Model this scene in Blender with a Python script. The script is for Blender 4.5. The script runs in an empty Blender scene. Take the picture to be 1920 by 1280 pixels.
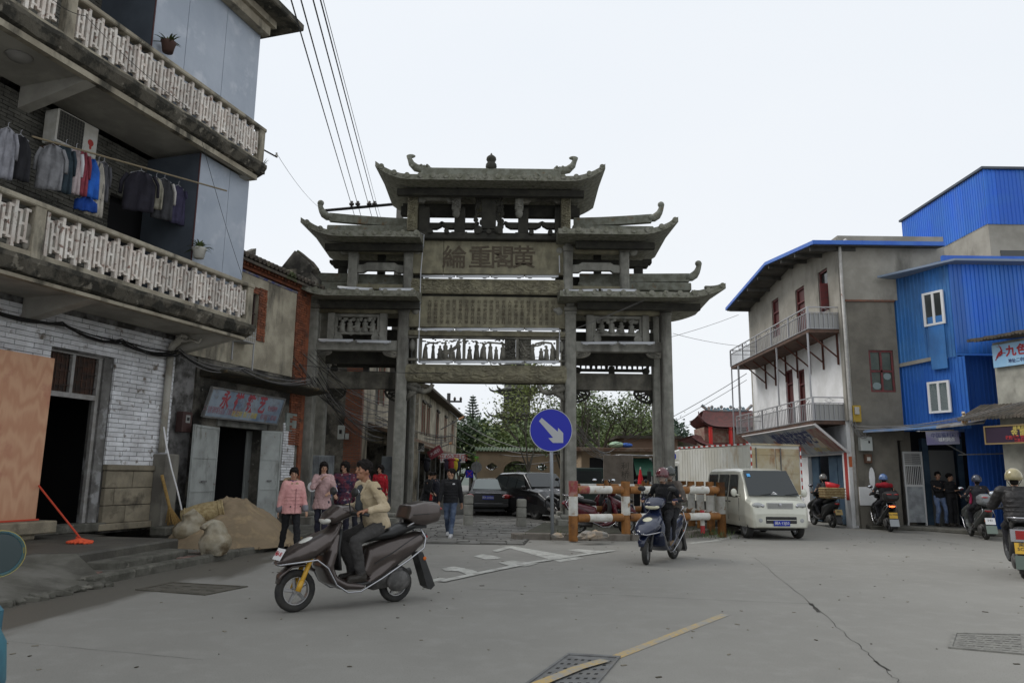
import bpy, bmesh, math, random
from math import sin, cos, pi, radians as R_, sqrt, atan2, hypot
from mathutils import Vector as V, Matrix as M, noise as NZ
random.seed(7)
SC = bpy.context.scene
COL = SC.collection
# ---------------------------------------------------------------- camera
F_PX, CAMZ, PITCH, ROLL = 1400.0, 1.6, R_(10.12), R_(0.7)
cr, sr = cos(ROLL), sin(ROLL)
_R0, _U0, _F0 = V((1, 0, 0)), V((0, -sin(PITCH), cos(PITCH))), V((0, cos(PITCH), sin(PITCH)))
_R, _U = _R0 * cr + _U0 * sr, _U0 * cr - _R0 * sr
cam = bpy.data.cameras.new('camera')
cam.sensor_width = 36.0; cam.lens = 36.0 * F_PX / 1920.0
cam.clip_start = .05; cam.clip_end = 2000
camo = bpy.data.objects.new('camera', cam); COL.objects.link(camo)
camo.matrix_world = M(((_R.x, _U.x, -_F0.x, 0), (_R.y, _U.y, -_F0.y, 0), (_R.z, _U.z, -_F0.z, CAMZ), (0, 0, 0, 1)))
SC.camera = camo
# ---------------------------------------------------------------- sky, sun, exposure
w = bpy.data.worlds.new('World'); SC.world = w; w.use_nodes = True
nt = w.node_tree; nt.nodes.clear()
SUN_EL, SUN_AZ = R_(48), R_(285)
sky = nt.nodes.new('ShaderNodeTexSky'); sky.sky_type = 'NISHITA'; sky.sun_disc = False
sky.sun_elevation = SUN_EL; sky.sun_rotation = SUN_AZ; sky.dust_density = 4; sky.air_density = 1.2
sc1 = nt.nodes.new('ShaderNodeVectorMath'); sc1.operation = 'SCALE'; sc1.inputs['Scale'].default_value = .10
nt.links.new(sky.outputs[0], sc1.inputs[0])
tc = nt.nodes.new('ShaderNodeTexCoord')
cl = nt.nodes.new('ShaderNodeTexNoise'); cl.inputs['Scale'].default_value = 1.1; cl.inputs['Detail'].default_value = 4
mp = nt.nodes.new('ShaderNodeMapping'); mp.inputs['Scale'].default_value = (1, 1, 2.2)
nt.links.new(tc.outputs['Generated'], mp.inputs[0]); nt.links.new(mp.outputs[0], cl.inputs[0])
cm = nt.nodes.new('ShaderNodeMix'); cm.data_type = 'RGBA'
cm.inputs[6].default_value = (.80, .86, .93, 1); cm.inputs[7].default_value = (.93, .945, .965, 1)
nt.links.new(cl.outputs[0], cm.inputs[0])
mx = nt.nodes.new('ShaderNodeMix'); mx.data_type = 'RGBA'; mx.inputs[0].default_value = .93
nt.links.new(sc1.outputs[0], mx.inputs[6]); nt.links.new(cm.outputs[2], mx.inputs[7])
bg = nt.nodes.new('ShaderNodeBackground'); bg.inputs[1].default_value = .98
wo = nt.nodes.new('ShaderNodeOutputWorld')
nt.links.new(mx.outputs[2], bg.inputs[0]); nt.links.new(bg.outputs[0], wo.inputs[0])
sl = bpy.data.lights.new('sun', 'SUN'); sl.energy = 1.5; sl.angle = R_(22); sl.color = (1, .975, .94)
so = bpy.data.objects.new('sun', sl); COL.objects.link(so)
so.rotation_euler = (R_(90) - SUN_EL, 0, pi - SUN_AZ)
SC.view_settings.view_transform = 'Standard'; SC.view_settings.look = 'None'
SC.view_settings.exposure = 0.12; SC.view_settings.gamma = 1.0; SC.view_settings.use_curve_mapping = False

# ---------------------------------------------------------------- measuring helpers (points of real planes in the place)
def ray(px, py):
    return _R * ((px - 960) / F_PX) + _U * ((640 - py) / F_PX) + _F0
def P(px, py, Y):                      # point at depth Y
    d = ray(px, py); k = Y / d.y
    return V((d.x * k, Y, CAMZ + d.z * k))
def G(px, py, z=0.0):                  # point on the level z
    d = ray(px, py); k = (z - CAMZ) / d.z
    return V((d.x * k, d.y * k, z))
class Fr:                              # upright plane: local x along it, local y behind it, z up
    def __init__(s, x, y, ang):
        s.o = V((x, y, 0)); s.a = ang; s.u = V((cos(ang), sin(ang), 0)); s.n = V((-sin(ang), cos(ang), 0))
    def at(s, px, py, d=0.0):          # (u, z) of a sight on the plane moved d towards the viewer's side (-n)
        r = ray(px, py); o = s.o - s.n * d
        k = (o - V((0, 0, 0))).dot(s.n) / r.dot(s.n)
        p = r * k; return (p - o).dot(s.u), CAMZ + p.z
    def w(s, u, y, z=0.0): return s.o + s.u * u + s.n * y + V((0, 0, z))
    def loc(s, p): q = p - s.o; return V((q.dot(s.u), q.dot(s.n), p.z))
# ---------------------------------------------------------------- object helpers
def thing(name, label, cat, loc=(0, 0, 0), rz=0.0, group=None, kind=None):
    o = bpy.data.objects.new(name, None); COL.objects.link(o); o.empty_display_size = .2
    o.location = loc; o.rotation_euler = (0, 0, rz)
    return tag(o, label, cat, group, kind)
def tag(o, label=None, cat=None, group=None, kind=None):
    if label: o['label'] = label
    if cat: o['category'] = cat
    if group: o['group'] = group
    if kind: o['kind'] = kind
    return o
def clone(o, parent=None, loc=None, rz=None):
    c = o.copy(); COL.objects.link(c)
    if parent: c.parent = parent
    if loc is not None: c.location = loc
    if rz is not None: c.rotation_euler = (0, 0, rz)
    for ch in [x for x in KIDS.get(o.name, [])]: clone(ch, c)
    reg(c, parent); return c
KIDS = {}
def reg(o, p):
    if p is not None: KIDS.setdefault(p.name, []).append(o)
class B:                               # collects shapes into one mesh
    def __init__(s): s.v = []; s.f = []
    def add(s, vs, fs):
        n = len(s.v); s.v += [tuple(p) for p in vs]; s.f += [tuple(i + n for i in f) for f in fs]; return s
    def box(s, x0, y0, z0, x1, y1, z1):
        return s.add([(x0, y0, z0), (x1, y0, z0), (x1, y1, z0), (x0, y1, z0), (x0, y0, z1), (x1, y0, z1), (x1, y1, z1), (x0, y1, z1)],
            [(0, 3, 2, 1), (4, 5, 6, 7), (0, 1, 5, 4), (1, 2, 6, 5), (2, 3, 7, 6), (3, 0, 4, 7)])
    def cb(s, c, d, rot=None):         # centred box, rot = Matrix or (rx,ry,rz)
        if rot is None: rot = M.Identity(3)
        elif not isinstance(rot, M): rot = M.Rotation(rot[2], 3, 'Z') @ M.Rotation(rot[1], 3, 'Y') @ M.Rotation(rot[0], 3, 'X')
        c = V(c); h = V(d) / 2
        vs = [c + rot @ V((h.x * a, h.y * b, h.z * e)) for e in (-1, 1) for a, b in ((-1, -1), (1, -1), (1, 1), (-1, 1))]
        return s.add(vs, [(0, 3, 2, 1), (4, 5, 6, 7), (0, 1, 5, 4), (1, 2, 6, 5), (2, 3, 7, 6), (3, 0, 4, 7)])
    def prism(s, pts, a, b, ax='y'):   # polygon pts (p,q): ax y -> (x,z); ax x -> (y,z); ax z -> (x,y)
        def mk(p, t): return (p[0], t, p[1]) if ax == 'y' else ((t, p[0], p[1]) if ax == 'x' else (p[0], p[1], t))
        n = len(pts); vs = [mk(p, a) for p in pts] + [mk(p, b) for p in pts]
        fs = [tuple(range(n - 1, -1, -1)), tuple(range(n, 2 * n))] + [(i, (i + 1) % n, n + (i + 1) % n, n + i) for i in range(n)]
        return s.add(vs, fs)
    def tube(s, pts, r, n=6, cap=True, ry=None, up=None, close=False):
        pts = [V(p) for p in pts]; m = len(pts)
        rs = r if isinstance(r, (list, tuple)) else [r] * m
        rys = ry if isinstance(ry, (list, tuple)) else ([ry] * m if ry else rs)
        T = []
        for i in range(m):
            a = pts[i - 1] if (i or close) else pts[0]; b = pts[(i + 1) % m] if (i < m - 1 or close) else pts[-1]
            t = (b - a); T.append(t.normalized() if t.length > 1e-9 else V((0, 0, 1)))
        u = V(up) if up else (V((0, 0, 1)) if abs(T[0].z) < .9 else V((1, 0, 0)))
        vs = []
        for i in range(m):
            x = T[i].cross(u)
            if x.length < 1e-5: x = T[i].orthogonal()
            x.normalize(); y = x.cross(T[i]).normalized()
            if not up: u = y
            vs += [pts[i] + x * (cos(2 * pi * k / n) * rs[i]) + y * (sin(2 * pi * k / n) * rys[i]) for k in range(n)]
        fs = [(i * n + k, i * n + (k + 1) % n, (i + 1) % m * n + (k + 1) % n, (i + 1) % m * n + k) for i in range(m if close else m - 1) for k in range(n)]
        if cap and not close: fs += [tuple(range(n - 1, -1, -1)), tuple(range((m - 1) * n, m * n))]
        return s.add(vs, fs)
    def rings(s, rg, cap=True, close=False):
        n = len(rg[0]); m = len(rg); vs = [p for r in rg for p in r]
        fs = [(i * n + k, i * n + (k + 1) % n, (i + 1) % m * n + (k + 1) % n, (i + 1) % m * n + k) for i in range(m if close else m - 1) for k in range(n)]
        if cap and not close: fs += [tuple(range(n - 1, -1, -1)), tuple(range((m - 1) * n, m * n))]
        return s.add(vs, fs)
    def lathe(s, prof, c=(0, 0, 0), n=16, ax='z', a0=0, a1=2 * pi):
        c = V(c); full = abs(a1 - a0 - 2 * pi) < 1e-6; k = n if full else n + 1
        def mk(r, z, a):
            x, y = r * cos(a), r * sin(a)
            return c + (V((x, y, z)) if ax == 'z' else (V((x, z, y)) if ax == 'y' else V((z, x, y))))
        vs = [mk(r, z, a0 + (a1 - a0) * j / n) for r, z in prof for j in range(k)]
        fs = []
        for i in range(len(prof) - 1):
            for j in range(n):
                q = (j + 1) % k; fs.append((i * k + j, i * k + q, (i + 1) * k + q, (i + 1) * k + j))
        return s.add(vs, fs)
    def ell(s, c, r, n=12, m=8, rot=None):
        c = V(c); rot = rot or M.Identity(3)
        if not hasattr(r, '__len__'): r = (r, r, r)
        vs = [c + rot @ V((0, 0, -r[2]))]
        for i in range(1, m):
            a = -pi / 2 + pi * i / m
            vs += [c + rot @ V((r[0] * cos(a) * cos(2 * pi * j / n), r[1] * cos(a) * sin(2 * pi * j / n), r[2] * sin(a))) for j in range(n)]
        vs.append(c + rot @ V((0, 0, r[2])))
        fs = [(0, 1 + (j + 1) % n, 1 + j) for j in range(n)]
        for i in range(m - 2): fs += [(1 + i * n + j, 1 + i * n + (j + 1) % n, 1 + (i + 1) * n + (j + 1) % n, 1 + (i + 1) * n + j) for j in range(n)]
        L = 1 + (m - 2) * n; fs += [(L + j, L + (j + 1) % n, len(vs) - 1) for j in range(n)]
        return s.add(vs, fs)
    def cap_(s, a, b, ra, rb, n=10):   # tapered capsule
        a = V(a); b = V(b); s.ell(a, ra, n, 6); s.ell(b, rb, n, 6)
        if (b - a).length > 1e-4: s.tube([a, b], [ra, rb], n)
        return s
    def grid(s, fn, nu, nv):
        vs = [fn(i / nu, j / nv) for j in range(nv + 1) for i in range(nu + 1)]
        return s.add(vs, [(j * (nu + 1) + i, j * (nu + 1) + i + 1, (j + 1) * (nu + 1) + i + 1, (j + 1) * (nu + 1) + i) for j in range(nv) for i in range(nu)])
    def mesh(s, name, m=None):
        me = bpy.data.meshes.new(name); me.from_pydata(s.v, [], s.f)
        if m: me.materials.append(m)
        return me
    def build(s, name, m, parent=None, smooth=False, bevel=0, seg=1, sub=0, solid=0, fix=False, loc=None, rz=None, vox=0, sm=0, disp=0, dsz=.1):
        me = s.mesh(name, m)
        if fix:
            bm = bmesh.new(); bm.from_mesh(me); bmesh.ops.recalc_face_normals(bm, faces=bm.faces); bm.to_mesh(me); bm.free()
        return link(name, me, parent, smooth, bevel, seg, sub, solid, loc, rz, vox, sm, disp, dsz)
def link(name, me, parent=None, smooth=False, bevel=0, seg=1, sub=0, solid=0, loc=None, rz=None, vox=0, sm=0, disp=0, dsz=.1):
    o = bpy.data.objects.new(name, me); COL.objects.link(o)
    if parent is not None: o.parent = parent; reg(o, parent)
    if loc is not None: o.location = loc
    if rz is not None: o.rotation_euler = (0, 0, rz)
    if smooth or vox: me.polygons.foreach_set('use_smooth', [True] * len(me.polygons))
    if solid: md = o.modifiers.new('s', 'SOLIDIFY'); md.thickness = solid; md.offset = 0
    if vox:
        md = o.modifiers.new('r', 'REMESH'); md.mode = 'VOXEL'; md.voxel_size = vox; md.use_smooth_shade = True
        if sm: md = o.modifiers.new('m', 'SMOOTH'); md.iterations = sm; md.factor = .5
        if disp:
            md = o.modifiers.new('d', 'DISPLACE'); md.texture = ctex(dsz); md.strength = disp; md.mid_level = .5; md.texture_coords = 'LOCAL'
    if bevel:
        md = o.modifiers.new('b', 'BEVEL'); md.width = bevel; md.segments = seg; md.limit_method = 'ANGLE'; md.angle_limit = R_(40)
    if sub: md = o.modifiers.new('u', 'SUBSURF'); md.levels = sub; md.render_levels = sub
    return o
_CT = {}
def ctex(sz):
    if sz not in _CT:
        t = bpy.data.textures.new('folds', 'CLOUDS'); t.noise_scale = sz; t.noise_depth = 2; _CT[sz] = t
    return _CT[sz]
def sbox(name, m, parent, x0, y0, z0, x1, y1, z1, bevel=.0, **k):
    cx, cy, cz = (x0 + x1) / 2, (y0 + y1) / 2, (z0 + z1) / 2
    return B().box(x0 - cx, y0 - cy, z0 - cz, x1 - cx, y1 - cy, z1 - cz).build(name, m, parent, bevel=bevel, loc=(cx, cy, cz), **k)
def structure(o): o['kind'] = 'structure'; return o
# ---------------------------------------------------------------- materials
def _n(nt, t, **kw):
    n = nt.nodes.new(t)
    for k, v in kw.items(): setattr(n, k, v)
    return n
def _c(c): return (c[0], c[1], c[2], 1)
_MATS = {}
def mat(name, c, r=.75, m=0, c2=None, s=3, lo=.4, hi=.6, d=None, ds=1.2, dlo=.5, dhi=.7, streak=0, bump=0, bs=40, var=0, spec=.4, coat=0, em=0, obj=False,
        brick=None, wave=None, d2=None, d2s=8, d2lo=.6, d2hi=.7, trans=0, alpha=1):
    if name in _MATS: return _MATS[name]
    mt = bpy.data.materials.new(name); mt.use_nodes = True; nt = mt.node_tree; nt.nodes.clear()
    L = nt.links.new
    out = _n(nt, 'ShaderNodeOutputMaterial'); bs_ = _n(nt, 'ShaderNodeBsdfPrincipled'); L(bs_.outputs[0], out.inputs[0])
    I = bs_.inputs; I['Roughness'].default_value = r; I['Metallic'].default_value = m; I['Specular IOR Level'].default_value = spec
    I['Coat Weight'].default_value = coat; I['Coat Roughness'].default_value = .08
    I['Transmission Weight'].default_value = trans; I['Alpha'].default_value = alpha
    if obj: pos = _n(nt, 'ShaderNodeTexCoord').outputs['Object']
    else: pos = _n(nt, 'ShaderNodeNewGeometry').outputs['Position']
    def noise(sc, st=0, det=6, ro=.6):
        n = _n(nt, 'ShaderNodeTexNoise'); n.inputs['Scale'].default_value = sc; n.inputs['Detail'].default_value = det; n.inputs['Roughness'].default_value = ro
        if st:
            q = _n(nt, 'ShaderNodeMapping'); q.inputs['Scale'].default_value = (1, 1, st); L(pos, q.inputs[0]); L(q.outputs[0], n.inputs[0])
        else: L(pos, n.inputs[0])
        return n.outputs[0]
    def ramp(x, a, b):
        q = _n(nt, 'ShaderNodeMapRange'); q.inputs[1].default_value = a; q.inputs[2].default_value = b; q.clamp = True; L(x, q.inputs[0]); return q.outputs[0]
    def mix(f, a, b):
        q = _n(nt, 'ShaderNodeMix', data_type='RGBA')
        if isinstance(f, float): q.inputs[0].default_value = f
        else: L(f, q.inputs[0])
        for x, i in ((a, 6), (b, 7)):
            if isinstance(x, tuple): q.inputs[i].default_value = _c(x)
            else: L(x, q.inputs[i])
        return q.outputs[2]
    col = tuple(c)
    hgt = None
    if brick:                          # (width, height, mortar colour, mortar size, second colour)
        tcn = _n(nt, 'ShaderNodeTexCoord'); sp = _n(nt, 'ShaderNodeSeparateXYZ'); L(tcn.outputs['Object'], sp.inputs[0])
        ad = _n(nt, 'ShaderNodeMath', operation='ADD'); L(sp.outputs[0], ad.inputs[0]); L(sp.outputs[1], ad.inputs[1])
        cb = _n(nt, 'ShaderNodeCombineXYZ'); L(ad.outputs[0], cb.inputs[0]); L(sp.outputs[2], cb.inputs[1])
        bt = _n(nt, 'ShaderNodeTexBrick'); L(cb.outputs[0], bt.inputs[0]); bt.inputs['Scale'].default_value = 1
        bt.inputs['Brick Width'].default_value = brick[0]; bt.inputs['Row Height'].default_value = brick[1]; bt.inputs['Mortar Size'].default_value = brick[3]
        bt.inputs['Color1'].default_value = _c(c); bt.inputs['Color2'].default_value = _c(brick[4]); bt.inputs['Mortar'].default_value = _c(brick[2])
        col = bt.outputs[0]; hgt = bt.outputs[1]
    if wave:                           # wood-like figure: (scale, distortion, second colour)
        wv = _n(nt, 'ShaderNodeTexWave'); wv.inputs['Scale'].default_value = wave[0]; wv.inputs['Distortion'].default_value = wave[1]
        wv.inputs['Detail'].default_value = 3; wv.inputs['Detail Scale'].default_value = 1.2; wv.wave_type = 'RINGS'
        q = _n(nt, 'ShaderNodeMapping'); q.inputs['Scale'].default_value = (1, 1, .28); q.inputs['Location'].default_value = (.5, .2, .3)
        L(_n(nt, 'ShaderNodeTexCoord').outputs['Object'], q.inputs[0]); L(q.outputs[0], wv.inputs[0]); col = mix(wv.outputs['Fac'] if 'Fac' in wv.outputs else wv.outputs[1], col, wave[2])
    if c2: col = mix(ramp(noise(s), lo, hi), col, tuple(c2))
    if d: col = mix(ramp(noise(ds, streak), dlo, dhi), col, tuple(d))
    if d2: col = mix(ramp(noise(d2s, 0, 8, .7), d2lo, d2hi), col, tuple(d2))
    if var:
        oi = _n(nt, 'ShaderNodeObjectInfo'); q = _n(nt, 'ShaderNodeMapRange'); q.inputs[3].default_value = 1 - var; q.inputs[4].default_value = 1 + var
        L(oi.outputs['Random'], q.inputs[0]); h = _n(nt, 'ShaderNodeHueSaturation'); L(q.outputs[0], h.inputs['Value'])
        if isinstance(col, tuple): h.inputs['Color'].default_value = _c(col)
        else: L(col, h.inputs['Color'])
        col = h.outputs[0]
    if isinstance(col, tuple): I['Base Color'].default_value = _c(col)
    else: L(col, I['Base Color'])
    if em: I['Emission Color'].default_value = _c(c); I['Emission Strength'].default_value = em
    if bump or hgt:
        bp = _n(nt, 'ShaderNodeBump'); bp.inputs['Strength'].default_value = bump or .5; bp.inputs['Distance'].default_value = .02
        if hgt is not None: bp.invert = True; L(hgt, bp.inputs['Height'])
        else: L(noise(bs, 0, 6, .65), bp.inputs['Height'])
        L(bp.outputs[0], I['Normal'])
    _MATS[name] = mt; return mt
def sr(h):                             # display colour '#rrggbb' of a flat print to linear
    h = h.lstrip('#'); return tuple((int(h[i:i + 2], 16) / 255) ** 2.2 for i in (0, 2, 4))
def text(s, size, m, parent, loc, rot=(pi / 2, 0, 0), ext=.004, name='lettering', sx=1, align='CENTER', bold=0, sp=1, lab=None):
    cu = bpy.data.curves.new(name, 'FONT'); cu.body = s; cu.size = size; cu.extrude = ext; cu.align_x = align; cu.align_y = 'CENTER'; cu.offset = bold; cu.space_character = sp
    cu.resolution_u = 2
    t = bpy.data.objects.new('tmp', cu); COL.objects.link(t)
    dg = bpy.context.evaluated_depsgraph_get(); dg.update()
    me = bpy.data.meshes.new_from_object(t.evaluated_get(dg)); bpy.data.objects.remove(t)
    me.name = name; me.materials.clear(); me.materials.append(m)
    o = link(name, me, parent, loc=loc); o.rotation_euler = rot; o.scale = (sx, 1, 1)
    if lab: o['label'] = lab
    return o
# ================================================================ ground
def ground_mat():
    m = mat('road_concrete', (.25, .243, .22), .85, c2=(.222, .215, .194), s=.5, lo=.35, hi=.65, d=(.268, .26, .236), ds=3.2, dlo=.5, dhi=.75, bump=.25, bs=90, d2=(.13, .125, .112), d2s=75, d2lo=.55, d2hi=.66)
    nt = m.node_tree; L = nt.links.new; bs = [n for n in nt.nodes if n.type == 'BSDF_PRINCIPLED'][0]
    col = bs.inputs['Base Color'].links[0].from_socket
    g = nt.nodes.new('ShaderNodeNewGeometry'); sp = nt.nodes.new('ShaderNodeSeparateXYZ'); L(g.outputs['Position'], sp.inputs[0])
    # wet mud that follows the kerb: x + 5.03 - .13*(y-16) measured from the kerb line
    def mth(op, a, b):
        n = nt.nodes.new('ShaderNodeMath'); n.operation = op
        for i, x in enumerate((a, b)):
            if isinstance(x, (int, float)): n.inputs[i].default_value = x
            else: L(x, n.inputs[i])
        return n.outputs[0]
    dist = mth('SUBTRACT', mth('ADD', sp.outputs[0], 5.03), mth('MULTIPLY', mth('SUBTRACT', sp.outputs[1], 16), .13))
    nz = nt.nodes.new('ShaderNodeTexNoise'); nz.inputs['Scale'].default_value = .9; nz.inputs['Detail'].default_value = 6
    mp = nt.nodes.new('ShaderNodeMapping'); mp.inputs['Scale'].default_value = (1.6, .5, 1); L(g.outputs['Position'], mp.inputs[0]); L(mp.outputs[0], nz.inputs[0])
    e = mth('ADD', dist, mth('MULTIPLY', mth('SUBTRACT', nz.outputs[0], .5), 2.2))
    r = nt.nodes.new('ShaderNodeMapRange'); r.inputs[1].default_value = 1.15; r.inputs[2].default_value = .75; r.clamp = True; L(e, r.inputs[0])
    mx = nt.nodes.new('ShaderNodeMix'); mx.data_type = 'RGBA'; L(mth('MULTIPLY', r.outputs[0], .85), mx.inputs[0]); L(col, mx.inputs[6]); mx.inputs[7].default_value = (.085, .078, .062, 1)
    L(mx.outputs[2], bs.inputs['Base Color'])
    r2 = nt.nodes.new('ShaderNodeMapRange'); r2.inputs[3].default_value = .85; r2.inputs[4].default_value = .55; L(r.outputs[0], r2.inputs[0]); L(r2.outputs[0], bs.inputs['Roughness'])
    return m
ROADM = ground_mat()
EARTH = mat('dark_earth', (.07, .062, .045), .95, c2=(.045, .05, .03), s=1.5, bump=1, bs=20)
road = structure(B().add([(-300, -10, 0), (300, -10, 0), (300, 400, 0), (-300, 400, 0)], [(0, 1, 2, 3)]).build('road', ROADM))
PAVEM = mat('worn_paving_concrete', (.16, .155, .135), .88, c2=(.1, .097, .08), s=1.3, d=(.055, .052, .042), ds=1.1, dlo=.5, dhi=.68, bump=.6, bs=30)
WETM = mat('damp_concrete', (.085, .08, .068), .6, c2=(.06, .056, .047), s=1.6, d=(.13, .125, .1), ds=1.4, dlo=.55, dhi=.7, bump=.5, bs=25)
CRUMB = mat('crumbling_concrete', (.13, .125, .105), .95, c2=(.07, .068, .055), s=3, d=(.2, .19, .16), ds=5, dlo=.6, dhi=.7, bump=1, bs=18)
REDT = mat('red_pavers', (.2, .12, .1), .85, c2=(.14, .1, .085), s=3, d=(.1, .09, .075), ds=3, dlo=.45, dhi=.65, bump=.5, bs=40, var=.2)
# left pavement: low strip, raised platform, step, ramp
plat = structure(B().prism([(-12, 2), (-7.7, 2), (-7.05, 11.5), (-6.45, 11.62), (-6.15, 14.35), (-8.9, 14.9), (-12, 14.9)], -.1, .36, 'z').build('pavement_platform', WETM, bevel=.03))
stp = structure(B().prism([(-6.62, 11.75), (-5.98, 11.9), (-5.75, 13.85), (-6.3, 14.1)], -.1, .22, 'z').build('step', CRUMB, bevel=.03, seg=2))
pav = structure(B().prism([(-9.5, 11.0), (-5.95, 10.8), (-5.1, 16), (-5.0, 22.4), (-9.5, 22.4)], -.1, .10, 'z').build('pavement', PAVEM))
rmp = B(); rmp.add([(-7.72, 2, .355), (-7.03, 11.5, .355), (-6.5, 11.62, .355), (-5.72, 11.05, .04), (-6.35, 8.0, .04), (-7.3, 2, .04), (-7.2, 2, -.1), (-6.25, 8, -.1), (-5.62, 11.0, -.1), (-6.5, 11.62, -.1)],
    [(0, 5, 4, 1), (1, 4, 3, 2), (5, 6, 7, 4), (4, 7, 8, 3), (3, 8, 9, 2)])
structure(rmp.build('ramp', PAVEM, fix=True))
rnd = random.Random(4)
b = B()                                # broken concrete lip at the foot of the ramp and kerb
for i in range(70):
    t = i / 70; x = -7.3 + (.95) * min(1, t * 1.1) + .62 * max(0, t - .6) / .4; y = 4 + 7 * t
    x = -6.95 + (y - 4) * .187; b.cb((x + rnd.uniform(-.05, .06), y, .02), (rnd.uniform(.08, .2), rnd.uniform(.08, .22), rnd.uniform(.05, .1)), (rnd.uniform(-.3, .3), rnd.uniform(-.3, .3), rnd.random() * 3))
tag(structure(b.build('broken_lip', CRUMB, bevel=.012)), kind='stuff')
for i in range(11):                    # kerb stones
    t0, t1 = i / 11, (i + 1) / 11
    def kp(t): y = 10.85 + 11 * t; return V((-5.93 + (y - 10.85) * .165 if y < 16 else -5.08, y, 0))
    a, c = kp(t0), kp(t1); d = (c - a); rz = atan2(d.y, d.x)
    bb = B(); bb.box(.01, -.1, -.1, d.length - .01, .1, .13 + rnd.uniform(-.01, .01)); bb.build('kerbstone', CRUMB, pav, bevel=.03, loc=a, rz=rz)
me = B().box(-.1, -.1, 0, .1, .1, .02).mesh('paver', REDT)
for i in range(9):
    for j in range(12):
        x = -6.35 + .21 * i + .08 * (j % 2) * 0 + .032 * (j); y = 11.45 + .212 * j * 1.2
        if x < -5.98 - .0 + (y - 10.85) * .165 - .12 and (x > -5.98 + (y - 11.9) * .115 + .12 or y > 14.1 or y < 11.6) and rnd.random() < .93:
            o = link('paver', me, pav, loc=(x, y, .1 + rnd.uniform(-.012, .006)), rz=.15); o.rotation_euler.x = rnd.uniform(-.03, .03)
# paved lane under the gate: rough stone slabs
SLAB = mat('lane_slab', (.2, .195, .18), .8, c2=(.14, .136, .122), s=2.5, d=(.08, .077, .066), ds=2, dlo=.55, dhi=.7, bump=.5, bs=30, var=.16)
lane = structure(B().prism([(-5.0, 17.9), (0.35, 17.9), (1.0, 24), (1.0, 60), (-5.0, 60)], -.1, .004, 'z').build('lane', mat('lane_joints', (.05, .047, .04), .95, bump=.5)))
for j in range(42):
    y = 17.95 + j * .33 * (1 if j < 20 else 1) ; x = -5.0 + rnd.uniform(0, .3); k = 0
    if y > 30: break
    while x < .9:
        wd = rnd.uniform(.45, .95)
        lim = .33 + (y - 17.9) * .11
        x2 = min(x + wd, lim)
        if x2 - x > .12:
            bb = B(); bb.prism([(x + .012, y + rnd.uniform(.01, .03)), (x2 - .012, y + rnd.uniform(.01, .03)), (x2 - .012 - rnd.uniform(0, .03), y + .33 - rnd.uniform(.01, .03)), (x + .012 + rnd.uniform(0, .03), y + .33 - rnd.uniform(.01, .03))], -.02, .022 + rnd.uniform(0, .02), 'z')
            bb.build('paving_slab', SLAB, lane)
        x += wd
# traffic island
ISL = mat('island_soil', (.09, .082, .066), .95, c2=(.06, .065, .04), s=2, d=(.14, .13, .11), ds=2, dlo=.55, dhi=.7, bump=1, bs=20)
KERB = mat('granite_kerb', (.2, .18, .155), .85, c2=(.14, .125, .105), s=4, bump=.5, bs=50, var=.12)
ip = [G(962, 1010), G(1105, 1013), G(1180, 1013), G(1290, 1007), G(1362, 996)]
ipts = [(p.x, p.y) for p in ip]
rr = [(ipts[-1][0] + .35, ipts[-1][1] + .35), (ipts[-1][0] + .5, ipts[-1][1] + .95), (ipts[-1][0] + .3, ipts[-1][1] + 1.5)]
poly = ipts + rr + [(5.3, 24.5), (1.1, 24.5), (.35, 20)]
island = structure(B().prism(poly, -.1, .12, 'z').build('traffic_island', ISL))
kl = [(.2, 19.0)] + ipts + rr + [(5.5, 24.0)]
for (ax, ay), (bx, by) in zip(kl, kl[1:]):
    L_ = hypot(bx - ax, by - ay); n = max(1, round(L_ / .95)); rz = atan2(by - ay, bx - ax)
    for i in range(n):
        t = i / n; B().box(.006, -.13, -.1, L_ / n - .006, .06, .165).build('kerbstone', KERB, island, bevel=.02, loc=(ax + (bx - ax) * t, ay + (by - ay) * t, 0), rz=rz)
# painted markings
PAINT = mat('worn_white_paint', (.5, .5, .46), .7, c2=(.38, .38, .345), s=5, d=(.28, .27, .245), ds=3.2, dlo=.55, dhi=.62, d2=(.28, .27, .245), d2s=14, d2lo=.55, d2hi=.62)
PAINTY = mat('worn_yellow_paint', (.46, .32, .12), .7, c2=(.38, .3, .16), s=4, d=(.28, .27, .24), ds=3, dlo=.5, dhi=.62, d2=(.28, .27, .245), d2s=24, d2lo=.5, d2hi=.58)
_pz = [.004]
def paint(pts, m=PAINT, z=None):
    _pz[0] += .0012; z = _pz[0]; return B().add([G(a, c, z) for a, c in pts], [tuple(range(len(pts)))]).build('road_marking', m, road, fix=True)
def strip(p, w0, m=PAINT, z=.004, nm='road_marking'):
    b = B(); pts = [G(*a, z) if len(a) == 2 else V(a) for a in p]; vs = []
    for i, a in enumerate(pts):
        t = (pts[min(i + 1, len(pts) - 1)] - pts[max(i - 1, 0)]).normalized(); n = V((-t.y, t.x, 0)) * (w0 / 2 * (1 if not callable(w0) else 1)); vs += [a - n, a + n]
    b.add(vs, [(2 * i, 2 * i + 2, 2 * i + 3, 2 * i + 1) for i in range(len(pts) - 1)]); return b.build(nm, m, road, fix=True)
strip([(826, 1089), (900, 1073), (1000, 1053), (1100, 1038), (1150, 1031)], .16, PAINT, .0145)
paint([(945, 1024), (960, 1023), (1095, 1046), (1050, 1053)]); paint([(1062, 1030), (1085, 1029), (1150, 1033), (1110, 1038)])
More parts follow.
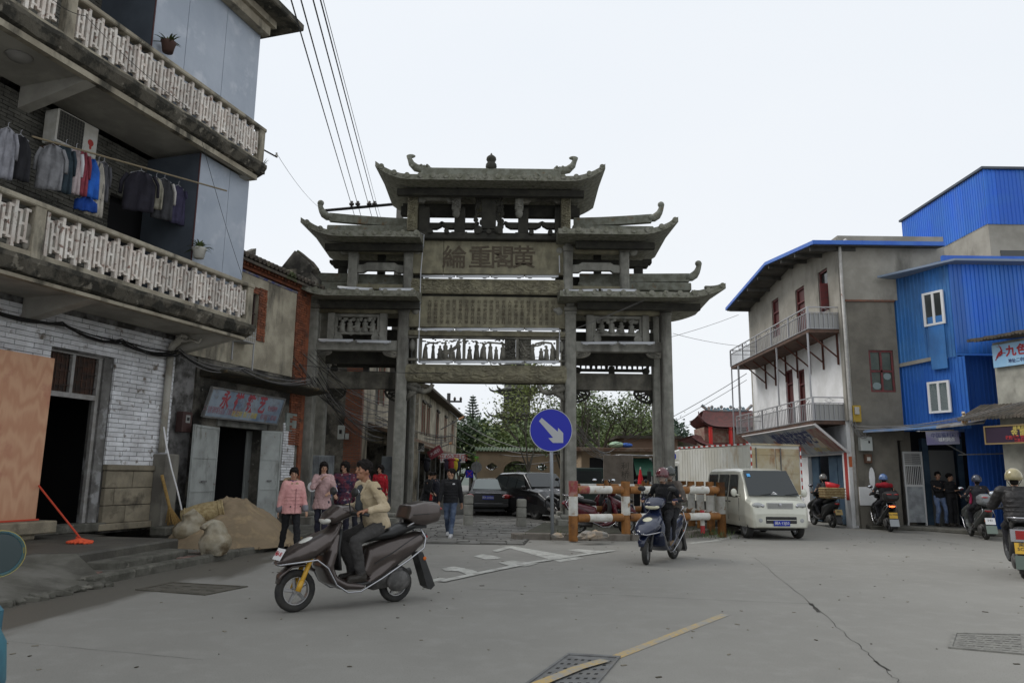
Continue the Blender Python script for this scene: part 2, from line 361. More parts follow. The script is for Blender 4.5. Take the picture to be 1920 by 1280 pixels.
paint([(888, 1042), (905, 1038), (925, 1041), (945, 1046), (910, 1048)]); paint([(828, 1065), (850, 1061), (880, 1066), (905, 1074), (880, 1078), (860, 1070), (835, 1069)]); paint([(935, 1054), (960, 1050), (1010, 1055), (985, 1061), (955, 1060)])
paint([(922, 1032), (950, 1024), (956, 1027), (932, 1034)]); strip([(795, 1092), (830, 1083)], .12)
strip([(1290, 1018), (1340, 1013), (1382, 1003), (1400, 998), (1384, 996)], .2)
strip([(1140, 1236), (1200, 1213), (1290, 1178), (1360, 1151)], .11, PAINTY)
strip([(1000, 1284), (1040, 1268), (1085, 1250), (1135, 1236)], .11, PAINTY, .021)
CRK = mat('road_crack', (.045, .042, .036), .95)
def crack(p, wd, jit=.02, n=10):
    pts = [G(*a, .003) for a in p]; out = []
    for a, c in zip(pts, pts[1:]):
        for i in range(n): t = i / n; o = a.lerp(c, t); out.append((o.x + rnd.uniform(-jit, jit), o.y + rnd.uniform(-jit, jit), .003))
    out.append(tuple(pts[-1])); b = B(); vs = []
    for i, a in enumerate(out):
        a = V(a); c = V(out[min(i + 1, len(out) - 1)]); e = V(out[max(i - 1, 0)]); t = (c - e).normalized(); n_ = V((-t.y, t.x, 0)) * wd * rnd.uniform(.4, 1.3) / 2; vs += [a - n_, a + n_]
    b.add(vs, [(2 * i, 2 * i + 2, 2 * i + 3, 2 * i + 1) for i in range(len(out) - 1)]); b.build('road_crack', CRK, road, fix=True)
crack([(1415, 1045), (1520, 1130), (1600, 1200), (1667, 1260), (1700, 1290)], .008); crack([(1520, 1130), (1535, 1147)], .05, .01, 5); crack([(1640, 1238), (1668, 1256)], .03, .01, 5)
crack([(880, 1103), (1100, 1112), (1300, 1122), (1520, 1131)], .009, .006)
crack([(0, 1200), (180, 1217), (380, 1236)], .005, .006); crack([(1800, 1020), (1760, 1014), (1690, 1008)], .02)
# litter, leaves and chips of stone on the road
b = B()
for i in range(420):
    x, y = rnd.uniform(-6, 12), 3 + 20 * rnd.random() ** 1.5; s_ = rnd.uniform(.003, .015) * (1 + y / 12)
    b.cb((x, y, .004), (s_ * rnd.uniform(1, 2.6), s_, .006), (0, 0, rnd.random() * 3))
tag(b.build('leaf_litter', mat('litter', (.06, .05, .035), .9, c2=(.2, .18, .14), s=1.5, lo=.48, hi=.52)), 'scattered leaf bits and grit lying on the road', 'litter', kind='stuff')
# slotted drain cover, front
IRON = mat('cast_iron_grey', (.17, .172, .168), .7, c2=(.12, .12, .117), s=6, d=(.2, .19, .17), ds=3, dlo=.55, dhi=.7, bump=.4, bs=60)
def cover(name, label, pts, m, rows, cols, slot):
    P4 = [G(a, c) for a, c in pts]; o = P4[0]; t = thing(name, label, 'manhole cover', (o.x, o.y, 0)); L4 = [p - o for p in P4]
    def at(u, v): return L4[0].lerp(L4[1], u).lerp(L4[3].lerp(L4[2], u), v)
    fr = B(); e = .05
    for (u0, v0, u1, v1) in ((0, 0, 1, e), (0, 1 - e, 1, 1), (0, e, e, 1 - e), (1 - e, e, 1, 1 - e)):
        c4 = [at(u0, v0), at(u1, v0), at(u1, v1), at(u0, v1)]; fr.add([c + V((0, 0, .0)) for c in c4] + [c + V((0, 0, .016)) for c in c4], [(0, 3, 2, 1), (4, 5, 6, 7), (0, 1, 5, 4), (1, 2, 6, 5), (2, 3, 7, 6), (3, 0, 4, 7)])
    fr.build('rim', m, t, fix=True)
    c4 = [at(e, e), at(1 - e, e), at(1 - e, 1 - e), at(e, 1 - e)]; pl = B().add([c + V((0, 0, .006)) for c in c4], [(0, 1, 2, 3)]).build('plate', m, t, fix=True)
    for j in range(rows):
        for i in range(cols):
            u = .1 + .84 * (i + .25 * (j % 2)) / cols; v = .1 + .84 * j / rows; du, dv = .84 / cols * slot[0], .84 / rows * slot[1]
            c4 = [at(u, v), at(u + du, v), at(u + du, v + dv), at(u, v + dv)]
            B().add([c + V((0, 0, .0075 if slot[2] else .006)) for c in c4] + [c + V((0, 0, .012)) for c in c4], [(0, 1, 2, 3)] if slot[2] else [(4, 5, 6, 7), (0, 1, 5, 4), (1, 2, 6, 5), (2, 3, 7, 6), (3, 0, 4, 7)]).build('slot' if slot[2] else 'tread', mat('drain_slot', (.02, .02, .018), .9) if slot[2] else m, pl, fix=True)
    return t
cover('drain_cover', 'slotted grey drain cover painted across at the near end of the yellow line', [(975, 1290), (1115, 1290), (1164, 1232), (1065, 1226)], IRON, 6, 7, (.45, .3, True))
cover('manhole_cover', 'pale concrete manhole cover with raised lozenges on the right of the road', [(1778, 1215), (1925, 1228), (1920, 1190), (1788, 1187)], mat('cover_concrete', (.24, .235, .21), .85, c2=(.17, .165, .15), s=8, bump=.4), 7, 7, (.7, .6, False))
cover('utility_hatch', 'mud covered rectangular hatch in the wet gutter on the left', [(253, 1106), (385, 1116), (465, 1100), (320, 1092)], mat('muddy_hatch', (.075, .07, .055), .7, c2=(.11, .1, .08), s=5, bump=.5), 3, 4, (.5, .1, False))
# ================================================================ materials shared by many things
STONE = mat('weathered_granite', (.23, .217, .178), .9, c2=(.125, .118, .098), s=2.2, d=(.045, .044, .038), ds=1.6, dlo=.48, dhi=.68, streak=.25, bump=.6, bs=45, d2=(.2, .195, .16), d2s=30, d2lo=.6, d2hi=.7)
STONE_L = mat('grey_granite', (.29, .285, .25), .88, c2=(.21, .207, .18), s=4, d=(.07, .065, .055), ds=1.2, dlo=.48, dhi=.7, streak=.2, bump=.5, bs=60)
STONE_Y = mat('ochre_stained_granite', (.25, .23, .155), .9, c2=(.18, .165, .115), s=3, d=(.09, .08, .055), ds=3, dlo=.5, dhi=.8, streak=.35, bump=.4, bs=60)
STONE_D = mat('dark_granite', (.05, .048, .038), .92, c2=(.03, .029, .024), s=3, bump=.6, bs=40)  # darker granite tone for rear, inner, under-eave and some top parts
LICH = mat('lichened_stone', (.235, .23, .19), .92, c2=(.15, .15, .11), s=7, d=(.06, .06, .045), ds=9, dlo=.55, dhi=.7, bump=.8, bs=50)
RIDGE = mat('ridge_stone', (.2, .205, .17), .9, c2=(.13, .13, .1), s=5, d=(.16, .1, .05), ds=3, dlo=.6, dhi=.7, bump=.7, bs=50)
CARVED_T = mat('brown_painted_carving', (.068, .052, .034), .85, c2=(.095, .078, .055), s=8)
TUBE = mat('pale_metal_tube', (.42, .43, .45), .4, spec=.5)
TUBEL = mat('lamp_glass', (.6, .62, .64), .25)
# ================================================================ the stone memorial gate
YG = 23.3; GX = P(921, 640, YG).x
gate = thing('stone_gateway', 'tall grey carved stone memorial gateway with three tiers of upturned roofs', 'gateway', (GX, YG, 0))
def q(px, py, dy=0.0):
    p = P(px, py, YG + dy); return p.x - GX, p.z
def col_x(px, py=700, dy=0): return q(px, py, dy)[0]
def column(x, y, z0, z1, wd=.34, m=STONE_L, name='column'):
    b = B(); c = .04; h = wd / 2
    pts = [(-h + c, -h), (h - c, -h), (h, -h + c), (h, h - c), (h - c, h), (-h + c, h), (-h, h - c), (-h, -h + c)]
    b.prism(pts, z0, z1, 'z')
    return b.build(name, m, gate, loc=(x, y + h, 0))
def capital(x, y, z0, z1, wd=.42):
    b = B(); h = wd / 2; zm = (z0 + z1) / 2
    b.box(-h, -h, zm, h, h, z1); b.box(-h * .9, -h * .9, z0, h * .9, h * .9, zm - .01)
    b.box(-h * .62, -h * .62, z1, h * .62, h * .62, z1 + .16); b.box(-h * .75, -h * .75, z1 + .16, h * .75, h * .75, z1 + .3)
    return b.build('capital', STONE_L, gate, bevel=.02, loc=(x, y + .17, 0))
def relief(x0, x1, z0, z1, y, dep=.05, nu=110, nv=22, sc=5.0, round_=0.0, m=STONE, name='carved_beam', th=.3, wob=0.0, seed=0):
    def fn(u, v):
        x = x0 + (x1 - x0) * u; z = z0 + (z1 - z0) * v
        a = NZ.noise(V((x * sc * .7 + seed, z * sc * 1.5, 0))); b2 = NZ.noise(V((x * sc * 1.6 + 9, z * sc * 2.4, 3 + seed)))
        r = 1 - min(1, abs(a) * 5); r2 = 1 - min(1, abs(b2) * 4)
        e = min(1, u * 30, (1 - u) * 30, v * 7, (1 - v) * 7)
        h = dep * (1 - max(r * .95, r2 * .7)) * e + round_ * sqrt(max(0, 1 - (2 * v - 1) ** 2))
        return (x, y - h, z + wob * sin(x * 3.1 + seed) * (1 - v) * .5)
    b = B().grid(fn, nu, nv)
    b.box(x0, y + .012, z0 + .02, x1, y + th, z1 - .012)
    return b.build(name, m, gate, smooth=False)
COLS = {}
zc = q(1250, 590)[1]
for nm, px0, px1, deep in (('ol', 571, 590.6, 1.5), ('il', 742, 763, 2.15), ('ir', 1060, 1080.5, 2.15), ('or', 1241.5, 1261, 1.5)):
    xx = (col_x(px0, 690) + col_x(px1, 690)) / 2; COLS[nm] = xx
    column(xx, 0, .3, zc, .345); capital(xx, 0, zc - .02, zc + .22)
    column(xx, deep, .3, zc + 1.2, .345, STONE_L)
    if deep > 2: column(xx, deep * .5, .3, zc + 2.6, .3, STONE_D)
    b = B(); b.box(xx - .42, -.3, -.05, xx + .42, deep + .6, .3)
    b.build('plinth', STONE_L, gate, bevel=.03)
    b = B(); b.box(xx - .3, -.16, .3, xx + .3, .52, .42); b.box(xx - .3, deep - .16, .3, xx + .3, deep + .52, .42)
    b.build('column_base', STONE_L, gate, bevel=.03)
# ---- side bays
def side_bay(xa, xb, z, right):
    s = 1 if right else -1
    lo, hi = min(xa, xb), max(xa, xb)
    zb0, zb1 = q(1150 if right else 670, 590 if right else 586)[1], q(1150 if right else 670, 577 if right else 572)[1]
    b = B(); zm = (zb0 + zb1) / 2
    b.tube([(lo + .17, .17, zm), (hi - .17, .17, zm)], .15, 12, ry=(zb1 - zb0) / 2); b.build('rounded_lintel', STONE_Y, gate, smooth=True)
    for xe in (lo - .36, hi + .36) if False else ((lo - .36 if right else hi + .36),):
        b = B(); b.ell((xe, .17, zm), (.14, .12, .15), 10, 6); b.ell((xe - s * .12, .17, zm + .04), (.09, .1, .09), 8, 6); b.build('carved_beam_end', STONE_L, gate, smooth=True)
        b = B(); z9 = q(1150, 650)[1]; b.ell((xe + s * .06, .17, z9), (.1, .12, .2), 10, 6); b.build('carved_beam_end', STONE_L, gate, smooth=True)
    # lower lintel and panel
    l0, l1 = q(1150 if right else 670, 659 if right else 656)[1], q(1150 if right else 670, 640 if right else 637)[1]
    sbox('lintel', STONE_L, gate, lo + .17, .03, l0, hi - .17, .31, l1, .015)
    pa, pb = (q(1100, 615)[0], q(1218, 615)[0]) if right else (q(613, 610)[0], q(724, 610)[0])
    for xs in (pa, pb - .22): sbox('panel_post', STONE_L, gate, xs, .05, l1, xs + .22, .28, zb0, .01)
    p0, p1 = pa + .22, pb - .22; z0 = l1 + .2; z1 = zb0 - .02
    b = B(); t = .09
    b.box(p0, .1, z0, p1, .22, z0 + t); b.box(p0, .1, z1 - t, p1, .22, z1); b.box(p0, .1, z0 + t, p0 + t, .22, z1 - t); b.box(p1 - t, .1, z0 + t, p1, .22, z1 - t)
    b.build('panel_frame', STONE_L, gate, bevel=.01)
    for xs in (p0 + .13, p1 - .13):
        b = B(); b.lathe([(0, -.06), (.13, -.06), (.13, .06), (0, .06)], (xs, .15, l1 + .1), 12, 'y'); b.build('drum_foot', STONE_L, gate)
    rnd = random.Random(3 + right)
    for k in range(5 if not right else 4):
        u = (k + .6) / (5.2 if not right else 4.4); xf = p0 + t + (p1 - p0 - 2 * t) * u; h = (z1 - z0) * rnd.uniform(.55, .72)
        b = B(); b.lathe([(0, 0), (.12, 0), (.1, h * .25), (.085, h * .5), (.1, h * .72), (.05, h * .8), (0, h * .82)], (xf, .16, z0 + t * .8), 9)
        b.ell((xf, .15, z0 + t + h * .86), .065, 8, 6); b.tube([(xf, .12, z0 + h * .62), (xf + rnd.choice((-.16, .16)), .1, z0 + h * .55)], [.045, .03], 6)
        b.build('carved_figure', STONE_L, gate, smooth=True)
    b = B()
    for k in range(11):
        u = rnd.random(); b.ell((p0 + t + (p1 - p0 - 2 * t) * u, .17, z1 - t - rnd.uniform(.0, .1)), (rnd.uniform(.05, .13), .05, rnd.uniform(.03, .08)), 8, 5)
    for k in range(6):
        b.ell((p0 + t + (p1 - p0 - 2 * t) * rnd.random(), .17, z0 + t + .02), (rnd.uniform(.08, .16), .05, rnd.uniform(.06, .16)), 8, 5)
    b.build('carved_foliage', STONE_L, gate, smooth=True)
    # dark boards behind, pierced rail and rear lintel with brackets
    d = 1.5 + .12
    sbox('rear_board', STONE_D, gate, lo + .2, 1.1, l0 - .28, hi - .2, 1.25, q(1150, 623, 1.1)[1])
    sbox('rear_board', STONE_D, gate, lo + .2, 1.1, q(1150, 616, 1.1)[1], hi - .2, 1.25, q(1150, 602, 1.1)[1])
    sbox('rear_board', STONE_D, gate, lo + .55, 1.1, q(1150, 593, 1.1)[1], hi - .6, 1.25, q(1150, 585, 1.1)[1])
    r0, r1 = q(1150 if right else 670, 731 if right else 728, d)[1], q(1150 if right else 670, 700 if right else 696, d)[1]
    sbox('rear_lintel', STONE, gate, lo + .17, d, r0, hi - .17, d + .28, r1, .015)
    t0, t1 = q(1150, 692, d)[1] + (.05 if not right else 0), q(1150, 660, d)[1]
    b = B(); n = 14
    b.box(lo + .17, d + .05, t1 - .1, hi - .17, d + .2, l0 + .3)
    b.box(lo + .45, d + .05, t0 - .07, hi - .45, d + .2, t0 + .02)
    for k in range(n + 1):
        xk = lo + .3 + (hi - lo - .6) * k / n; b.ell((xk, d + .12, (t0 + t1) / 2 - .02 + rnd.uniform(-.02, .02)), (rnd.uniform(.035, .075), .06, (t1 - t0) * .55), 8, 5)
    b.build('pierced_rail', STONE_D, gate)
    sbox('rail_block', STONE_D, gate, (lo + hi) / 2 - .09, d + .02, r1, (lo + hi) / 2 + .09, d + .24, t0 + .1)
    for xe in (lo + .36, hi - .36):
        b = B(); b.lathe([(0, -.07), (.12, -.07), (.12, .07), (0, .07)], (xe, d + .12, r1 + .1), 12, 'y'); b.build('drum_foot', STONE_D, gate)
    for xe, sg in ((lo + .17, 1), (hi - .17, -1)):
        spandrel(xe, sg, r0, d + .1, .62, .42, STONE_D)
        spandrel(xe, sg, l0, .12, .45, .18, STONE)
def spandrel(x, sg, z, y, w_, h, m):
    b = B(); y0, y1 = y - .05, y + .07
    b.prism([(x, z), (x + sg * w_, z), (x + sg * w_ * .96, z - h * .16), (x + sg * w_ * .7, z - h * .18), (x + sg * w_ * .4, z - h * .14), (x + sg * w_ * .12, z - h * .5), (x + sg * w_ * .1, z - h), (x, z - h)], y0, y1)
    pts = [(x + sg * w_ * (.97 - .9 * (1 - cos(t * pi / 2))), y + .01, z - h * (.12 + .86 * sin(t * pi / 2))) for t in [i / 10 for i in range(11)]]
    b.tube(pts, .045, 6)
    for t in (.25, .5, .75): b.tube([(x + sg * w_ * .15, y, z - h * .15), (x + sg * w_ * (.97 - .9 * (1 - cos(t * pi / 2))), y, z - h * (.12 + .86 * sin(t * pi / 2)))], .03, 5)
    for k in range(5): b.ell((x + sg * w_ * (.75 - k * .15), y, z - h * (.3 + k * .13)), (.05, .05, .05), 6, 5)
    return b.build('corner_bracket', m, gate, fix=True)
side_bay(COLS['ir'], COLS['or'], 0, True); side_bay(COLS['ol'], COLS['il'], 0, False)
# ---- centre bay
xa, xb = COLS['il'] + .17, COLS['ir'] - .17
def zz(py, px=920, dy=.1): return q(px, py, dy)[1]
sbox('top_lintel', STONE_D, gate, xa - .1, -.12, zz(452), xb + .1, .5, zz(440), .02)
for px in (808, 838, 896, 917, 938, 996, 1031):
    xk = q(px, 438)[0]; b = B(); b.lathe([(0, -.12), (.08, -.12), (.08, .3), (0, .3)], (xk, -.12, zz(439.5)), 12, 'y'); b.build('tile_boss', STONE_D, gate)
xs1 = q(831, 480)[0]
sbox('name_slab', STONE_Y, gate, xa - .1, .1, zz(514), xs1 - .006, .35, zz(452.5), .01)
sbox('name_slab', STONE_Y, gate, xs1 + .006, .095, zz(514), xb + .1, .35, zz(452.5), .01)
for ch, px in (('黄', 982), ('閣', 942), ('重', 901), ('綸', 852)):
    xk, zk = q(px, 485, .09); text(ch, .80, CARVED_T, gate, (xk, .088, zk), ext=.008, bold=.01, name='carved_character')
relief(xa - .05, xb + .05, zz(552), zz(524), .06, .05, 150, 26, 4.5, .03, STONE_Y, 'dragon_carved_beam', seed=2)
sbox('inscription_slab', STONE_Y, gate, xa - .02, .12, zz(614), xb + .02, .35, zz(556), .01)
chars = '大夫金门御史葉福祠奉天天启年月日吉旦中宪知府同科进士文林郎举人布政使司右参政兵部尚书士'
cn = [chars[(i * 7) % len(chars)] for i in range(300)]
for c in range(21):
    xk = q(805 + c * 11.6, 585, .1)[0]; text('\n'.join(cn[c * 6:c * 6 + 6]), .135, CARVED_T, gate, (xk, .114, zz(585.5)), ext=.003, name='carved_column_of_writing', sp=1)
sbox('core_slab', STONE_D, gate, xa, .36, zz(718), xb, .42, zz(684)); sbox('core_slab', STONE_D, gate, xa, .2, zz(557.5), xb, .34, zz(551))
sbox('moulding', STONE_Y, gate, xa, .02, zz(631), xb, .33, zz(621), .02)
# openwork panel
z0, z1 = zz(677), zz(632)
b = B(); b.box(xa, .08, z0, xb, .24, z0 + .07); b.box(xa, .08, z1 - .05, xb, .24, z1)
for px in (787, 869.5, 970, 1046): xk = q(px, 655)[0]; b.box(xk - .045, .07, z0 + .07, xk + .045, .25, z1 - .05)
b.build('openwork_frame', STONE, gate)
rnd = random.Random(11)
for px, h, wd in ((797, .7, 7), (811, .78, 6), (824, .62, 8), (834, .8, 9), (845, .66, 8), (859, .85, 8), (880, .6, 8), (893, .85, 9), (907, .75, 8), (919, .78, 8), (930, .6, 7), (943, .72, 10), (998, .72, 9), (1015, .55, 8), (1025, .65, 8), (1036, .7, 8)):
    xk = q(px, 660)[0]; H = (z1 - z0) * h * .92; r0 = wd / 1400 * YG * .6
    b = B(); b.lathe([(0, 0), (r0 * 1.15, 0), (r0, H * .3), (r0 * .75, H * .55), (r0 * .9, H * .72), (r0 * .4, H * .82), (0, H * .83)], (xk, .16, z0 + .06), 9)
    b.ell((xk, .15, z0 + .06 + H * .9), (r0 * .5, r0 * .5, H * .1), 8, 6); b.build('carved_figure', STONE, gate, smooth=True)
b = B()
for px in range(792, 960, 4): b.ell((q(px + rnd.uniform(-1, 1), 640)[0], .16, z1 - .05 - rnd.uniform(.02, .15)), (rnd.uniform(.03, .06), .05, rnd.uniform(.015, .04)), 6, 4)
for px in range(1000, 1044, 4): b.ell((q(px, 640)[0], .16, z1 - .05 - rnd.uniform(.02, .22)), (rnd.uniform(.03, .06), .05, rnd.uniform(.02, .04)), 6, 4)
def tp(pts, r): b.tube([(q(a, c)[0], .15, q(a, c)[1]) for a, c in pts], r, 6)
tp([(792, 670), (794, 655), (797, 645), (805, 641), (820, 642)], .03); tp([(820, 665), (828, 658), (845, 656), (856, 648), (860, 638)], .06)
tp([(900, 672), (902, 655), (906, 645), (915, 640), (945, 643), (952, 650)], .03); tp([(830, 672), (830, 660), (850, 660), (850, 672)], .07)
tp([(1000, 665), (985, 655), (975, 638)], .04); tp([(1000, 650), (1005, 643), (1018, 640), (1034, 642), (1041, 655), (1043, 672)], .035)
b.build('carved_foliage', STONE, gate, smooth=True)
relief(q(946, 655)[0], q(967, 655)[0], z0 + .07, z1 - .05, .17, .08, 24, 24, 7, 0, STONE, 'carved_rocks', .05)
relief(q(972, 655)[0], q(996, 655)[0], z0 + .07, z1 - .05, .17, .08, 24, 24, 7, 0, STONE, 'carved_rocks', .05, seed=4)
relief(xa - .04, xb + .04, zz(717.5), zz(684), .1, .05, 150, 30, 3.6, .12, STONE_Y, 'dragon_carved_beam', .4, seed=7)
for xe, sg in ((xa, 1), (xb, -1)):
    b = B(); zt = zz(719)
    pts = [(xe, .15, zt - .12), (xe + sg * .3, .15, zt - .22), (xe + sg * .55, .15, zt - .28), (xe + sg * .72, .15, zt - .22), (xe + sg * .82, .15, zt - .03)]
    b.tube(pts, [.1, .09, .08, .07, .07], 8)
    b.tube([(xe, .15, zt - .05), (xe + sg * .3, .15, zt - .05), (xe + sg * .42, .15, zt - .14)], .07, 6)
    b.tube([(xe, .15, zt - .55), (xe + sg * .1, .15, zt - .38), (xe + sg * .3, .15, zt - .28)], [.06, .09, .08], 6)
    for k in range(8): b.ell((xe + sg * (.1 + .08 * k), .15, zt - .12 - .05 * rnd.random() - (.14 if k < 4 else .08)), (.06, .07, .06), 6, 5)
    b.build('dragon_bracket', STONE, gate, smooth=True)
# ---- roofs
def roof(x0, x1, ze, y0, y1, hr, upl, upr, ul=1.1, ridge=None, tiles=True, m=LICH):
    nx, ny = 44, 14; th = .17
    def up(x):
        a = max(0, 1 - (x - x0) / ul) if upl else 0; c = max(0, 1 - (x1 - x) / ul) if upr else 0
        return upl * a ** 2.0 + upr * c ** 2.0
    def flare(x, s):                   # the eave swings out towards the tips
        return 0
    b = B()
    def top(u, v):
        x = x0 + (x1 - x0) * u; s = 2 * v - 1
        return (x, y0 + (y1 - y0) * v, ze + th * .5 + hr * (1 - abs(s)) ** 1.25 + up(x) * (.75 + .25 * abs(s)))
    b.grid(top, nx, ny)
    def bot(u, v):
        x = x1 - (x1 - x0) * u; s = 2 * v - 1
        return (x, y0 + (y1 - y0) * v, ze - th * .5 + .10 * (1 - abs(s)) + up(x))
    n = len(b.v); b.grid(bot, nx, ny)
    W_ = nx + 1
    for i in range(nx):
        b.f.append((i + 1, i, n + (nx - i), n + (nx - i - 1)))
        a = ny * W_; b.f.append((a + i, a + i + 1, n + a + (nx - i - 1), n + a + (nx - i)))
    for j in range(ny):
        b.f.append((j * W_, (j + 1) * W_, n + (j + 1) * W_ + nx, n + j * W_ + nx))
        b.f.append(((j + 1) * W_ + nx, j * W_ + nx, n + j * W_, n + (j + 1) * W_))
    b.build('roof_slab', m, gate)
    k = int((x1 - x0) / .39); me = None
    for i in range(k):
        x = x0 + .2 + (x1 - x0 - .3) * i / max(1, k - 1)
        if me is None:
            bb = B(); yy = y1 - y0
            bb.lathe([(0, -.03), (.085, -.03), (.085, .02), (.055, .02)], (0, 0, 0), 12, 'y')
            pts = [(0, .0 + yy * .5 * t, hr * (t) ** 1.25) for t in [j / 5 for j in range(6)]]
            bb.tube(pts, .07, 6); me = bb.mesh('tile_row', m)
        link('tile_row', me, gate, loc=(x, y0 - .0, ze + th * .5 - .035 + up(x)))
    # rafters ends and purlins below
    b = B(); b.box(x0 + .6, y0 + .75, ze - .3, x1 - (.6 if upr else 0), y0 + .95, ze - .09); b.build('eave_purlin', STONE_D, gate)
    if ridge:
        ra, rb, zr, rise_l, rise_r, hornl, hornr = ridge
        ym = (y0 + y1) / 2; b = B(); N = 14; top_, bot_ = [], []
        for i in range(N + 1):
            t = i / N; x = ra + (rb - ra) * t; z = zr + rise_l * (1 - t) ** 1.5 + rise_r * t ** 1.5; top_.append((x, z + .14)); bot_.append((x, z - .14))
        rs = []
        for (x, z), (x2, z2) in zip(top_, bot_):
            rs.append([V((x, ym - .09, z2)), V((x, ym + .09, z2)), V((x, ym + .09, z)), V((x, ym - .09, z))])
        b.rings(rs); b.build('roof_ridge', RIDGE, gate)
        b = B(); b.box(ra - .05, ym - .16, zr - .42, rb + .05, ym + .16, zr - .142); b.build('ridge_base', RIDGE, gate, bevel=.03)
        for on, x, z, sg in ((hornl, ra, top_[0][1], -1), (hornr, rb, top_[-1][1], 1)):
            if not on: continue
            b = B()
            prof = [(-.1, -.13, .12), (.08, -.11, .13), (.2, -.03, .125), (.28, .08, .1), (.33, .2, .085), (.355, .3, .08), (.36, .34, .08)]
            b.tube([(x + sg * a, ym, z + c) for a, c, _ in prof], [w * 1.05 for *_, w in prof], 8, ry=[w * 1.05 for *_, w in prof])
            b.ell((x + sg * .34, ym, z + .36), (.115, .1, .11), 10, 7); b.build('ridge_horn', RIDGE, gate, smooth=True)
YE0, YE1 = -1.2, 2.75
def qe(px, py): return q(px, py, YE0)
# lowest tier
ze = (qe(1150, 551)[1]); x0, x1 = qe(1050, 551)[0], qe(1361, 540)[0]
r0, r1 = q(1086, 515, .8), q(1290, 527, .8)
roof(x0, x1, ze, YE0, 2.6, .42, 0, .3, 1.3, (r0[0], r1[0], q(1240, 525, .8)[1], 0, .05, False, True))
xl = qe(552, 548)[0]; x9 = qe(781, 551)[0]; zl = qe(680, 549)[1]
roof(xl, x9, zl, YE0, 2.6, .42, .3, 0, 1.0, (q(575, 520, .8)[0], q(770, 520, .8)[0], q(620, 524, .8)[1], .05, 0, True, False))
# middle tier
ze2 = qe(1150, 434)[1]; x0, x1 = qe(1047, 434)[0], qe(1272, 418)[0]
roof(x0, x1, ze2, YE0, 2.6, .38, 0, .42, 1.2, (q(1075, 418, .8)[0], q(1220, 410, .8)[0], q(1080, 419, .8)[1], 0, .16, False, True))
x0, x1 = qe(563, 420)[0], qe(787, 436)[0]; zl2 = qe(700, 438)[1]
roof(x0, x1, zl2, YE0, 2.6, .38, .42, 0, 1.2, (q(620, 410, .8)[0], q(765, 418, .8)[0], q(760, 420, .8)[1], .16, 0, True, False))
# top tier
ze3 = qe(920, 333)[1]; x0, x1 = qe(703, 316)[0], qe(1135, 309)[0]
roof(x0, x1, ze3, YE0, 2.3, .22, .42, .42, 1.1, None)
ym = .55
xr0, xr1 = q(790, 325, ym)[0], q(1052, 322, ym)[0]
b = B(); zr = q(920, 322, ym)[1]; b.box(xr0, ym - .12, zr - .35, xr1, ym + .12, zr + .08); b.build('roof_ridge', RIDGE, gate, bevel=.02)
for x, sg in ((q(768, 318, ym)[0], 1), (q(1077, 316, ym)[0], -1)):
    b = B(); z = zr + .0
    b.tube([(x + sg * .75, ym, z), (x + sg * .45, ym, z + .06), (x + sg * .22, ym, z + .1), (x + sg * .06, ym, z + .25), (x, ym, z + .4), (x - sg * .02, ym, z + .5)], [.12, .15, .14, .11, .08, .1], 8)
    b.ell((x + sg * .03, ym, z + .52), (.16, .07, .07), 10, 6); b.ell((x + sg * .6, ym, z + .14), (.1, .08, .07), 8, 6)
    for k in range(6): b.ell((x + sg * (.1 + .1 * k), ym - .1, z + .12 + .03 * (k % 2)), .055, 6, 5)
    b.build('dragon_fish_ornament', RIDGE, gate, smooth=True)
b = B(); xf = q(921, 310, ym)[0]
b.lathe([(0, 0), (.15, 0), (.19, .1), (.18, .2), (.12, .27), (.14, .3), (.17, .36), (.16, .44), (.1, .5), (.04, .54), (.02, .6), (0, .6)], (xf, ym, zr + .06), 14)
b.build('gourd_finial', STONE_D, gate, smooth=True)
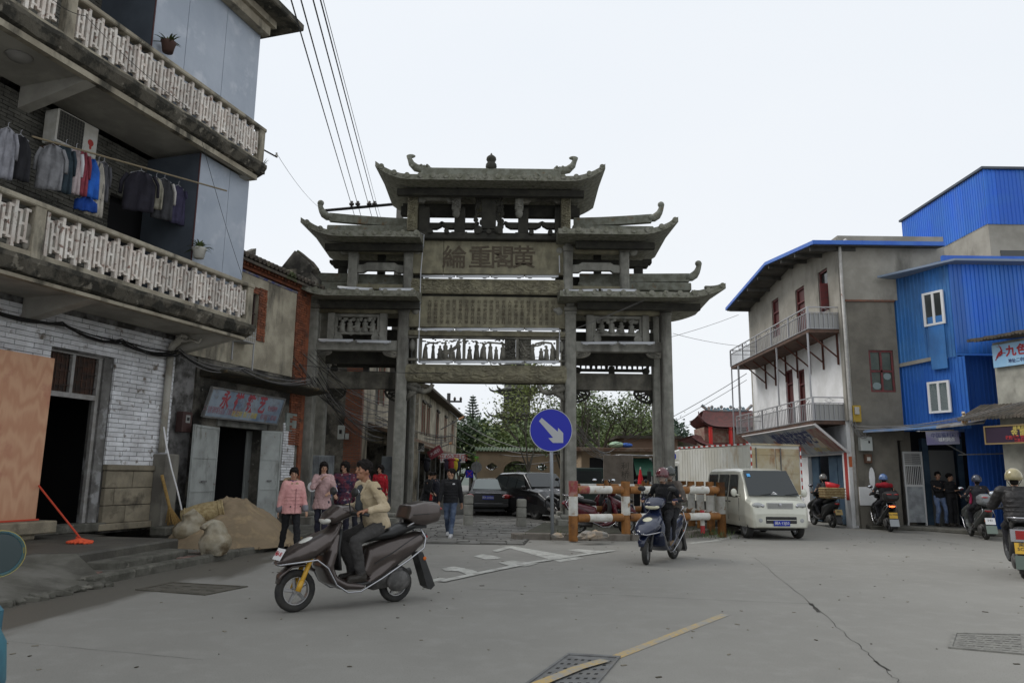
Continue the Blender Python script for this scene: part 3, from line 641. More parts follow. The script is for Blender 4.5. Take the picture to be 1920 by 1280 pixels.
# ---- middle tier posts and beams
def arch_beam(x0, x1, z0, z1, y, m=STONE_L, dep=.18):
    h = z1 - z0; L = x1 - x0
    p = [(0, 0), (0, h * .75), (.13, h * .8), (.2, h), (.8, h), (.87, h * .8), (1, h * .75), (1, 0), (.87, 0), (.8, h * .22), (.2, h * .22), (.13, 0)]
    B().prism([(x0 + L * a, z0 + c) for a, c in p], y, y + dep).build('arched_beam', m, gate, bevel=.01, fix=True)
def mid(pa, pb, right):
    ys = dict(cap0=q(1100, 475)[1], cap1=q(1100, 460)[1]) if right else dict(cap0=q(700, 475)[1], cap1=q(700, 459)[1])
    base = zl if not right else ze
    xs = []
    for a, c in (pa, pb):
        x = (q(a, 500)[0] + q(c, 500)[0]) / 2; xs.append(x)
        column(x, 0, base + .15, ys['cap0'], .30, STONE_L, 'upper_post'); capital(x, -.02, ys['cap0'] - .1, ys['cap1'] - .02, .34)
    lo, hi = xs; zm = (ys['cap0'] + ys['cap1']) / 2
    B().tube([(lo + .15, .16, zm), (hi - .15, .16, zm)], .14, 12, ry=.13).build('rounded_lintel', STONE_Y, gate, smooth=True)
    s = 1 if right else -1
    for xe in ((lo - .28) if right else (hi + .28), (hi + .3) if right else (lo - .3)):
        B().ell((xe, .16, zm - .02), (.15, .1, .14), 10, 6).build('carved_beam_end', STONE_L, gate, smooth=True)
    a0 = q(1120 if right else 712, 510)[1]; a1 = q(1120 if right else 712, 491)[1]
    arch_beam(lo + .15, hi - .15, a0, a1, .06)
    b0 = q(1120 if right else 712, 541)[1]; b1 = q(1120 if right else 712, 535.5 if right else 532)[1]
    sbox('base_beam', STONE_Y, gate, lo + .15, .05, b0, hi - .15, .3, b1)
    # the inner row behind: short posts and stepped beams
    d = .9
    po = 1198 if right else 641
    X = q(po, 510, d)[0]; zt = q(po, 500, d)[1]; zb = q(po, 522, d)[1]
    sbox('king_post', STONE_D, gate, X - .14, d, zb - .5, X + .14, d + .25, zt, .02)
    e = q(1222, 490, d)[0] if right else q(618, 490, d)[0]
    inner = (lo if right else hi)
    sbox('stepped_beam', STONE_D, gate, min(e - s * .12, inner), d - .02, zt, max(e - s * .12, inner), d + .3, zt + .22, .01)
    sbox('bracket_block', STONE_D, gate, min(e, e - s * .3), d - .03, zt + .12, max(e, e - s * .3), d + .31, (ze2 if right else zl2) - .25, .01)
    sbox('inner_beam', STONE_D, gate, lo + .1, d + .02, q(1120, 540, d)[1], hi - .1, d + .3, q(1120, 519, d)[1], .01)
    sbox('eave_beam', STONE_D, gate, lo - .2, d + .7, q(1120, 478, d + .7)[1], hi + .9 if right else hi + .2, d + 1., q(1120, 462, d + .7)[1]) if right else sbox('eave_beam', STONE_D, gate, lo - .9, d + .7, q(712, 480, d + .7)[1], hi + .2, d + 1., q(712, 464, d + .7)[1])
    xk = (lo + hi) / 2 + s * .15
    sbox('king_post', STONE_D, gate, xk - .12, d + .04, q(1120, 520, d)[1], xk + .12, d + .28, q(1120, 478, d)[1] + .2)
mid((1057, 1074), (1163, 1180), True); mid((651.5, 670), (756.5, 773), False)
# inner tall columns beside the centre bay, up to the top roof
for s, px in ((-1, 786), (1, 1049)):
    x = q(px, 480, .5)[0]; sbox('inner_pillar', STONE_D, gate, x - .13, .37, zc - .3, x + .13, .75, ze3 - .3)
for px0, px1 in ((764, 782.5), (1052, 1070)):
    x0_, x1_ = q(px0, 395)[0], q(px1, 395)[0]; za, zb = q(px0, 431)[1], ze3 - .12
    relief(x0_, x1_, za, zb, .06, .07, 16, 70, 8, .06, STONE_Y, 'dragon_column', .28, seed=px0)
# top tier: hanging lotus posts, pierced plaque, boat brackets, beams
zt = ze3 - .1
for px in (855.5, 973.5):
    x = q(px, 380)[0]; z = q(px, 392)[1]
    relief(x - .14, x + .14, z, zt, .0, .05, 10, 40, 9, .03, STONE_L, 'hanging_post', .26, seed=px)
    B().lathe([(0, -.22), (.07, -.2), (.12, -.12), (.13, -.04), (.1, .02), (.14, .05), (.14, .09), (0, .09)], (x, .12, z - .05), 12).build('lotus_drop', STONE_L, gate, smooth=True)
xs = [q(p, 400)[0] for p in (783, 848, 981, 1052)]
za, zb = q(920, 372)[1], q(920, 355)[1]
arch_beam(xs[0], xs[1], za - .12, zb, .08); arch_beam(xs[2], xs[3], za - .12, zb, .08, STONE)
zlow = q(920, 408, .9)[1]
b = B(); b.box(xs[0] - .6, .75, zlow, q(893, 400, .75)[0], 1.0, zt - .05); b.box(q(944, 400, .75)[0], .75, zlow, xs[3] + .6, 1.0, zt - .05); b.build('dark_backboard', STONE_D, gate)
for sg, x in ((-1, xs[0] - .35), (1, xs[3] + .35)):
    d = .9; sbox('bracket_block', STONE_D, gate, x - .35, d, q(920, 404, d)[1], x + .35, d + .3, q(920, 388, d)[1], .01)
    B().tube([(x + sg * .3, 1.6, zt - .65), (x + sg * .7, 1.7, zt - .62), (x + sg * .95, 1.75, zt - .5)], [.1, .09, .07], 6).build('nosing', STONE_D, gate)
zt2 = zz(440)
for px, pl, pr in ((862, 1, 1), (981, 1, 1), (795, 0, 1), (1050, 1, 0)):
    x = q(px, 420, .3)[0]; zc_ = q(px, 424, .3)[1]
    b = B(); b.box(x - .17, .2, zt2, x + .17, .5, zlow + .1)
    b.box(x - .26, .18, zt2, x + .26, .52, zt2 + .12)
    for on, s in ((pl, -1), (pr, 1)):
        if on: b.prism([(x + s * .15, zc_ - .09), (x + s * .42, zc_ - .09), (x + s * .58, zc_ + .0), (x + s * .64, zc_ + .13), (x + s * .58, zc_ + .15), (x + s * .5, zc_ + .11), (x + s * .15, zc_ + .11)], .25, .45)
    b.build('boat_bracket', STONE_D, gate, fix=True)
xp = q(916.5, 400)[0]; zp0, zp1 = zz(437), zt - .05
b = B(); b.box(xp - .24, .0, zp0 + .12, xp + .24, .1, zp1); b.box(xp - .42, .02, zp0, xp + .42, .14, zp0 + .1)
b.build('vertical_plaque', STONE_D, gate, bevel=.01)
b = B(); rnd = random.Random(5)
for k in range(40):
    s = rnd.choice((-1, 1)); b.ell((xp + s * rnd.uniform(.25, .45), .06, rnd.uniform(zp0 + .1, zp1)), (rnd.uniform(.04, .09), .05, rnd.uniform(.05, .11)), 7, 5)
for s in (-1, 1): b.tube([(xp + s * (.42 + .03 * sin(i * 1.7)), .05, zp0 + .05 + (zp1 - zp0) * i / 8) for i in range(9)], .035, 6); b.lathe([(0, -.2), (.14, -.2), (.14, .1), (0, .1)], (xp + s * .33, 0, zp0 + .02), 12, 'y')
b.build('dragon_border', STONE_D, gate, smooth=True)
# ---- tube lamps and white conduit
def lamp(pa, pb, dy=-.14):
    (x0, z0), (x1, z1) = q(*pa, dy), q(*pb, dy); b = B()
    b.tube([(x0, dy, z0), (x1, dy, z1)], .04, 8); o = b.build('tube_lamp', TUBE, gate, smooth=True)
    b = B(); b.tube([(x0 + .05, dy - .03, z0 - .03), (x1 - .05, dy - .03, z1 - .03)], .025, 6); b.build('tube', TUBEL, o)
    b = B()
    for t in (.15, .85): b.ell((x0 + (x1 - x0) * t, dy, z0 + (z1 - z0) * t - .05), (.07, .03, .03), 8, 5)
    b.build('lamp_clip', TUBE, o)
for y, a, c in ((518, 790, 1048), (617, 787, 1049), (678, 784, 1049)):
    e = [a + (c - a) * i / 4 for i in range(5)]
    for i in range(4): lamp((e[i] + 1, y), (e[i + 1] - 1, y))
for a, c in (((597, 637), (662, 638)), ((667, 638.5), (733, 640.5)), ((1089.5, 642.5), (1157, 642)), ((1160, 642), (1227.5, 642.5))): lamp(a, c)
for a, c in (((633, 538.5), (698, 542)), ((711, 542), (775, 542.5)), ((1056, 545), (1122, 544)), ((1127, 543.5), (1193, 544.5))): lamp(a, c, -1.1)
pts = [(784, 678), (786.5, 600), (789, 510), (795, 440)]
b = B(); b.tube([(q(a, c, -.2)[0], -.2, q(a, c, -.2)[1]) for a, c in pts] + [(q(780, 433, -1.2)[0], -1.2, q(780, 433, -1.2)[1])], .018, 6); b.build('conduit', TUBE, gate)
b = B(); b.tube([(q(a, c, -.05)[0], -.05, q(a, c, -.05)[1]) for a, c in ((1048.5, 665), (1049, 630), (1049, 617))], .02, 6); b.build('conduit', TUBE, gate); b = B(); b.tube([(q(1049, 512)[0], -.05, q(1049, 512)[1]), (q(1048.5, 480)[0], -.05, q(1048, 480)[1])], .02, 6); b.build('conduit', TUBE, gate)
# ================================================================ the left terrace: facade plane
FA = Fr(-8.9, 14.6, R_(72.6))
PLAST = mat('stained_plaster', (.42, .38, .29), .92, c2=(.28, .25, .19), s=1.6, d=(.05, .047, .04), ds=1.1, dlo=.5, dhi=.66, streak=.3, bump=.5, bs=25, d2=(.38, .35, .3), d2s=9, d2lo=.62, d2hi=.68)
SOOT = mat('blackened_plaster', (.2, .185, .155), .92, c2=(.08, .075, .063), s=1.2, d=(.03, .028, .024), ds=1.4, dlo=.45, dhi=.6, bump=.6, bs=20, d2=(.34, .32, .28), d2s=7, d2lo=.63, d2hi=.67)
CONC = mat('balcony_concrete', (.36, .325, .25), .9, c2=(.25, .22, .165), s=1.8, d=(.06, .055, .042), ds=2.2, dlo=.52, dhi=.68, streak=.3, bump=.5, bs=30, d2=(.36, .33, .26), d2s=6, d2lo=.6, d2hi=.7)
MOSSY = mat('mouldy_edge', (.1, .09, .07), .95, c2=(.035, .033, .026), s=3, lo=.45, hi=.55, d=(.22, .2, .16), ds=4, dlo=.6, dhi=.66, bump=1, bs=18)
SOFFIT = mat('soffit_plaster', (.42, .4, .35), .9, c2=(.3, .285, .25), s=1.2, bump=.2)
WBRICK = mat('whitewashed_brick', (.78, .79, .81), .8, c2=(.6, .6, .61), s=2.2, d=(.2, .17, .14), ds=5, dlo=.58, dhi=.68, bump=.5, bs=50, var=.12)
MORT = mat('dark_joint', (.22, .215, .21), .95, c2=(.06, .057, .052), s=3)
GBRICK = mat('grey_brick', (.14, .135, .115), .9, c2=(.09, .087, .075), s=3, bump=.4, var=.25)
RBRICK = mat('red_brick_piece', (.26, .085, .04), .9, c2=(.16, .06, .035), s=4, d=(.06, .045, .035), ds=3, dlo=.55, dhi=.7, bump=.5, bs=40, var=.22)
BLUEP = mat('blue_grey_sheet', (.36, .40, .46), .45, c2=(.3, .34, .40), s=.7, d=(.46, .49, .54), ds=1.6, dlo=.55, dhi=.7, bump=.5, bs=2.2, spec=.5)
BLUED = mat('dark_steel_sheet', (.075, .09, .11), .5, c2=(.055, .065, .08), s=1, bump=.3, bs=3)
BALU = mat('peeling_white_baluster', (.68, .64, .58), .85, c2=(.55, .48, .42), s=7, d=(.2, .12, .09), ds=9, dlo=.58, dhi=.66, bump=.6, bs=50, var=.2)
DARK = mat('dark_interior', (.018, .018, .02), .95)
BLACKR = mat('black_rubber', (.018, .018, .018), .6)
def openwall(b, u0, u1, z0, z1, y0, y1, ops):
    us = sorted({u0, u1, *[min(max(o[0], u0), u1) for o in ops], *[min(max(o[1], u0), u1) for o in ops]})
    for a, c in zip(us, us[1:]):
        if c - a < 1e-4: continue
        m_ = (a + c) / 2; seg = sorted([(o[2], o[3]) for o in ops if o[0] < m_ < o[1]]); z = z0
        for s0, s1 in seg:
            if s0 > z: b.box(a, y0, z, c, y1, min(s0, z1))
            z = max(z, s1)
        if z < z1: b.box(a, y0, z, c, y1, z1)
    return b
def bricks(parent, u0, u1, z0, z1, bw, bh, ops, m, y=0, dep=.05, gap=.012, limit=300, name='brick', seed=1, jag=.009):
    rn = random.Random(seed); out = []
    z = z0; r = 0
    while z < z1 - .02:
        u = u0 - (bw / 2 if r % 2 else 0)
        while u < u1:
            a, c = max(u, u0), min(u + bw, u1); zz1 = min(z + bh, z1)
            zm = (z + zz1) / 2
            cuts = [(a, c)]
            for o in ops:
                if o[2] < zm < o[3]:
                    nc = []
                    for (p, q_) in cuts:
                        if q_ <= o[0] or p >= o[1]: nc.append((p, q_))
                        else:
                            if p < o[0]: nc.append((p, o[0]))
                            if q_ > o[1]: nc.append((o[1], q_))
                    cuts = nc
            for p, q_ in cuts:
                if q_ - p > .05: out.append((p, q_, z, zz1))
            u += bw
        z += bh; r += 1
    rest = B(); full = B().box(-bw / 2 + gap / 2, 0, -bh / 2 + gap / 2, bw / 2 - gap / 2, dep, bh / 2 - gap / 2).mesh(name, m)
    if len(out) > limit: rn.shuffle(out)
    for i, (p, q_, a, c) in enumerate(out):
        dy = rn.uniform(-jag, jag)
        if i < limit:
            if abs(q_ - p - bw) < 1e-3 and abs(c - a - bh) < 1e-3:
                o = link(name, full, parent, loc=((p + q_) / 2, y + dy, (a + c) / 2)); o.rotation_euler = (rn.uniform(-.02, .02), rn.uniform(-.006, .006), rn.uniform(-.01, .01))
            else: sbox(name, m, parent, p + gap / 2, y + dy, a + gap / 2, q_ - gap / 2, y + dep + dy, c - gap / 2)
        else: rest.box(p + gap / 2, y + dy, a + gap / 2, q_ - gap / 2, y + dep + dy, c - gap / 2)
    if rest.v: tag(rest.build(name + 's', m, parent), kind='stuff')
D = 1.7                                # balcony depth
bA = thing('balcony_house', 'old three storey house with two white balustraded balconies and whitewashed brick ground floor', 'house', FA.o, FA.a)
UA0 = -9.0; UA1 = FA.at(318, 800)[0]; UE = FA.at(471, 540, D)[0]      # near end (out of view), downpipe, balcony end
zS1b = FA.at(455, 636, D)[1]; zS1t = FA.at(472, 612, D)[1]; zR1 = FA.at(471, 533, D)[1]
zS2b = FA.at(482, 338, D)[1]; zS2t = FA.at(500, 318, D)[1]; zR2 = FA.at(495, 241, D)[1]
zT = FA.at(489, 43, D)[1]
# ground floor wall, doorway, plinth
du0, dz1 = FA.at(97, 652)[0], FA.at(97, 652)[1]; du1 = FA.at(214, 700)[0]; dzt = FA.at(203, 748)[1]
zpl = FA.at(262, 872)[1]
b = B(); openwall(b, UA0, UA1 + .75, .3, zS1b + .3, .05, .35, [(du0, du1, .3, dz1)]); b.build('wall', MORT, bA)
bricks(bA, FA.at(0, 700)[0] - .6, UA1, zpl, zS1b, .40, .098, [(du0, du1, 0, dz1)], WBRICK, 0, .052, limit=290)
b = B(); openwall(b, UA0, FA.at(0, 700)[0] - .61, .3, zS1b, 0, .05, []); b.build('wall_face', WBRICK, bA)
# reveal, door frame, lattice fanlight
fm = mat('pale_door_frame', (.36, .35, .34), .7, c2=(.25, .24, .22), s=5)
b = B(); b.box(du0, .12, .36, du0 + .07, .2, dz1); b.box(du1 - .3, .12, .36, du1 - .22, .2, dz1); b.box(du0 + .07, .12, dzt - .05, du1 - .3, .2, dzt + .05); b.box((du0 + du1) / 2 - .17, .12, dzt + .05, (du0 + du1) / 2 - .1, .2, dz1)
b.box(du0, .1, dz1 - .03, du1, .22, dz1 + .06); b.build('door_frame', fm, bA)
b = B(); rn = random.Random(9)
for s0, s1 in ((du0 + .07, (du0 + du1) / 2 - .17), ((du0 + du1) / 2 - .1, du1 - .3)):
    b.box(s0, .22, dzt + .05, s1, .24, dz1 - .03)
    for k in range(1, 5): u = s0 + (s1 - s0) * k / 5; b.box(u - .008, .15, dzt + .05, u + .008, .17, dz1 - .03)
    for k in range(1, 6): z = dzt + .05 + (dz1 - dzt) * k / 6; a = s0 + (s1 - s0) * (k % 2) * .4; b.box(a, .152, z - .008, a + (s1 - s0) * .6, .168, z + .008)
b.build('lattice_fanlight', mat('rusty_lattice', (.045, .035, .03), .8, c2=(.09, .045, .03), s=5), bA)
b = B(); b.box(du1 - .22, .06, .36, du1 - .002, .35, dz1); b.build('door_reveal', mat('grubby_reveal', (.18, .175, .165), .9, c2=(.1, .095, .09), s=2.5, d=(.3, .3, .3), ds=3, dlo=.55, dhi=.65), bA)
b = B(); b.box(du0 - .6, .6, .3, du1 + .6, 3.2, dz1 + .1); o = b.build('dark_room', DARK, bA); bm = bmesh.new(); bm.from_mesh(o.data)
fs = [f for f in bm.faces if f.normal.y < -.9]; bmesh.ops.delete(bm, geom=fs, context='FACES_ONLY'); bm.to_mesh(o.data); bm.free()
sbox('threshold', CRUMB, bA, du0 - .5, -.12, .36, du1 + .1, .3, FA.at(150, 982, .1)[1], .02)
# stone plinth blocks
STB = mat('plinth_block', (.27, .235, .17), .9, c2=(.19, .165, .12), s=3, bump=.5, bs=40, var=.15, d=(.07, .06, .045), ds=2, dlo=.55, dhi=.7)
pl1 = FA.at(283, 900)[0]
zz_ = [.5, .5 + (zpl - .12 - .5) / 3, .5 + (zpl - .12 - .5) * 2 / 3, zpl - .12]
for r in range(3):
    us = [du1 + .02, du1 + (.62 if r % 2 == 0 else .28), pl1] if r < 2 else [du1 + .02, du1 + .75, pl1]
    for a, c in zip(us, us[1:]): sbox('plinth_stone', STB, bA, a + .006, -.06, zz_[r] + .006, c - .006, .05, zz_[r + 1] - .006, .01)
sbox('plinth_cap', STB, bA, du1, -.1, zpl - .118, pl1, .05, zpl, .015); sbox('plinth_base', STB, bA, du1 - .1, -.14, .36, pl1, .05, .5, .015)
up = FA.at(310, 700)[0]
sbox('stone_buttress', mat('dirty_render', (.13, .12, .105), .9, c2=(.2, .19, .16), s=2, bump=.4), bA, pl1, -.38, .3, pl1 + .42, .05, FA.at(300, 850, .3)[1], .03)
# downpipe
b = B(); PIPE = mat('old_plastic_pipe', (.42, .4, .35), .6, c2=(.3, .28, .23), s=3, d=(.2, .1, .05), ds=4, dlo=.6, dhi=.7)
zb_ = FA.at(310, 848, .1)[1]; zc0 = FA.at(320, 655, .12)[1]
b.tube([(up, -.1, zb_), (up, -.1, zc0)], .075, 10); b.build('downpipe', PIPE, bA, smooth=True)
zs_ = zS1b
b = B(); b.tube([(up, -.1, zc0), (up, -.14, zc0 + .1), (up, -.3, zc0 + .2), (up, -.42, zc0 + .3), (up, -.45, zs_)], .085, 10); b.tube([(up, -.3, zc0 + .16), (up + .06, -.6, zc0 + .22), (up + .1, -.78, zc0 + .16), (up + .1, -.84, zs_)], .035, 8); b.build('waste_pipe', PIPE, bA, smooth=True)
# upper walls
wz = [(zS1t, zS2b), (zS2t, zT)]
for i, (a, c) in enumerate(wz):
    ops = [(FA.at(200, 300, 0)[0] + .2, FA.at(200, 300)[0] + 1.9, a, a + 2.5), (-3.4, -2.2, a + .9, a + 2.4)]
    b = B(); openwall(b, UA0, UE, a, c, .05, .3, ops); b.build('wall', MORT, bA)
    bricks(bA, -2.0, UE - 1.2, a, c, .25, .075, ops, GBRICK, 0, .052, limit=190 if i == 0 else 60, seed=5 + i)
    b = B(); openwall(b, UA0, -2.0, a, c, 0, .05, ops); b.build('wall_face', GBRICK, bA)
    for (p, q_, r, s_) in ops: sbox('dark_opening', DARK, bA, p, .2, r, q_, .28, s_)
sbox('gable_wall', SOOT, bA, UE - .25, .3, 0.1, UE, 8, zT); sbox('rear_wall', SOOT, bA, UA0, 7.9, 0.1, UE, 8.1, zT); sbox('near_wall', SOOT, bA, UA0, .3, .1, UA0 + .2, 8, zT)
# slabs, fascias, cantilever brackets
def slab(zb, zt, end):
    u1 = UE + end
    b = B(); b.box(UA0, -D + .12, zb + .12, u1 - .1, 0, zt); b.build('balcony_slab', SOFFIT, bA)
    b = B(); b.prism([(-D, zt - .3), (-D - .0, zb), (-D + .14, zb), (-D + .14, zt - .3)], UA0, u1 - .15, 'x'); b.box(u1 - .3, -D + .14, zb, u1 - .15, 0, zt - .3); b.build('fascia', CONC, bA)
    b = B(); rn = random.Random(int(zb * 10))
    N = 60; rs = []
    for k in range(N + 1):
        u = UA0 + (u1 - UA0) * k / N; e = rn.uniform(-.03, .02); f = rn.uniform(-.035, .02)
        rs.append([V((u, -D - .14 + e, zt)), V((u, -D - .14 + e, zt - .08)), V((u, -D - .05, zt - .24 + f)), V((u, -D + .12, zt - .30)), V((u, -D + .12, zt))])
    b.rings(rs); b.box(u1 - .15, -D - .1, zt - .22, u1, 0, zt - .004); b.build('slab_edge', MOSSY, bA, fix=True)
    for u in (FA.at(40, 590 if zb < 6 else 150, .0)[0], UE - .3 - .12, -4.5, -8):
        b = B(); b.prism([(0, zb + .12), (0, zb - .32), (-D + .1, zb), (-D + .1, zb + .12)], u, u + .22, 'x'); b.build('cantilever_beam', SOFFIT, bA, fix=True)
slab(zS1b, zS1t, .06); slab(zS2b, zS2t, .06)
def balustrade(zt, zr, piers):
    sbox('handrail', CONC, bA, UA0, -D - .05, zr - .1, UE + .1, -D + .16, zr, .02)
    sbox('bottom_rail', CONC, bA, UA0, -D - .03, zt, UE, -D + .12, zt + .12, .01)
    for p in piers: sbox('pier', CONC, bA, p - .1, -D - .045, zt, p + .1, -D + .13, zr - .1, .01)
    H = zr - .1 - (zt + .12); z0 = zt + .12; S = .3; w_ = .045
    b = B(); b.box(0, 0, 0, .06, .09, H)
    a, c = .11, .21
    b.box(a, .01, H * .1, a + w_, .08, H * .84); b.box(c, .01, H * .16, c + w_, .08, H * .9)
    b.box(.06, .012, H * .78, a, .078, H * .84); b.box(a + w_, .012, H * .52, c, .078, H * .58); b.box(a + w_, .012, H * .2, c, .078, H * .26)
    b.box(c + w_, .012, H * .16, S, .078, H * .22); b.box(c + w_, .012, H * .84, S, .078, H * .9)
    me = b.mesh('baluster', BALU); u = UE - .1 - S
    while u > -5.2:
        if not any(abs(u + S / 2 - p) < .2 for p in piers):
            o = link('baluster', me, bA, loc=(u, -D, z0)); o.rotation_euler = (random.uniform(-.01, .01), random.uniform(-.008, .008), 0)
        u -= S
pA = FA.at(72, 420, D)[0]; pB = FA.at(130, 40, D)[0]
balustrade(zS1t, zR1, [UE - .05, pA, pA - 3]); balustrade(zS2t, zR2, [UE - .05, pB, pB - 3])
b = B()                                # lump of cement where balusters are broken
for k in range(26): b.ell((pA + random.choice((-1, 1)) * random.uniform(.1, .45), -D + .06, zS1t + random.uniform(.1, .75) ), (random.uniform(.06, .12), .05, random.uniform(.08, .14)), 8, 6)
b.build('cement_patch', mat('lumpy_cement', (.2, .185, .155), .95, bump=1, bs=15), bA, vox=.025, sm=2)
# sheet metal enclosures
def sheets(us, z0, z1, y, m=BLUEP):
    for a, c in zip(us, us[1:]): sbox('metal_sheet', m, bA, a + .006, y, z0, c - .006, y + .025, z1, .004)
u_b = [FA.at(p, 60, D - .25)[0] for p in (288, 362, 430, 492)]
u_b = [FA.at(288, 60, D - .25)[0], FA.at(352, 60, D - .25)[0], FA.at(425, 60, D - .25)[0], UE - .03]
sheets(u_b, zS2t, zT + .1, -D + .26)
u_c = [FA.at(374, 330, D - .25)[0], FA.at(428, 380, D - .25)[0], UE - .03]
sheets(u_c, zS1t, zS2b + .02, -D + .26)
for us, a, c in ((u_b, zS2t, zT), (u_c, zS1t, zS2b)):
    sbox('side_sheet', BLUED, bA, us[0] - .03, -D + .26, a, us[0] - .004, .0, c); sbox('corner_strip', mat('maroon_trim', (.06, .02, .02), .6), bA, us[0] - .035, -D + .24, a, us[0] - .005, -D + .257, c)
sbox('side_sheet', BLUED, bA, UE - .04, -D + .29, zS2t, UE - .01, 0, zT); sbox('side_sheet', BLUED, bA, UE - .04, -D + .29, zS1t, UE - .01, 0, zS2b)
# roof slab
b = B(); b.box(UA0, -D - .1, zT + .12, UE + .1, 8.2, zT + .3); b.build('roof_slab', CONC, bA)
b = B(); b.box(UA0, -D - .55, zT + .3, UE + .65, 8.4, zT + .5); b.build('roof_eave', MOSSY, bA, bevel=.03)
sbox('fascia', CONC, bA, UA0, -D - .0, zT - .12, UE, -D + .24, zT + .12, .01)
b = B(); uL, zL = FA.at(37, 98, .95)[0], zS2b + .12
b.lathe([(0, -.1), (.1, -.1), (.14, -.08), (.2, -.03), (.22, 0), (0, 0)], (uL, -.95, zL), 20); b.build('ceiling_lamp', mat('lamp_shade_plastic', (.25, .24, .22), .6), bA, smooth=True)
# ================================================================ things on the balconies
def on(px, py, d): u, z = FA.at(px, py, d); return FA.w(u, -d, z), u, z
p, u, z = on(150, 240, .45)
ac = thing('air_conditioner', 'white outdoor air conditioning unit with a red logo hung above the washing', 'air conditioner', FA.w(FA.at(105, 250, .5)[0], -.5, FA.at(105, 250, .5)[1] - .15), FA.a)
uw = .95
WHITEP = mat('off_white_plastic', (.5, .49, .45), .6, c2=(.4, .38, .33), s=4)
sbox('casing', WHITEP, ac, 0, 0, 0, uw, .35, .68, .02); sbox('fan_grille', mat('grille_shadow', (.035, .034, .03), .8), ac, .03, -.012, .05, uw * .62, -.002, .64)
b = B()
for k in range(9): b.box(.03 + k * uw * .065, -.02, .05, .04 + k * uw * .065, -.012, .64)
for k in range(8): b.box(.03, -.02, .08 + k * .07, uw * .62, -.013, .086 + k * .07)
b.build('wire_guard', mat('thin_wire', (.1, .095, .08), .6), ac)
b = B(); b.ell((uw * .82, -.004, .3), (.07, .004, .07), 10, 6); b.ell((uw * .82, -.004, .21), (.03, .004, .05), 8, 5); b.build('red_logo', mat('logo_red', (.35, .04, .03), .6), ac)
b = B(); b.box(.1, .0, -.06, .14, .5, 0); b.box(.8, 0, -.06, .84, .5, 0); b.build('bracket', mat('rusty_bracket', (.08, .05, .035), .8), ac)
def garment(px0, px1, y0, y1, col, label, cat='clothes', d=1.1, kind='shirt', col2=None):
    pa, ua, za = on((px0 + px1) / 2, y0, d); ub = FA.at(px1, y0, d)[0]; ua0 = FA.at(px0, y0, d)[0]; zb = FA.at((px0 + px1) / 2, y1, d)[1]
    w_ = max(.2, (ub - ua0)); h = za - zb; t = thing('hanging_' + kind, label, cat, FA.w((ua0 + ub) / 2, -d, za), FA.a, 'washing hung on the balcony')
    t.rotation_euler = (0, 0, FA.a + random.uniform(-.5, .3) - .5)
    w_ *= 1.25
    m = mat('cloth_%02x%02x%02x' % tuple(int(c * 255) for c in col), col, .9, c2=tuple(c * .7 for c in col), s=6, bump=.5, bs=12)
    def fn(u, v):
        x = (u - .5) * w_ * (1 if v > .25 else .55 + v * 1.8); z = -v * h - .05
        return (x, .03 * sin(u * 14 + v * 3) + .02 * sin(u * 31), z - .05 * abs(u - .5) * (v < .3))
    b = B(); b.grid(fn, 12, 10); b.build('cloth', m, t, smooth=True, solid=.03)
    if kind == 'shirt':
        for s in (-1, 1):
            b = B(); b.tube([(s * w_ * .42, 0, -.12), (s * w_ * .58, .02, -.3), (s * w_ * .6, .03, -.12 - h * .5)], [.07, .075, .06], 8, ry=.03); b.build('sleeve', m if not col2 else mat('cloth2_%02x%02x%02x' % tuple(int(c * 255) for c in col2), col2, .9), t, smooth=True)
    b = B(); b.tube([(-w_ * .35, 0, -.1), (0, 0, -.02), (w_ * .35, 0, -.1)], .008, 5); b.tube([(0, 0, -.02), (0, 0, .05), (.02, 0, .07)], .005, 5); b.build('hanger', mat('hanger_wire', (.3, .3, .32), .5), t)
    return t
garment(3, 28, 236, 335, (.3, .3, .33), 'pale grey long sleeved top, leftmost of the washing')
garment(22, 56, 250, 335, (.02, .02, .024), 'black trousers beside the pale grey top on the line', kind='trousers')
garment(84, 116, 268, 355, (.24, .24, .25), 'heather grey pullover below the air conditioner')
garment(112, 136, 268, 360, (.035, .055, .07), 'dark teal jacket between the grey pullover and the patterned shirt')
garment(136, 151, 275, 362, (.5, .42, .42), 'white shirt with a pink patterned body on the line', col2=(.6, .6, .62))
garment(150, 164, 280, 365, (.26, .05, .07), 'red and grey striped top just left of the blue jacket')
garment(156, 184, 292, 368, (.02, .12, .5), 'bright blue padded jacket on the line', 'jacket', kind='jacket')
garment(150, 176, 365, 392, (.01, .06, .3), 'blue cloth hanging below the bright blue jacket', kind='cloth')
garment(175, 196, 300, 405, (.45, .42, .36), 'cream spotted long garment right of the blue jacket', kind='nightshirt')
garment(188, 204, 300, 375, (.09, .09, .1), 'charcoal cardigan hanging right of the cream garment')
garment(248, 282, 318, 395, (.022, .02, .03), 'black and purple tops hanging in shade mid line')
garment(285, 302, 330, 390, (.3, .28, .22), 'cream striped vest on the right part of the pole', kind='vest')
garment(298, 320, 332, 410, (.05, .05, .055), 'dark shirt with white sleeves near the steel partition', col2=(.5, .48, .45))
garment(325, 345, 345, 418, (.05, .045, .09), 'purple check top, rightmost garment on the pole')
pa, pb = on(60, 256, 1.1)[0], on(425, 358, D + .15)[0]
b = B(); b.tube([(0, 0, 0), tuple(pb - pa)], .018, 6); o = b.build('drying_pole', mat('bamboo_pole', (.2, .16, .1), .7), loc=pa); tag(o, 'long thin pole carrying the washing past the lower balcony', 'pole')
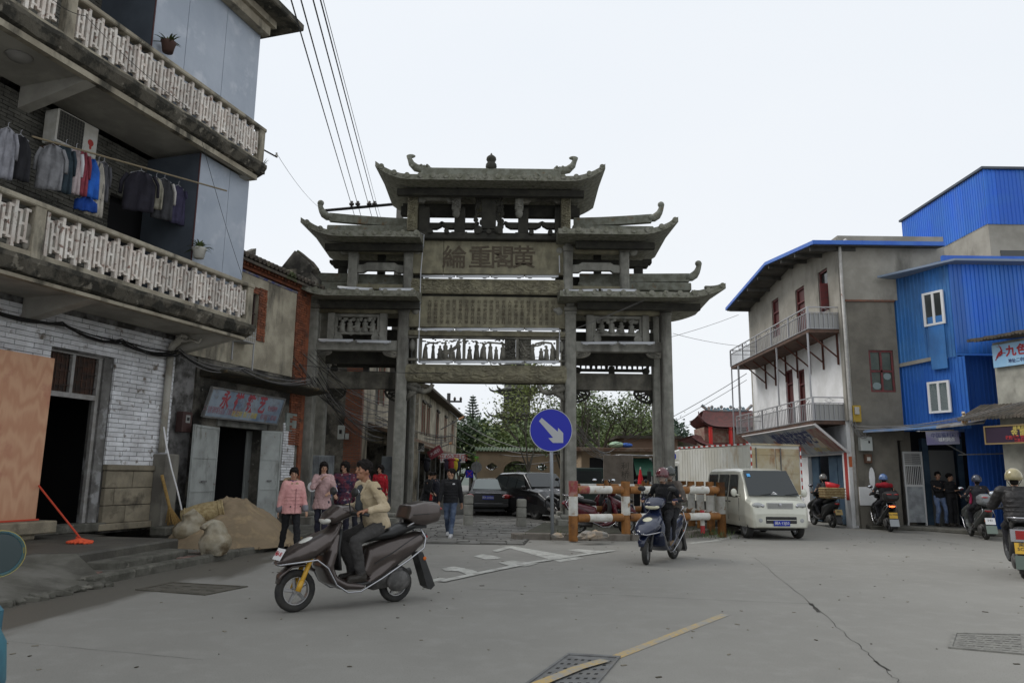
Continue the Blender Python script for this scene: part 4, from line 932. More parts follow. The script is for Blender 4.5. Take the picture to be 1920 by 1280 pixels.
def potplant(px, py, d, label, potc, s=1.0, n=34, hang=.4):
    p, u, z = on(px, py, d); t = thing('potted_plant', label, 'potted plant', FA.w(u, -d + .05, z), FA.a)
    b = B(); b.lathe([(0, 0), (.09 * s, 0), (.12 * s, .16 * s), (.14 * s, .2 * s), (.12 * s, .2 * s), (.11 * s, .17 * s), (0, .17 * s)], (0, 0, 0), 14); b.build('pot', mat('pot_%d' % int(potc[0] * 100), potc, .8), t, smooth=True)
    m = mat('spiky_leaf', (.06, .10, .03), .6, c2=(.12, .14, .05), s=9, var=.3); rn = random.Random(px)
    b = B()
    for k in range(n):
        a = rn.random() * 6.28; L_ = rn.uniform(.22, .42) * s; el = rn.uniform(.2, 1.4); c = V((cos(a), sin(a), 0)); w_ = .016 * s
        pts = [V((0, 0, .17 * s)) + c * (L_ * t * cos(el)) + V((0, 0, L_ * (sin(el) * t - hang * t * t))) for t in (0, .35, .7, 1)]; sd = V((-c.y, c.x, 0)) * w_
        vs = []
        for q_, f in zip(pts, (1, 1.1, .8, .1)): vs += [q_ - sd * f, q_ + sd * f]
        b.add(vs, [(0, 2, 3, 1), (2, 4, 5, 3), (4, 6, 7, 5)])
    b.build('leaves', m, t)
potplant(318, 98, D, 'bushy green plant in a brown pot on the upper balcony rail', (.06, .03, .022), 1.15)
potplant(376, 484, D, 'spiky grey green plant in a white pot on the lower balcony rail', (.45, .44, .4), 1.15, 50, .5)
b = B(); rn = random.Random(2); o0, u, z = on(484, 302, D + .1)
for k in range(26):
    a = rn.random() * 6.28; c = V((cos(a), sin(a), rn.uniform(.2, 1.4))).normalized() * rn.uniform(.15, .32); sd = V((-c.y, c.x, 0)).normalized() * .012
    b.add([-sd, sd, c + V((0, 0, -.05))], [(0, 1, 2)])
tag(b.build('weeds', mat('spiky_leaf', (0, 0, 0)), loc=FA.w(UE, -D - .05, zS2t)), 'tuft of green weeds growing from the corner of the upper balcony', 'weeds')
p, u, z = on(497, 285, D)
br = thing('wire_bracket', 'black steel wire bracket sticking out of the upper balcony corner', 'bracket', FA.w(UE, -D, FA.at(492, 280, D)[1]), FA.a)
b = B(); b.tube([(0, 0, 0), (.5, -.1, -.02)], .02, 6); b.build('arm', BLACKR, br); b = B(); b.lathe([(0, 0), (.035, 0), (.035, .05), (.015, .06), (.03, .1), (0, .1)], (.47, -.1, -.02), 10); b.build('insulator', WHITEP, br)
# ================================================================ ground-floor things
PLY = mat('plywood_sheet', (.58, .34, .21), .7, wave=(2.2, 14, (.5, .26, .155)), d=(.4, .15, .1), ds=1.1, dlo=.6, dhi=.75)
pa = FA.at(0, 655, .5); pb = FA.at(103, 672, .5); z0 = FA.at(103, 972, .5)[1]
ply = thing('plywood_board', 'large tan plywood board standing beside the dark doorway', 'board', FA.w(pb[0] - 2.44, -.5, z0), FA.a)
B().box(-.6, 0, 0, 2.44, .018, pb[1] - z0).build('sheet', PLY, ply); sbox('red_edge', mat('red_edge_tape', (.5, .06, .03), .6), ply, -.6, -.012, -.01, 2.5, -.002, .02)
bn = thing('stone_bench', 'grey stone slab bench carrying the plywood board', 'bench', FA.w(pb[0] - 2.3, -.3, .36), FA.a)
zsl = z0 - .36 - .015
sbox('slab', STB, bn, -.6, -.45, zsl - .22, 2.55, .28, zsl, .02); sbox('foot', STB, bn, 1.9, -.36, 0, 2.2, .2, zsl - .22, .02); sbox('foot', STB, bn, -.4, -.36, 0, -.1, .2, zsl - .22, .02)
h0 = G(150, 1014, .40); hb = FA.at(72, 910, .52); top = FA.w(hb[0], -.53, hb[1])
mop = thing('floor_mop', 'orange and red mop leaning on the plywood board', 'mop', h0)
v = top - h0
b = B(); b.tube([(0, 0, .05), tuple(v)], .016, 8); b.build('handle', mat('mop_handle_red', (.5, .06, .03), .5), mop)
b = B(); b.tube([(0, 0, .0), tuple(v * .07)], [.05, .025], 8); b.build('clamp', mat('mop_handle_red', (0, 0, 0)), mop)
b = B(); rn = random.Random(8)
for k in range(16):
    a = k / 16 * 6.28; b.tube([(0, 0, .03), (cos(a) * .1, sin(a) * .09, .0), (cos(a) * .22, sin(a) * .15, -.03 + rn.uniform(0, .02))], [.03, .035, .025], 6)
b.build('mop_head', mat('mop_orange', (.75, .11, .04), .9, c2=(.55, .07, .03), s=20), mop, vox=.014, sm=2)
# besom, long white pole
g0 = FA.w(FA.at(330, 975, .6)[0], -.55, .42); tp_ = FA.at(302, 890, .4); v = FA.w(tp_[0], -.42, tp_[1]) - g0
br = thing('bamboo_broom', 'straw coloured bamboo broom leaning on the grey buttress', 'broom', g0)
SM = mat('straw', (.4, .26, .09), .9, c2=(.28, .17, .06), s=20, bump=.6)
b = B(); b.tube([tuple(v * .35), tuple(v)], .035, 8); b.build('handle', SM, br)
b = B()
for k in range(40):
    a = random.random() * 6.28; r = random.uniform(.03, .2); b.tube([tuple(v * .4), (cos(a) * r, sin(a) * r * .6, random.uniform(-.05, .05))], [.012, .008], 4)
b.build('bristles', SM, br)
p0 = FA.w(FA.at(344, 972, .75)[0], -.72, .4)
pts = []
for px, py, dd in ((344, 970, .75), (333, 920, .68), (322, 880, .6), (312, 835, .45), (307, 800, .3)): u, z = FA.at(px, py, dd); pts.append(FA.w(u, -dd, z))
o = B().tube([tuple(p - pts[0]) for p in pts], .017, 6).build('white_rod', mat('white_plastic', (.75, .75, .75), .4), loc=pts[0]); tag(o, 'thin bent white rod leaning against the downpipe', 'rod')
blk = B().box(-.55, -.2, 0, .55, .25, .2).build('stone_step', CRUMB, None, bevel=.03, loc=FA.w(FA.at(330, 990, .6)[0], -.62, .2), rz=FA.a); tag(blk, 'rough stone block at the foot of the broom', 'stone block')
# sand heap
def sand_h(x, y):
    d = sqrt((x / 1.25) ** 2 + (y / 1.15) ** 2); h = max(0, 1.02 * (1 - d)) ; h = h / (1 + .15 * (h > .9)); return h
sp = G(450, 1015, .1); SX, SY = -5.95, 16.6
b = B()
def sf(u, v):
    a = u * 2 * pi; r = v; x, y = cos(a) * r * 1.35, sin(a) * r * 1.6
    n = NZ.noise(V((x * 2.5, y * 2.5, 1))) * .17 + NZ.noise(V((x * 7, y * 7, 4))) * .07
    return (x, y, max(-.02, 1.08 * (1 - v) ** .92 * (1 - .12 * (v < .12)) + n * (1 - v) ** .3 * (v < .98) - .02 * (v > .97)))
b.grid(lambda u, v: sf(u, 1 - v), 72, 34)
sand = thing('sand_heap', 'large heap of yellow brown sand on the pavement', 'sand heap', (SX, SY, .1))
b.build('sand', mat('builders_sand', (.29, .22, .14), .97, c2=(.215, .165, .105), s=1.5, bump=1, bs=60, d=(.36, .27, .16), ds=3, dlo=.5, dhi=.7), sand, smooth=True)
b = B(); rn = random.Random(5)
for k in range(90):
    a = rn.random() * 6.28; r = rn.uniform(.9, 1.35); b.ell((cos(a) * r * 1.2, sin(a) * r * 1.45, .01), rn.uniform(.01, .035), 5, 4)
tag(b.build('sand_lumps', mat('builders_sand', (0, 0, 0)), sand), kind='stuff')
SACK = mat('woven_sack', (.34, .31, .24), .9, c2=(.24, .2, .13), s=4, d=(.13, .095, .055), ds=1.3, dlo=.48, dhi=.55, bump=.5, bs=90)
def sack(px, py, z, label, s=(.3, .26, .42), lean=0):
    g = G(px, py, z); t = thing('sand_sack', label, 'sack', g)
    b = B(); b.ell((0, 0, s[2] * .38), (s[0], s[1], s[2] * .42), 14, 10); b.ell((lean * .3, 0, s[2] * .72), (s[0] * .72, s[1] * .7, s[2] * .34), 12, 8)
    b.tube([(lean * .35, 0, s[2] * .9), (lean * .5 - .06, -.05, s[2] * 1.08), (lean * .5 - .2, -.16, s[2] * .86)], [.17, .11, .15], 8, ry=[.14, .07, .04]); b.box(-s[0] * .6, -s[1] * .6, 0, s[0] * .6, s[1] * .6, .1)
    b.build('bag', SACK, t, vox=.022, sm=3, disp=.05, dsz=.2)
sack(352, 1012, .22, 'half filled woven sack on the step, left of the pair', (.33, .28, .5), .25); sack(401, 1040, .1, 'half filled woven sack on the pavement, right of the pair', (.3, .27, .55), 0)
# woven basket lying on the sand
bp = P(385, 965, 16.0); bk = thing('woven_basket', 'tipped over woven straw basket lying on the sand heap', 'basket', (bp.x, bp.y, bp.z - .1))
b = B(); rs = []
STRAW = mat('basket_straw', (.4, .32, .17), .9, c2=(.26, .19, .09), s=14, bump=1, bs=70)
for k in range(7):
    t = k / 6; r = .24 + .06 * sin(t * 3); rs.append([V((-.42 + .8 * t, cos(a) * r, sin(a) * r * .75 + .12)) for a in [j / 16 * 2 * pi for j in range(16)]])
b.rings(rs, cap=False); b.add(rs[0], [tuple(range(16))]); o = b.build('body', STRAW, bk, smooth=True, solid=.02)
b = B(); b.tube([(.38, cos(a) * .25, sin(a) * .19 + .12) for a in [j / 16 * 2 * pi for j in range(16)]], .025, 6, close=True); b.build('rim', STRAW, bk, smooth=True)
for k in range(5): x = -.34 + .16 * k; B().tube([(x, cos(a) * .29, sin(a) * .215 + .12) for a in [j / 16 * 2 * pi for j in range(16)]], .012, 5, close=True).build('weave_band', STRAW, bk, smooth=True)
bk.rotation_euler = (0, -.25, .35)
# ================================================================ the old shop house next door
bO = thing('old_shop_house', 'soot stained old shop house with grey metal doors and a brick and plaster upper storey', 'house', FA.o, FA.a)
U0 = UA1 + .76; U1 = FA.at(566, 700)[0]
zE0 = FA.at(500, 528)[1]
def fa(px, py, d=0.0): return FA.at(px, py, d)
zmid = fa(470, 690)[1]
w0, w1 = fa(461, 600)[0], fa(481, 600)[0]; wz0, wz1 = fa(470, 625)[1], fa(470, 548)[1]
d0, d1 = fa(408, 850)[0], fa(488, 850)[0]; dz = fa(430, 800)[1]
b = B(); openwall(b, U0, U1, .0, zmid, 0, .3, [(d0, d1, 0, dz)]); b.build('ground_floor_wall', SOOT, bO)
b = B(); openwall(b, UA1, U1, zmid + .003, zE0, -.02, .3, [(w0, w1, wz0, wz1)]); b.build('upper_wall', PLAST, bO)
sbox('dark_opening', DARK, bO, w0 - .1, .15, wz0 - .1, w1 + .1, .28, wz1 + .1)
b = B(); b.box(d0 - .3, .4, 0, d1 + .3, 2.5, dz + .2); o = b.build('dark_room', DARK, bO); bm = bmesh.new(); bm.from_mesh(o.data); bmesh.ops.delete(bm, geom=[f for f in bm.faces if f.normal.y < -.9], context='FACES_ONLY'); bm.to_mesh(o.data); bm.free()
sbox('back_wall', SOOT, bO, UA1 + .8, 7.5, 0, U1, 7.7, zE0 + 1)
sbox('end_wall', PLAST, bO, U1 - .2, .3, 0, U1, 7.5, zE0 + .9)
bricks(bO, w1, fa(496, 600)[0], fa(485, 640)[1], fa(485, 538)[1], .25, .075, [], RBRICK, -.05, .05, limit=80, seed=21)
bricks(bO, w0 - .1, w1, wz1, fa(470, 535)[1], .25, .075, [], RBRICK, -.05, .05, limit=10, seed=22)
bricks(bO, fa(546, 700)[0], U1, fa(556, 835)[1], zE0 + .1, .25, .072, [], RBRICK, -.06, .06, limit=170, seed=23)
bricks(bO, fa(527, 850)[0], fa(546, 850)[0] + .1, fa(540, 900)[1], fa(540, 792)[1], .26, .075, [], WBRICK, -.04, .04, limit=70, seed=24)
sbox('corner_pier', RBRICK, bO, U1 - .02, -.06, 0, U1 + .16, .3, zE0 + .1)
b = B(); b.box(w0 + .05, .05, wz0, w0 + .09, .09, wz1); b.box(w1 - .09, .05, wz0, w1 - .05, .09, wz1); b.box((w0 + w1) / 2 - .02, .05, wz0, (w0 + w1) / 2 + .02, .09, wz1); b.box(w0, .05, (wz0 + wz1) / 2, w1, .09, (wz0 + wz1) / 2 + .04); b.build('window_bars', mat('rust_bar', (.05, .03, .025), .8), bO)
# window cage of light wire below the window
b = B(); ca, cb_ = fa(455, 640, .35)[0], fa(478, 640, .35)[0]; cz0, cz1 = fa(465, 640, .35)[1], fa(465, 612, .35)[1]
for k in range(7): u = ca + (cb_ - ca) * k / 6; b.box(u - .008, -.36, cz0, u + .008, -.345, cz1)
for k in range(4): z = cz0 + (cz1 - cz0) * k / 3; b.box(ca, -.362, z - .008, cb_, -.344, z + .008)
b.box(ca, -.35, cz0 - .02, cb_, 0, cz0); b.box(ca, -.05, cz0 - .5, ca + .03, -.02, cz0); b.box(cb_ - .03, -.35, cz0 - .75, cb_, -.32, cz0)
b.build('window_cage', mat('pale_wire', (.4, .4, .4), .6), bO)
# cornice: corbelled red bricks, blue band, tiles, curled gable
for k in range(3):
    z = zE0 + .1 + k * .085; n = 46 if k % 2 else 0
    if k % 2 == 0: sbox('cornice_course', RBRICK, bO, UA1 + .3, -.08 - k * .05, z, U1 + .2, .3, z + .078)
    else:
        me = B().box(-.05, -.14, 0, .05, 0, .078).mesh('dentil_brick', RBRICK)
        for i in range(int((U1 - UA1) / .16)): link('dentil_brick', me, bO, loc=(UA1 + .4 + i * .16, -.02, z))
sbox('painted_band', mat('faded_blue_band', (.08, .09, .2), .9, c2=(.25, .22, .18), s=6), bO, UA1 + .3, -.045, zE0 + .0, U1, -.02, zE0 + .06)
TILE = mat('old_roof_tile', (.07, .06, .05), .95, c2=(.12, .1, .08), s=4, d=(.06, .075, .03), ds=2, dlo=.55, dhi=.65, bump=1, bs=15, var=.25)
me = B().tube([(0, -.35, .0), (0, .5, .28), (0, 2.2, .95)], .075, 8).mesh('tile_row', TILE)
for i in range(int((U1 - UA1 + .3) / .19)): link('tile_row', me, bO, loc=(UA1 + .35 + i * .19, 0, zE0 + .38))
b = B(); b.prism([(-.3, zE0 + .3), (2.2, zE0 + 1.25), (2.2, zE0 + 1.15), (-.3, zE0 + .22)], UA1 + .3, U1 + .15, 'x'); b.build('roof_deck', TILE, bO, fix=True)
# curled swallow-tail gable wall
zt = fa(552, 456, .0)[1]; ug = U1 - .05
b = B(); zg = zE0 + .35
prof = [(-.35, zg), (-.35, zg + .22), (-.2, zg + .42), (-.3, zg + .52), (-.1, zg + .75), (.1, zg + .9), (.3, zt - .1), (.42, zt), (.55, zt - .15), (.9, zt - .55), (1.6, zt - .75), (2.6, zt - .6), (2.6, zg)]
b.prism(prof, ug - .12, ug + .3, 'x'); b.build('gable_wall', SOOT, bO, fix=True)
b = B(); b.tube([(ug + .1, y, z + .03) for y, z in prof[3:12]], .1, 6, ry=.05); b.build('gable_coping', TILE, bO)
p1, p2 = fa(478, 492, -1.2), fa(552, 470, -1.0)
b = B(); N = 10; rs = []
for i in range(N + 1):
    t = i / N; u = UA1 + 1.2 + (U1 - UA1 - 1.3) * t; z = zE0 + .95 + .42 * (2 * t - 1) ** 2 + .35 * t ** 3; rs.append([V((u, 1.9, z - .35)), V((u, 2.1, z - .35)), V((u, 2.1, z)), V((u, 1.9, z))])
b.rings(rs); b.build('curved_ridge', SOOT, bO)
# concrete ledge above the sign
la, lb = fa(425, 700, .8)[0], U1 + .4; lz = fa(440, 697, .9)[1]
b = B(); b.prism([(-.8, lz - .02), (-.8, lz + .05), (0, lz + .1), (0, lz - .12), (-.2, lz - .1)], la, lb, 'x'); b.build('concrete_ledge', mat('mossy_ledge', (.07, .062, .045), .95, c2=(.04, .038, .03), s=3, d=(.12, .09, .05), ds=3, dlo=.55, dhi=.65, bump=1, bs=14), bO, bevel=.03, fix=True)
# metal doors
DOORM = mat('grey_green_door', (.36, .38, .365), .65, c2=(.27, .285, .27), s=2, d=(.1, .09, .075), ds=2.5, dlo=.55, dhi=.7, streak=.3, d2=(.16, .07, .05), d2s=4, d2lo=.62, d2hi=.68)
def leaf(pxa, pya, pxb, pyb, dd, zb, zt, name='door_leaf', parent=bO, dd2=None):
    ua, ub = fa(pxa, pya, dd)[0], fa(pxb, pyb, dd2 if dd2 is not None else dd)[0]; dd2 = dd if dd2 is None else dd2
    a = V((ua, -dd, 0)); c = V((ub, -dd2, 0)); L_ = (c - a).length; rz = atan2(c.y - a.y, c.x - a.x)
    b = B(); b.box(0, 0, zb, L_, .03, zt); o = b.build(name, DOORM, parent, loc=a, rz=rz)
    for z in (zb + .03, zb + (zt - zb) * .36, zb + (zt - zb) * .68, zt - .06): B().box(0, -.015, z, L_, 0, z + .05).build('rail', DOORM, o)
    for x in (0, L_ - .05): B().box(x, -.02, zb, x + .05, -.001, zt).build('stile', DOORM, o)
    B().box(L_ * .4, -.04, (zb + zt) / 2 - .12, L_ * .6, -.015, (zb + zt) / 2 - .08).build('bolt', IRON, o)
    return o
zdl = fa(383, 797, .35)[1]
leaf(360, 850, 407, 850, .42, .22, zdl, dd2=.1); leaf(488, 850, 527, 850, .08, .2, fa(505, 808, .1)[1], dd2=.4)
leaf(460, 850, 488, 850, -.55, .15, dz - .02, dd2=-.02)
sbox('door_lintel', mat('grey_lintel', (.22, .22, .2), .9, c2=(.12, .12, .11), s=3), bO, d0 - .15, -.05, dz, d1 + .15, 0, dz + .16)
sbox('panel_box', mat('pale_green_box', (.25, .28, .26), .7, c2=(.18, .2, .18), s=4), bO, fa(534, 790)[0], -.06, fa(540, 808)[1], fa(553, 790)[0], 0, fa(545, 775)[1])
# meter box
mb = thing('meter_box', 'dark red electric meter box on the soot stained wall', 'meter box', FA.w(fa(341, 790, .2)[0], -.02, fa(350, 810, .2)[1]), FA.a)
sbox('case', mat('maroon_case', (.05, .025, .022), .6), mb, 0, -.2, 0, .32, 0, .48, .01); sbox('window', mat('meter_glass', (.25, .25, .24), .3), mb, .1, -.208, .22, .24, -.2, .4); sbox('dial', BLACKR, mb, .13, -.214, .27, .21, -.208, .35)
# shop sign 永祥铁艺
def board(name, label, tl, bl, tr, br_, cat='sign', back=.05, m=None, frame=None):
    """flat board through four points; returns thing and a placer (u,v)->(local point, rotation)"""
    tl, bl, tr, br_ = map(V, (tl, bl, tr, br_)); o = bl.copy(); t = thing(name, label, cat, o)
    X = (br_ - bl); Z = (tl - bl); W_, H_ = X.length, Z.length; x = X.normalized(); y = (Z - x * Z.dot(x)).normalized(); n = x.cross(y)
    R3 = M((x, y, n)).transposed()
    hold = bpy.data.objects.new('board', B().box(0, 0, -back, W_, H_, 0).mesh('board', m)); COL.objects.link(hold); hold.parent = t; reg(hold, t); hold.matrix_basis = R3.to_4x4()
    if frame:
        for (a, c, e, f) in ((-.02, -.02, W_ + .02, .02), (-.02, H_ - .02, W_ + .02, H_ + .02), (-.02, .02, .02, H_ - .02), (W_ - .02, .02, W_ + .02, H_ - .02)):
            fo = B().box(a, c, -back - .01, e, f, .02).build('frame', frame, hold)
    def write(s, size, m_, u, v, sx=1, bold=0, sp=1, ext=.002): return text(s, size, m_, hold, (u * W_, v * H_, .003), (0, 0, 0), ext, 'lettering', sx, bold=bold, sp=sp)
    def patch(u0, v0, u1, v1, m_, z=.003, nm='printed_patch'): return B().box(u0 * W_, v0 * H_, .0005, u1 * W_, v1 * H_, z).build(nm, m_, hold)
    return t, write, patch, W_, H_
def fw(px, py, d): u, z = fa(px, py, d); return FA.w(u, -d, z)
st, wr, pt, W_, H_ = board('shop_sign', 'weathered blue sign with red characters above the grey metal doors', fw(383, 728, .5), fw(381, 780, .3), fw(521, 750, .5), fw(519, 795, .3), m=mat('faded_blue_print', (.12, .17, .24), .5, c2=(.26, .31, .36), s=1.3, d=(.16, .14, .13), ds=3, dlo=.55, dhi=.7), frame=IRON)
RED = mat('print_red', (.38, .035, .04), .6); OLDRED = mat('print_faded_red', (.26, .13, .16), .6); RED2 = mat('print_dull_red', (.3, .06, .075), .6); YEL = mat('print_yellow', (.5, .4, .1), .6); NAVY = mat('print_navy', (.02, .03, .12), .6); WHT = mat('print_white', (.7, .7, .7), .6)
for i, c in enumerate('永祥铁艺'): wr(c, .52, RED2, .2 + i * .165, .62, .62, .015)
wr('专业制作', .16, OLDRED, .86, .55, .7, .004); wr('不锈钢制品门窗护栏', .19, OLDRED, .2, .24, .8); wr('防盗网 铁门 雨棚', .17, YEL, .5, .2, .8); wr('卷帘门 楼梯', .17, OLDRED, .84, .2, .8)
b = B()
for k in range(7):
    pts = [(W_ * .06 + .05 * k, H_ * .25 + .04 * k, .004), (W_ * .03 + .03 * k, H_ * .5, .004), (W_ * .07 + .02 * k, H_ * .72 - .02 * k, .004)]; b.tube(pts, .006, 4)
# ================================================================ cables
CAB = mat('black_cable', (.02, .02, .02), .6); CABG = mat('grey_cable', (.16, .155, .15), .6)
def cables(name, label, pa, pb, n=6, sag=.3, spread=.12, r=.012, cat='cables', seed=0, m=CAB, seg=10, mix=False, via=None):
    rn = random.Random(seed); pa, pb = V(pa), V(pb); t = thing(name, label, cat, pa)
    for k in range(n):
        o1 = V([rn.uniform(-spread, spread) for _ in range(3)]) if n > 1 else V((0, 0, 0)); o2 = V([rn.uniform(-spread, spread) for _ in range(3)]) if n > 1 else V((0, 0, 0)); sg = sag * (rn.uniform(.5, 1.5) if n > 1 else 1)
        ctl = [pa] + [V(v) for v in (via or [])] + [pb]; pts = []
        for s_, (a, c) in enumerate(zip(ctl, ctl[1:])):
            for i in range(seg + (s_ == len(ctl) - 2)):
                f = i / seg; g = (s_ + f) / (len(ctl) - 1); w_ = 4 * f * (1 - f); pts.append(a.lerp(c, f) + o1.lerp(o2, g) + V((0, 0, -sg * w_)) - pa)
        B().tube(pts, r, 4).build('cable', (CABG if (mix and rn.random() < .35) else m), t)
    return t
def wp(px, py, d): return fw(px, py, d)
cables('cable_bundle', 'thick bundle of black cables sagging along the whitewashed brick wall under the balcony', fw(-60, 560, .2), fw(335, 662, .25), 7, .12, .07, .014, seed=1, via=[fw(120, 606, .2), fw(230, 640, .2)])
cables('cable_bundle', 'tangle of cables crossing the soot stained wall above the metal doors', fw(335, 662, .25), fw(575, 712, .9), 12, .16, .12, .011, seed=2, mix=True, via=[fw(450, 690, .7)])
cables('loose_wire', 'single thin wire hanging diagonally in front of the blue lower sheet panel', fw(372, 240, D + .1), fw(455, 520, D + .1), 1, .1, 0, .006)
cables('loose_wire', 'thin wire trailing across the upper balcony balusters', fw(80, -20, D + .15), fw(350, 200, D + .15), 1, .1, 0, .007, via=[fw(160, 30, D + .15)])
cables('stay_wire', 'thin wire running from the upper balcony corner to the gateway roof', fw(520, 290, D + .3), P(606, 395, YG + 1), 1, .15, 0, .006)
cables('street_cables', 'fan of cables passing under the left bay of the gateway towards the far shops', fw(575, 705, .9), P(735, 800, 33), 14, .7, .35, .012, seed=3, mix=True)
cables('street_cables', 'higher fan of cables entering the left bay of the gateway', fw(570, 668, .5), P(780, 745, 34), 9, .8, .4, .011, seed=4, mix=True)
cables('street_cables', 'cables sagging along the far row of shops beyond the gateway', P(700, 790, 31), P(845, 822, 60), 8, .5, .3, .02, seed=5)
cables('street_cable', 'single cable stretched level across the left bay of the gateway', fw(560, 684, .6), P(1000, 690, 24.5), 1, .2, 0, .009)
cables('gate_cables', 'two thin pale cables drooping from the right roof over the gateway front', P(1235, 550, YG - 1.0), P(1020, 640, YG - .4), 2, .05, .05, .007, m=CABG, seed=6)
cables('gate_cable', 'single pale cable crossing the right bay panel of the gateway', P(1385, 590, 25), P(1000, 670, YG - .3), 1, .3, 0, .007, m=CABG)
cables('cable_fan', 'spray of slack grey cables running down behind the right inner column', P(1082, 798, 27), P(1150, 850, 36), 12, .35, .3, .014, seed=7, m=CABG)
cables('overhead_cable', 'upper one of two overhead cables rising right towards the balconied house', P(1080, 860, 40), P(1400, 700, 30), 1, .3, 0, .014)
cables('overhead_cable', 'lower one of two overhead cables rising right towards the balconied house', P(1080, 868, 40), P(1400, 712, 30), 1, .3, 0, .011)
cables('overhead_cable', 'thin cable from the gateway right roof tip to the upper metal balcony', P(1262, 625, YG + .3), P(1420, 650, 30), 1, .1, 0, .007)
for i, (py0, py1) in enumerate(((770, 845), (790, 850), (812, 848), (828, 862))):
    cables('street_cable', ('highest', 'second highest', 'third highest', 'lowest')[i] + ' of the slack cables strung across the lane in front of the far trees', P(842, py0, 52 + i), P(1050, py1, 44 + i), 1, .8, 0, .022, m=CABG, seed=i)
# power lines and crossarm beyond the gate
YC = 27.0
ca = thing('pole_crossarm', 'black steel crossarm with four insulators behind the gateway left roofs', 'crossarm', P(606, 395, YC))
a0 = P(606, 395, YC); a1 = P(748, 382, YC)
b = B(); v = a1 - a0; b.tube([(0, 0, 0), tuple(v)], .09, 4, ry=.06); b.build('arm', mat('black_steel', (.02, .02, .022), .6), ca)
ppo = P(762, 700, YC + .3); sbox('pole_shaft', mat('concrete_pole', (.2, .19, .17), .9), ca, v.x - .1, .1, -a0.z, v.x + .14, .34, .3)
for px in (659, 670.5, 692, 702):
    p = P(px, 388, YC) - a0; b = B(); b.lathe([(0, 0), (.05, 0), (.04, .06), (.09, .07), (.1, .14), (.05, .16), (.06, .22), (0, .23)], p, 10); b.build('insulator', mat('dark_ceramic', (.05, .04, .035), .3), ca, smooth=True)
for i, (px0, px1, lb) in enumerate(((537, 659, 'leftmost'), (556, 671, 'second'), (579, 691, 'third'), (593, 702, 'fourth'), (598, 707, 'rightmost thin'))):
    far = P(px1 + 12, 425, YC + 4); cables('power_line', lb + ' of the overhead power lines running down to the crossarm behind the gateway', P(px0, -30, 9.5), far, 1, .02, 0, .012 if i < 4 else .006, via=[P(px1, 384, YC)], cat='power line', seg=6)
b = B(); b.tube([(0, 0, 0), (2.4, -.1, .05)], .04, 4); o = b.build('arm', BLACKR)
tag(o, 'black bar end at the top edge where power lines leave the frame', 'crossarm'); o.name = 'steel_bar'; o.location = P(535, -4, 9.6); o.scale = (.25, 1, 1)
# ================================================================ houses beyond the gate
FB = Fr(-5.75, 29.0, R_(88.8))
bH = thing('brick_corner_house', 'old red brick and plaster house beyond the left bay of the gateway', 'house', FB.o, FB.a)
REDM = mat('red_brickwork', (.27, .09, .045), .9, brick=(.25, .075, (.13, .1, .08), .012, (.18, .065, .04)), d=(.06, .05, .04), ds=1.2, dlo=.55, dhi=.7)
b = B(); openwall(b, 0, 12, .0, 7.3, 0, .3, [(3, 3.9, 4.6, 6.4), (6.5, 7.4, 4.6, 6.4), (9.8, 10.7, 4.6, 6.4), (1, 11.5, .1, 2.9)]); b.build('street_wall', PLAST, bH)
sbox('end_wall', SOOT, bH, -.28, .62, 0, 0, 7, 7.3); sbox('brick_pier', REDM, bH, -.3, -.02, 0, 0, .62, 7.3)
for u in (3, 6.5, 9.8): sbox('window_surround', REDM, bH, u - .22, -.03, 4.5, u - .01, .0, 6.6); sbox('window_surround', REDM, bH, u + .91, -.03, 4.5, u + 1.12, .0, 6.6); sbox('window_recess', DARK, bH, u, .2, 4.6, u + .9, .25, 6.4)
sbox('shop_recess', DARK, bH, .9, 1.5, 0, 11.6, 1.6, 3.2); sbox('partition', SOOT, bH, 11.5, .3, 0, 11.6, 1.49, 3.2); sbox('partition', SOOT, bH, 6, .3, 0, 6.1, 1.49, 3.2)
b = B(); b.prism([(-.55, 7.25), (-.5, 7.4), (3.5, 8.6), (7.3, 7.4), (7.3, 7.2)], -.5, 12.1, 'x'); b.build('roof', TILE, bH, fix=True)
b = B(); b.prism([(-1.5, 3.0), (-1.5, 3.12), (0, 3.6), (0, 3.45)], 1, 11.6, 'x'); b.build('awning', mat('rusted_awning', (.12, .09, .07), .9, c2=(.2, .12, .07), s=4), bH, fix=True)
cb_ = thing('wall_boxes', 'pale electric box on the dark end wall behind the left bay', 'electric box', P(640, 818, 28.6)); sbox('case', mat('pale_box', (.38, .4, .38), .6), cb_, -.14, -.05, -.1, .12, .05, .42, .01); sbox('dial', BLACKR, cb_, -.08, -.06, .1, .02, -.052, .25); sbox('small_case', mat('pale_box', (0, 0, 0)), cb_, .15, -.04, -.1, .28, .05, .12)
cp = thing('concrete_pole', 'slim pale concrete pole and pipe inside the left bay', 'pole', G(606, 965)); b = B(); b.tube([(0, 0, 0), (0, 0, 5.6)], [.14, .11], 10); b.build('shaft', mat('concrete_pole', (0, 0, 0)), cp, smooth=True); b = B(); b.tube([(.2, 0, 0), (.2, 0, 5.2)], .04, 8); b.build('pipe', PIPE, cp)
bS = thing('far_shop_row', 'long weathered cream shop row with narrow red shuttered windows beyond the gateway', 'house', FB.w(13.2, -.25), FB.a - R_(.3))
WIN = [1.5, 3.6, 8.2, 13, 18.2]; b = B(); openwall(b, 0, 22, 0, 6.4, 0, .3, [(u, u + .9, 4.0, 5.6) for u in WIN] + [(.5, 21.5, .1, 2.8)]); b.build('street_wall', PLAST, bS)
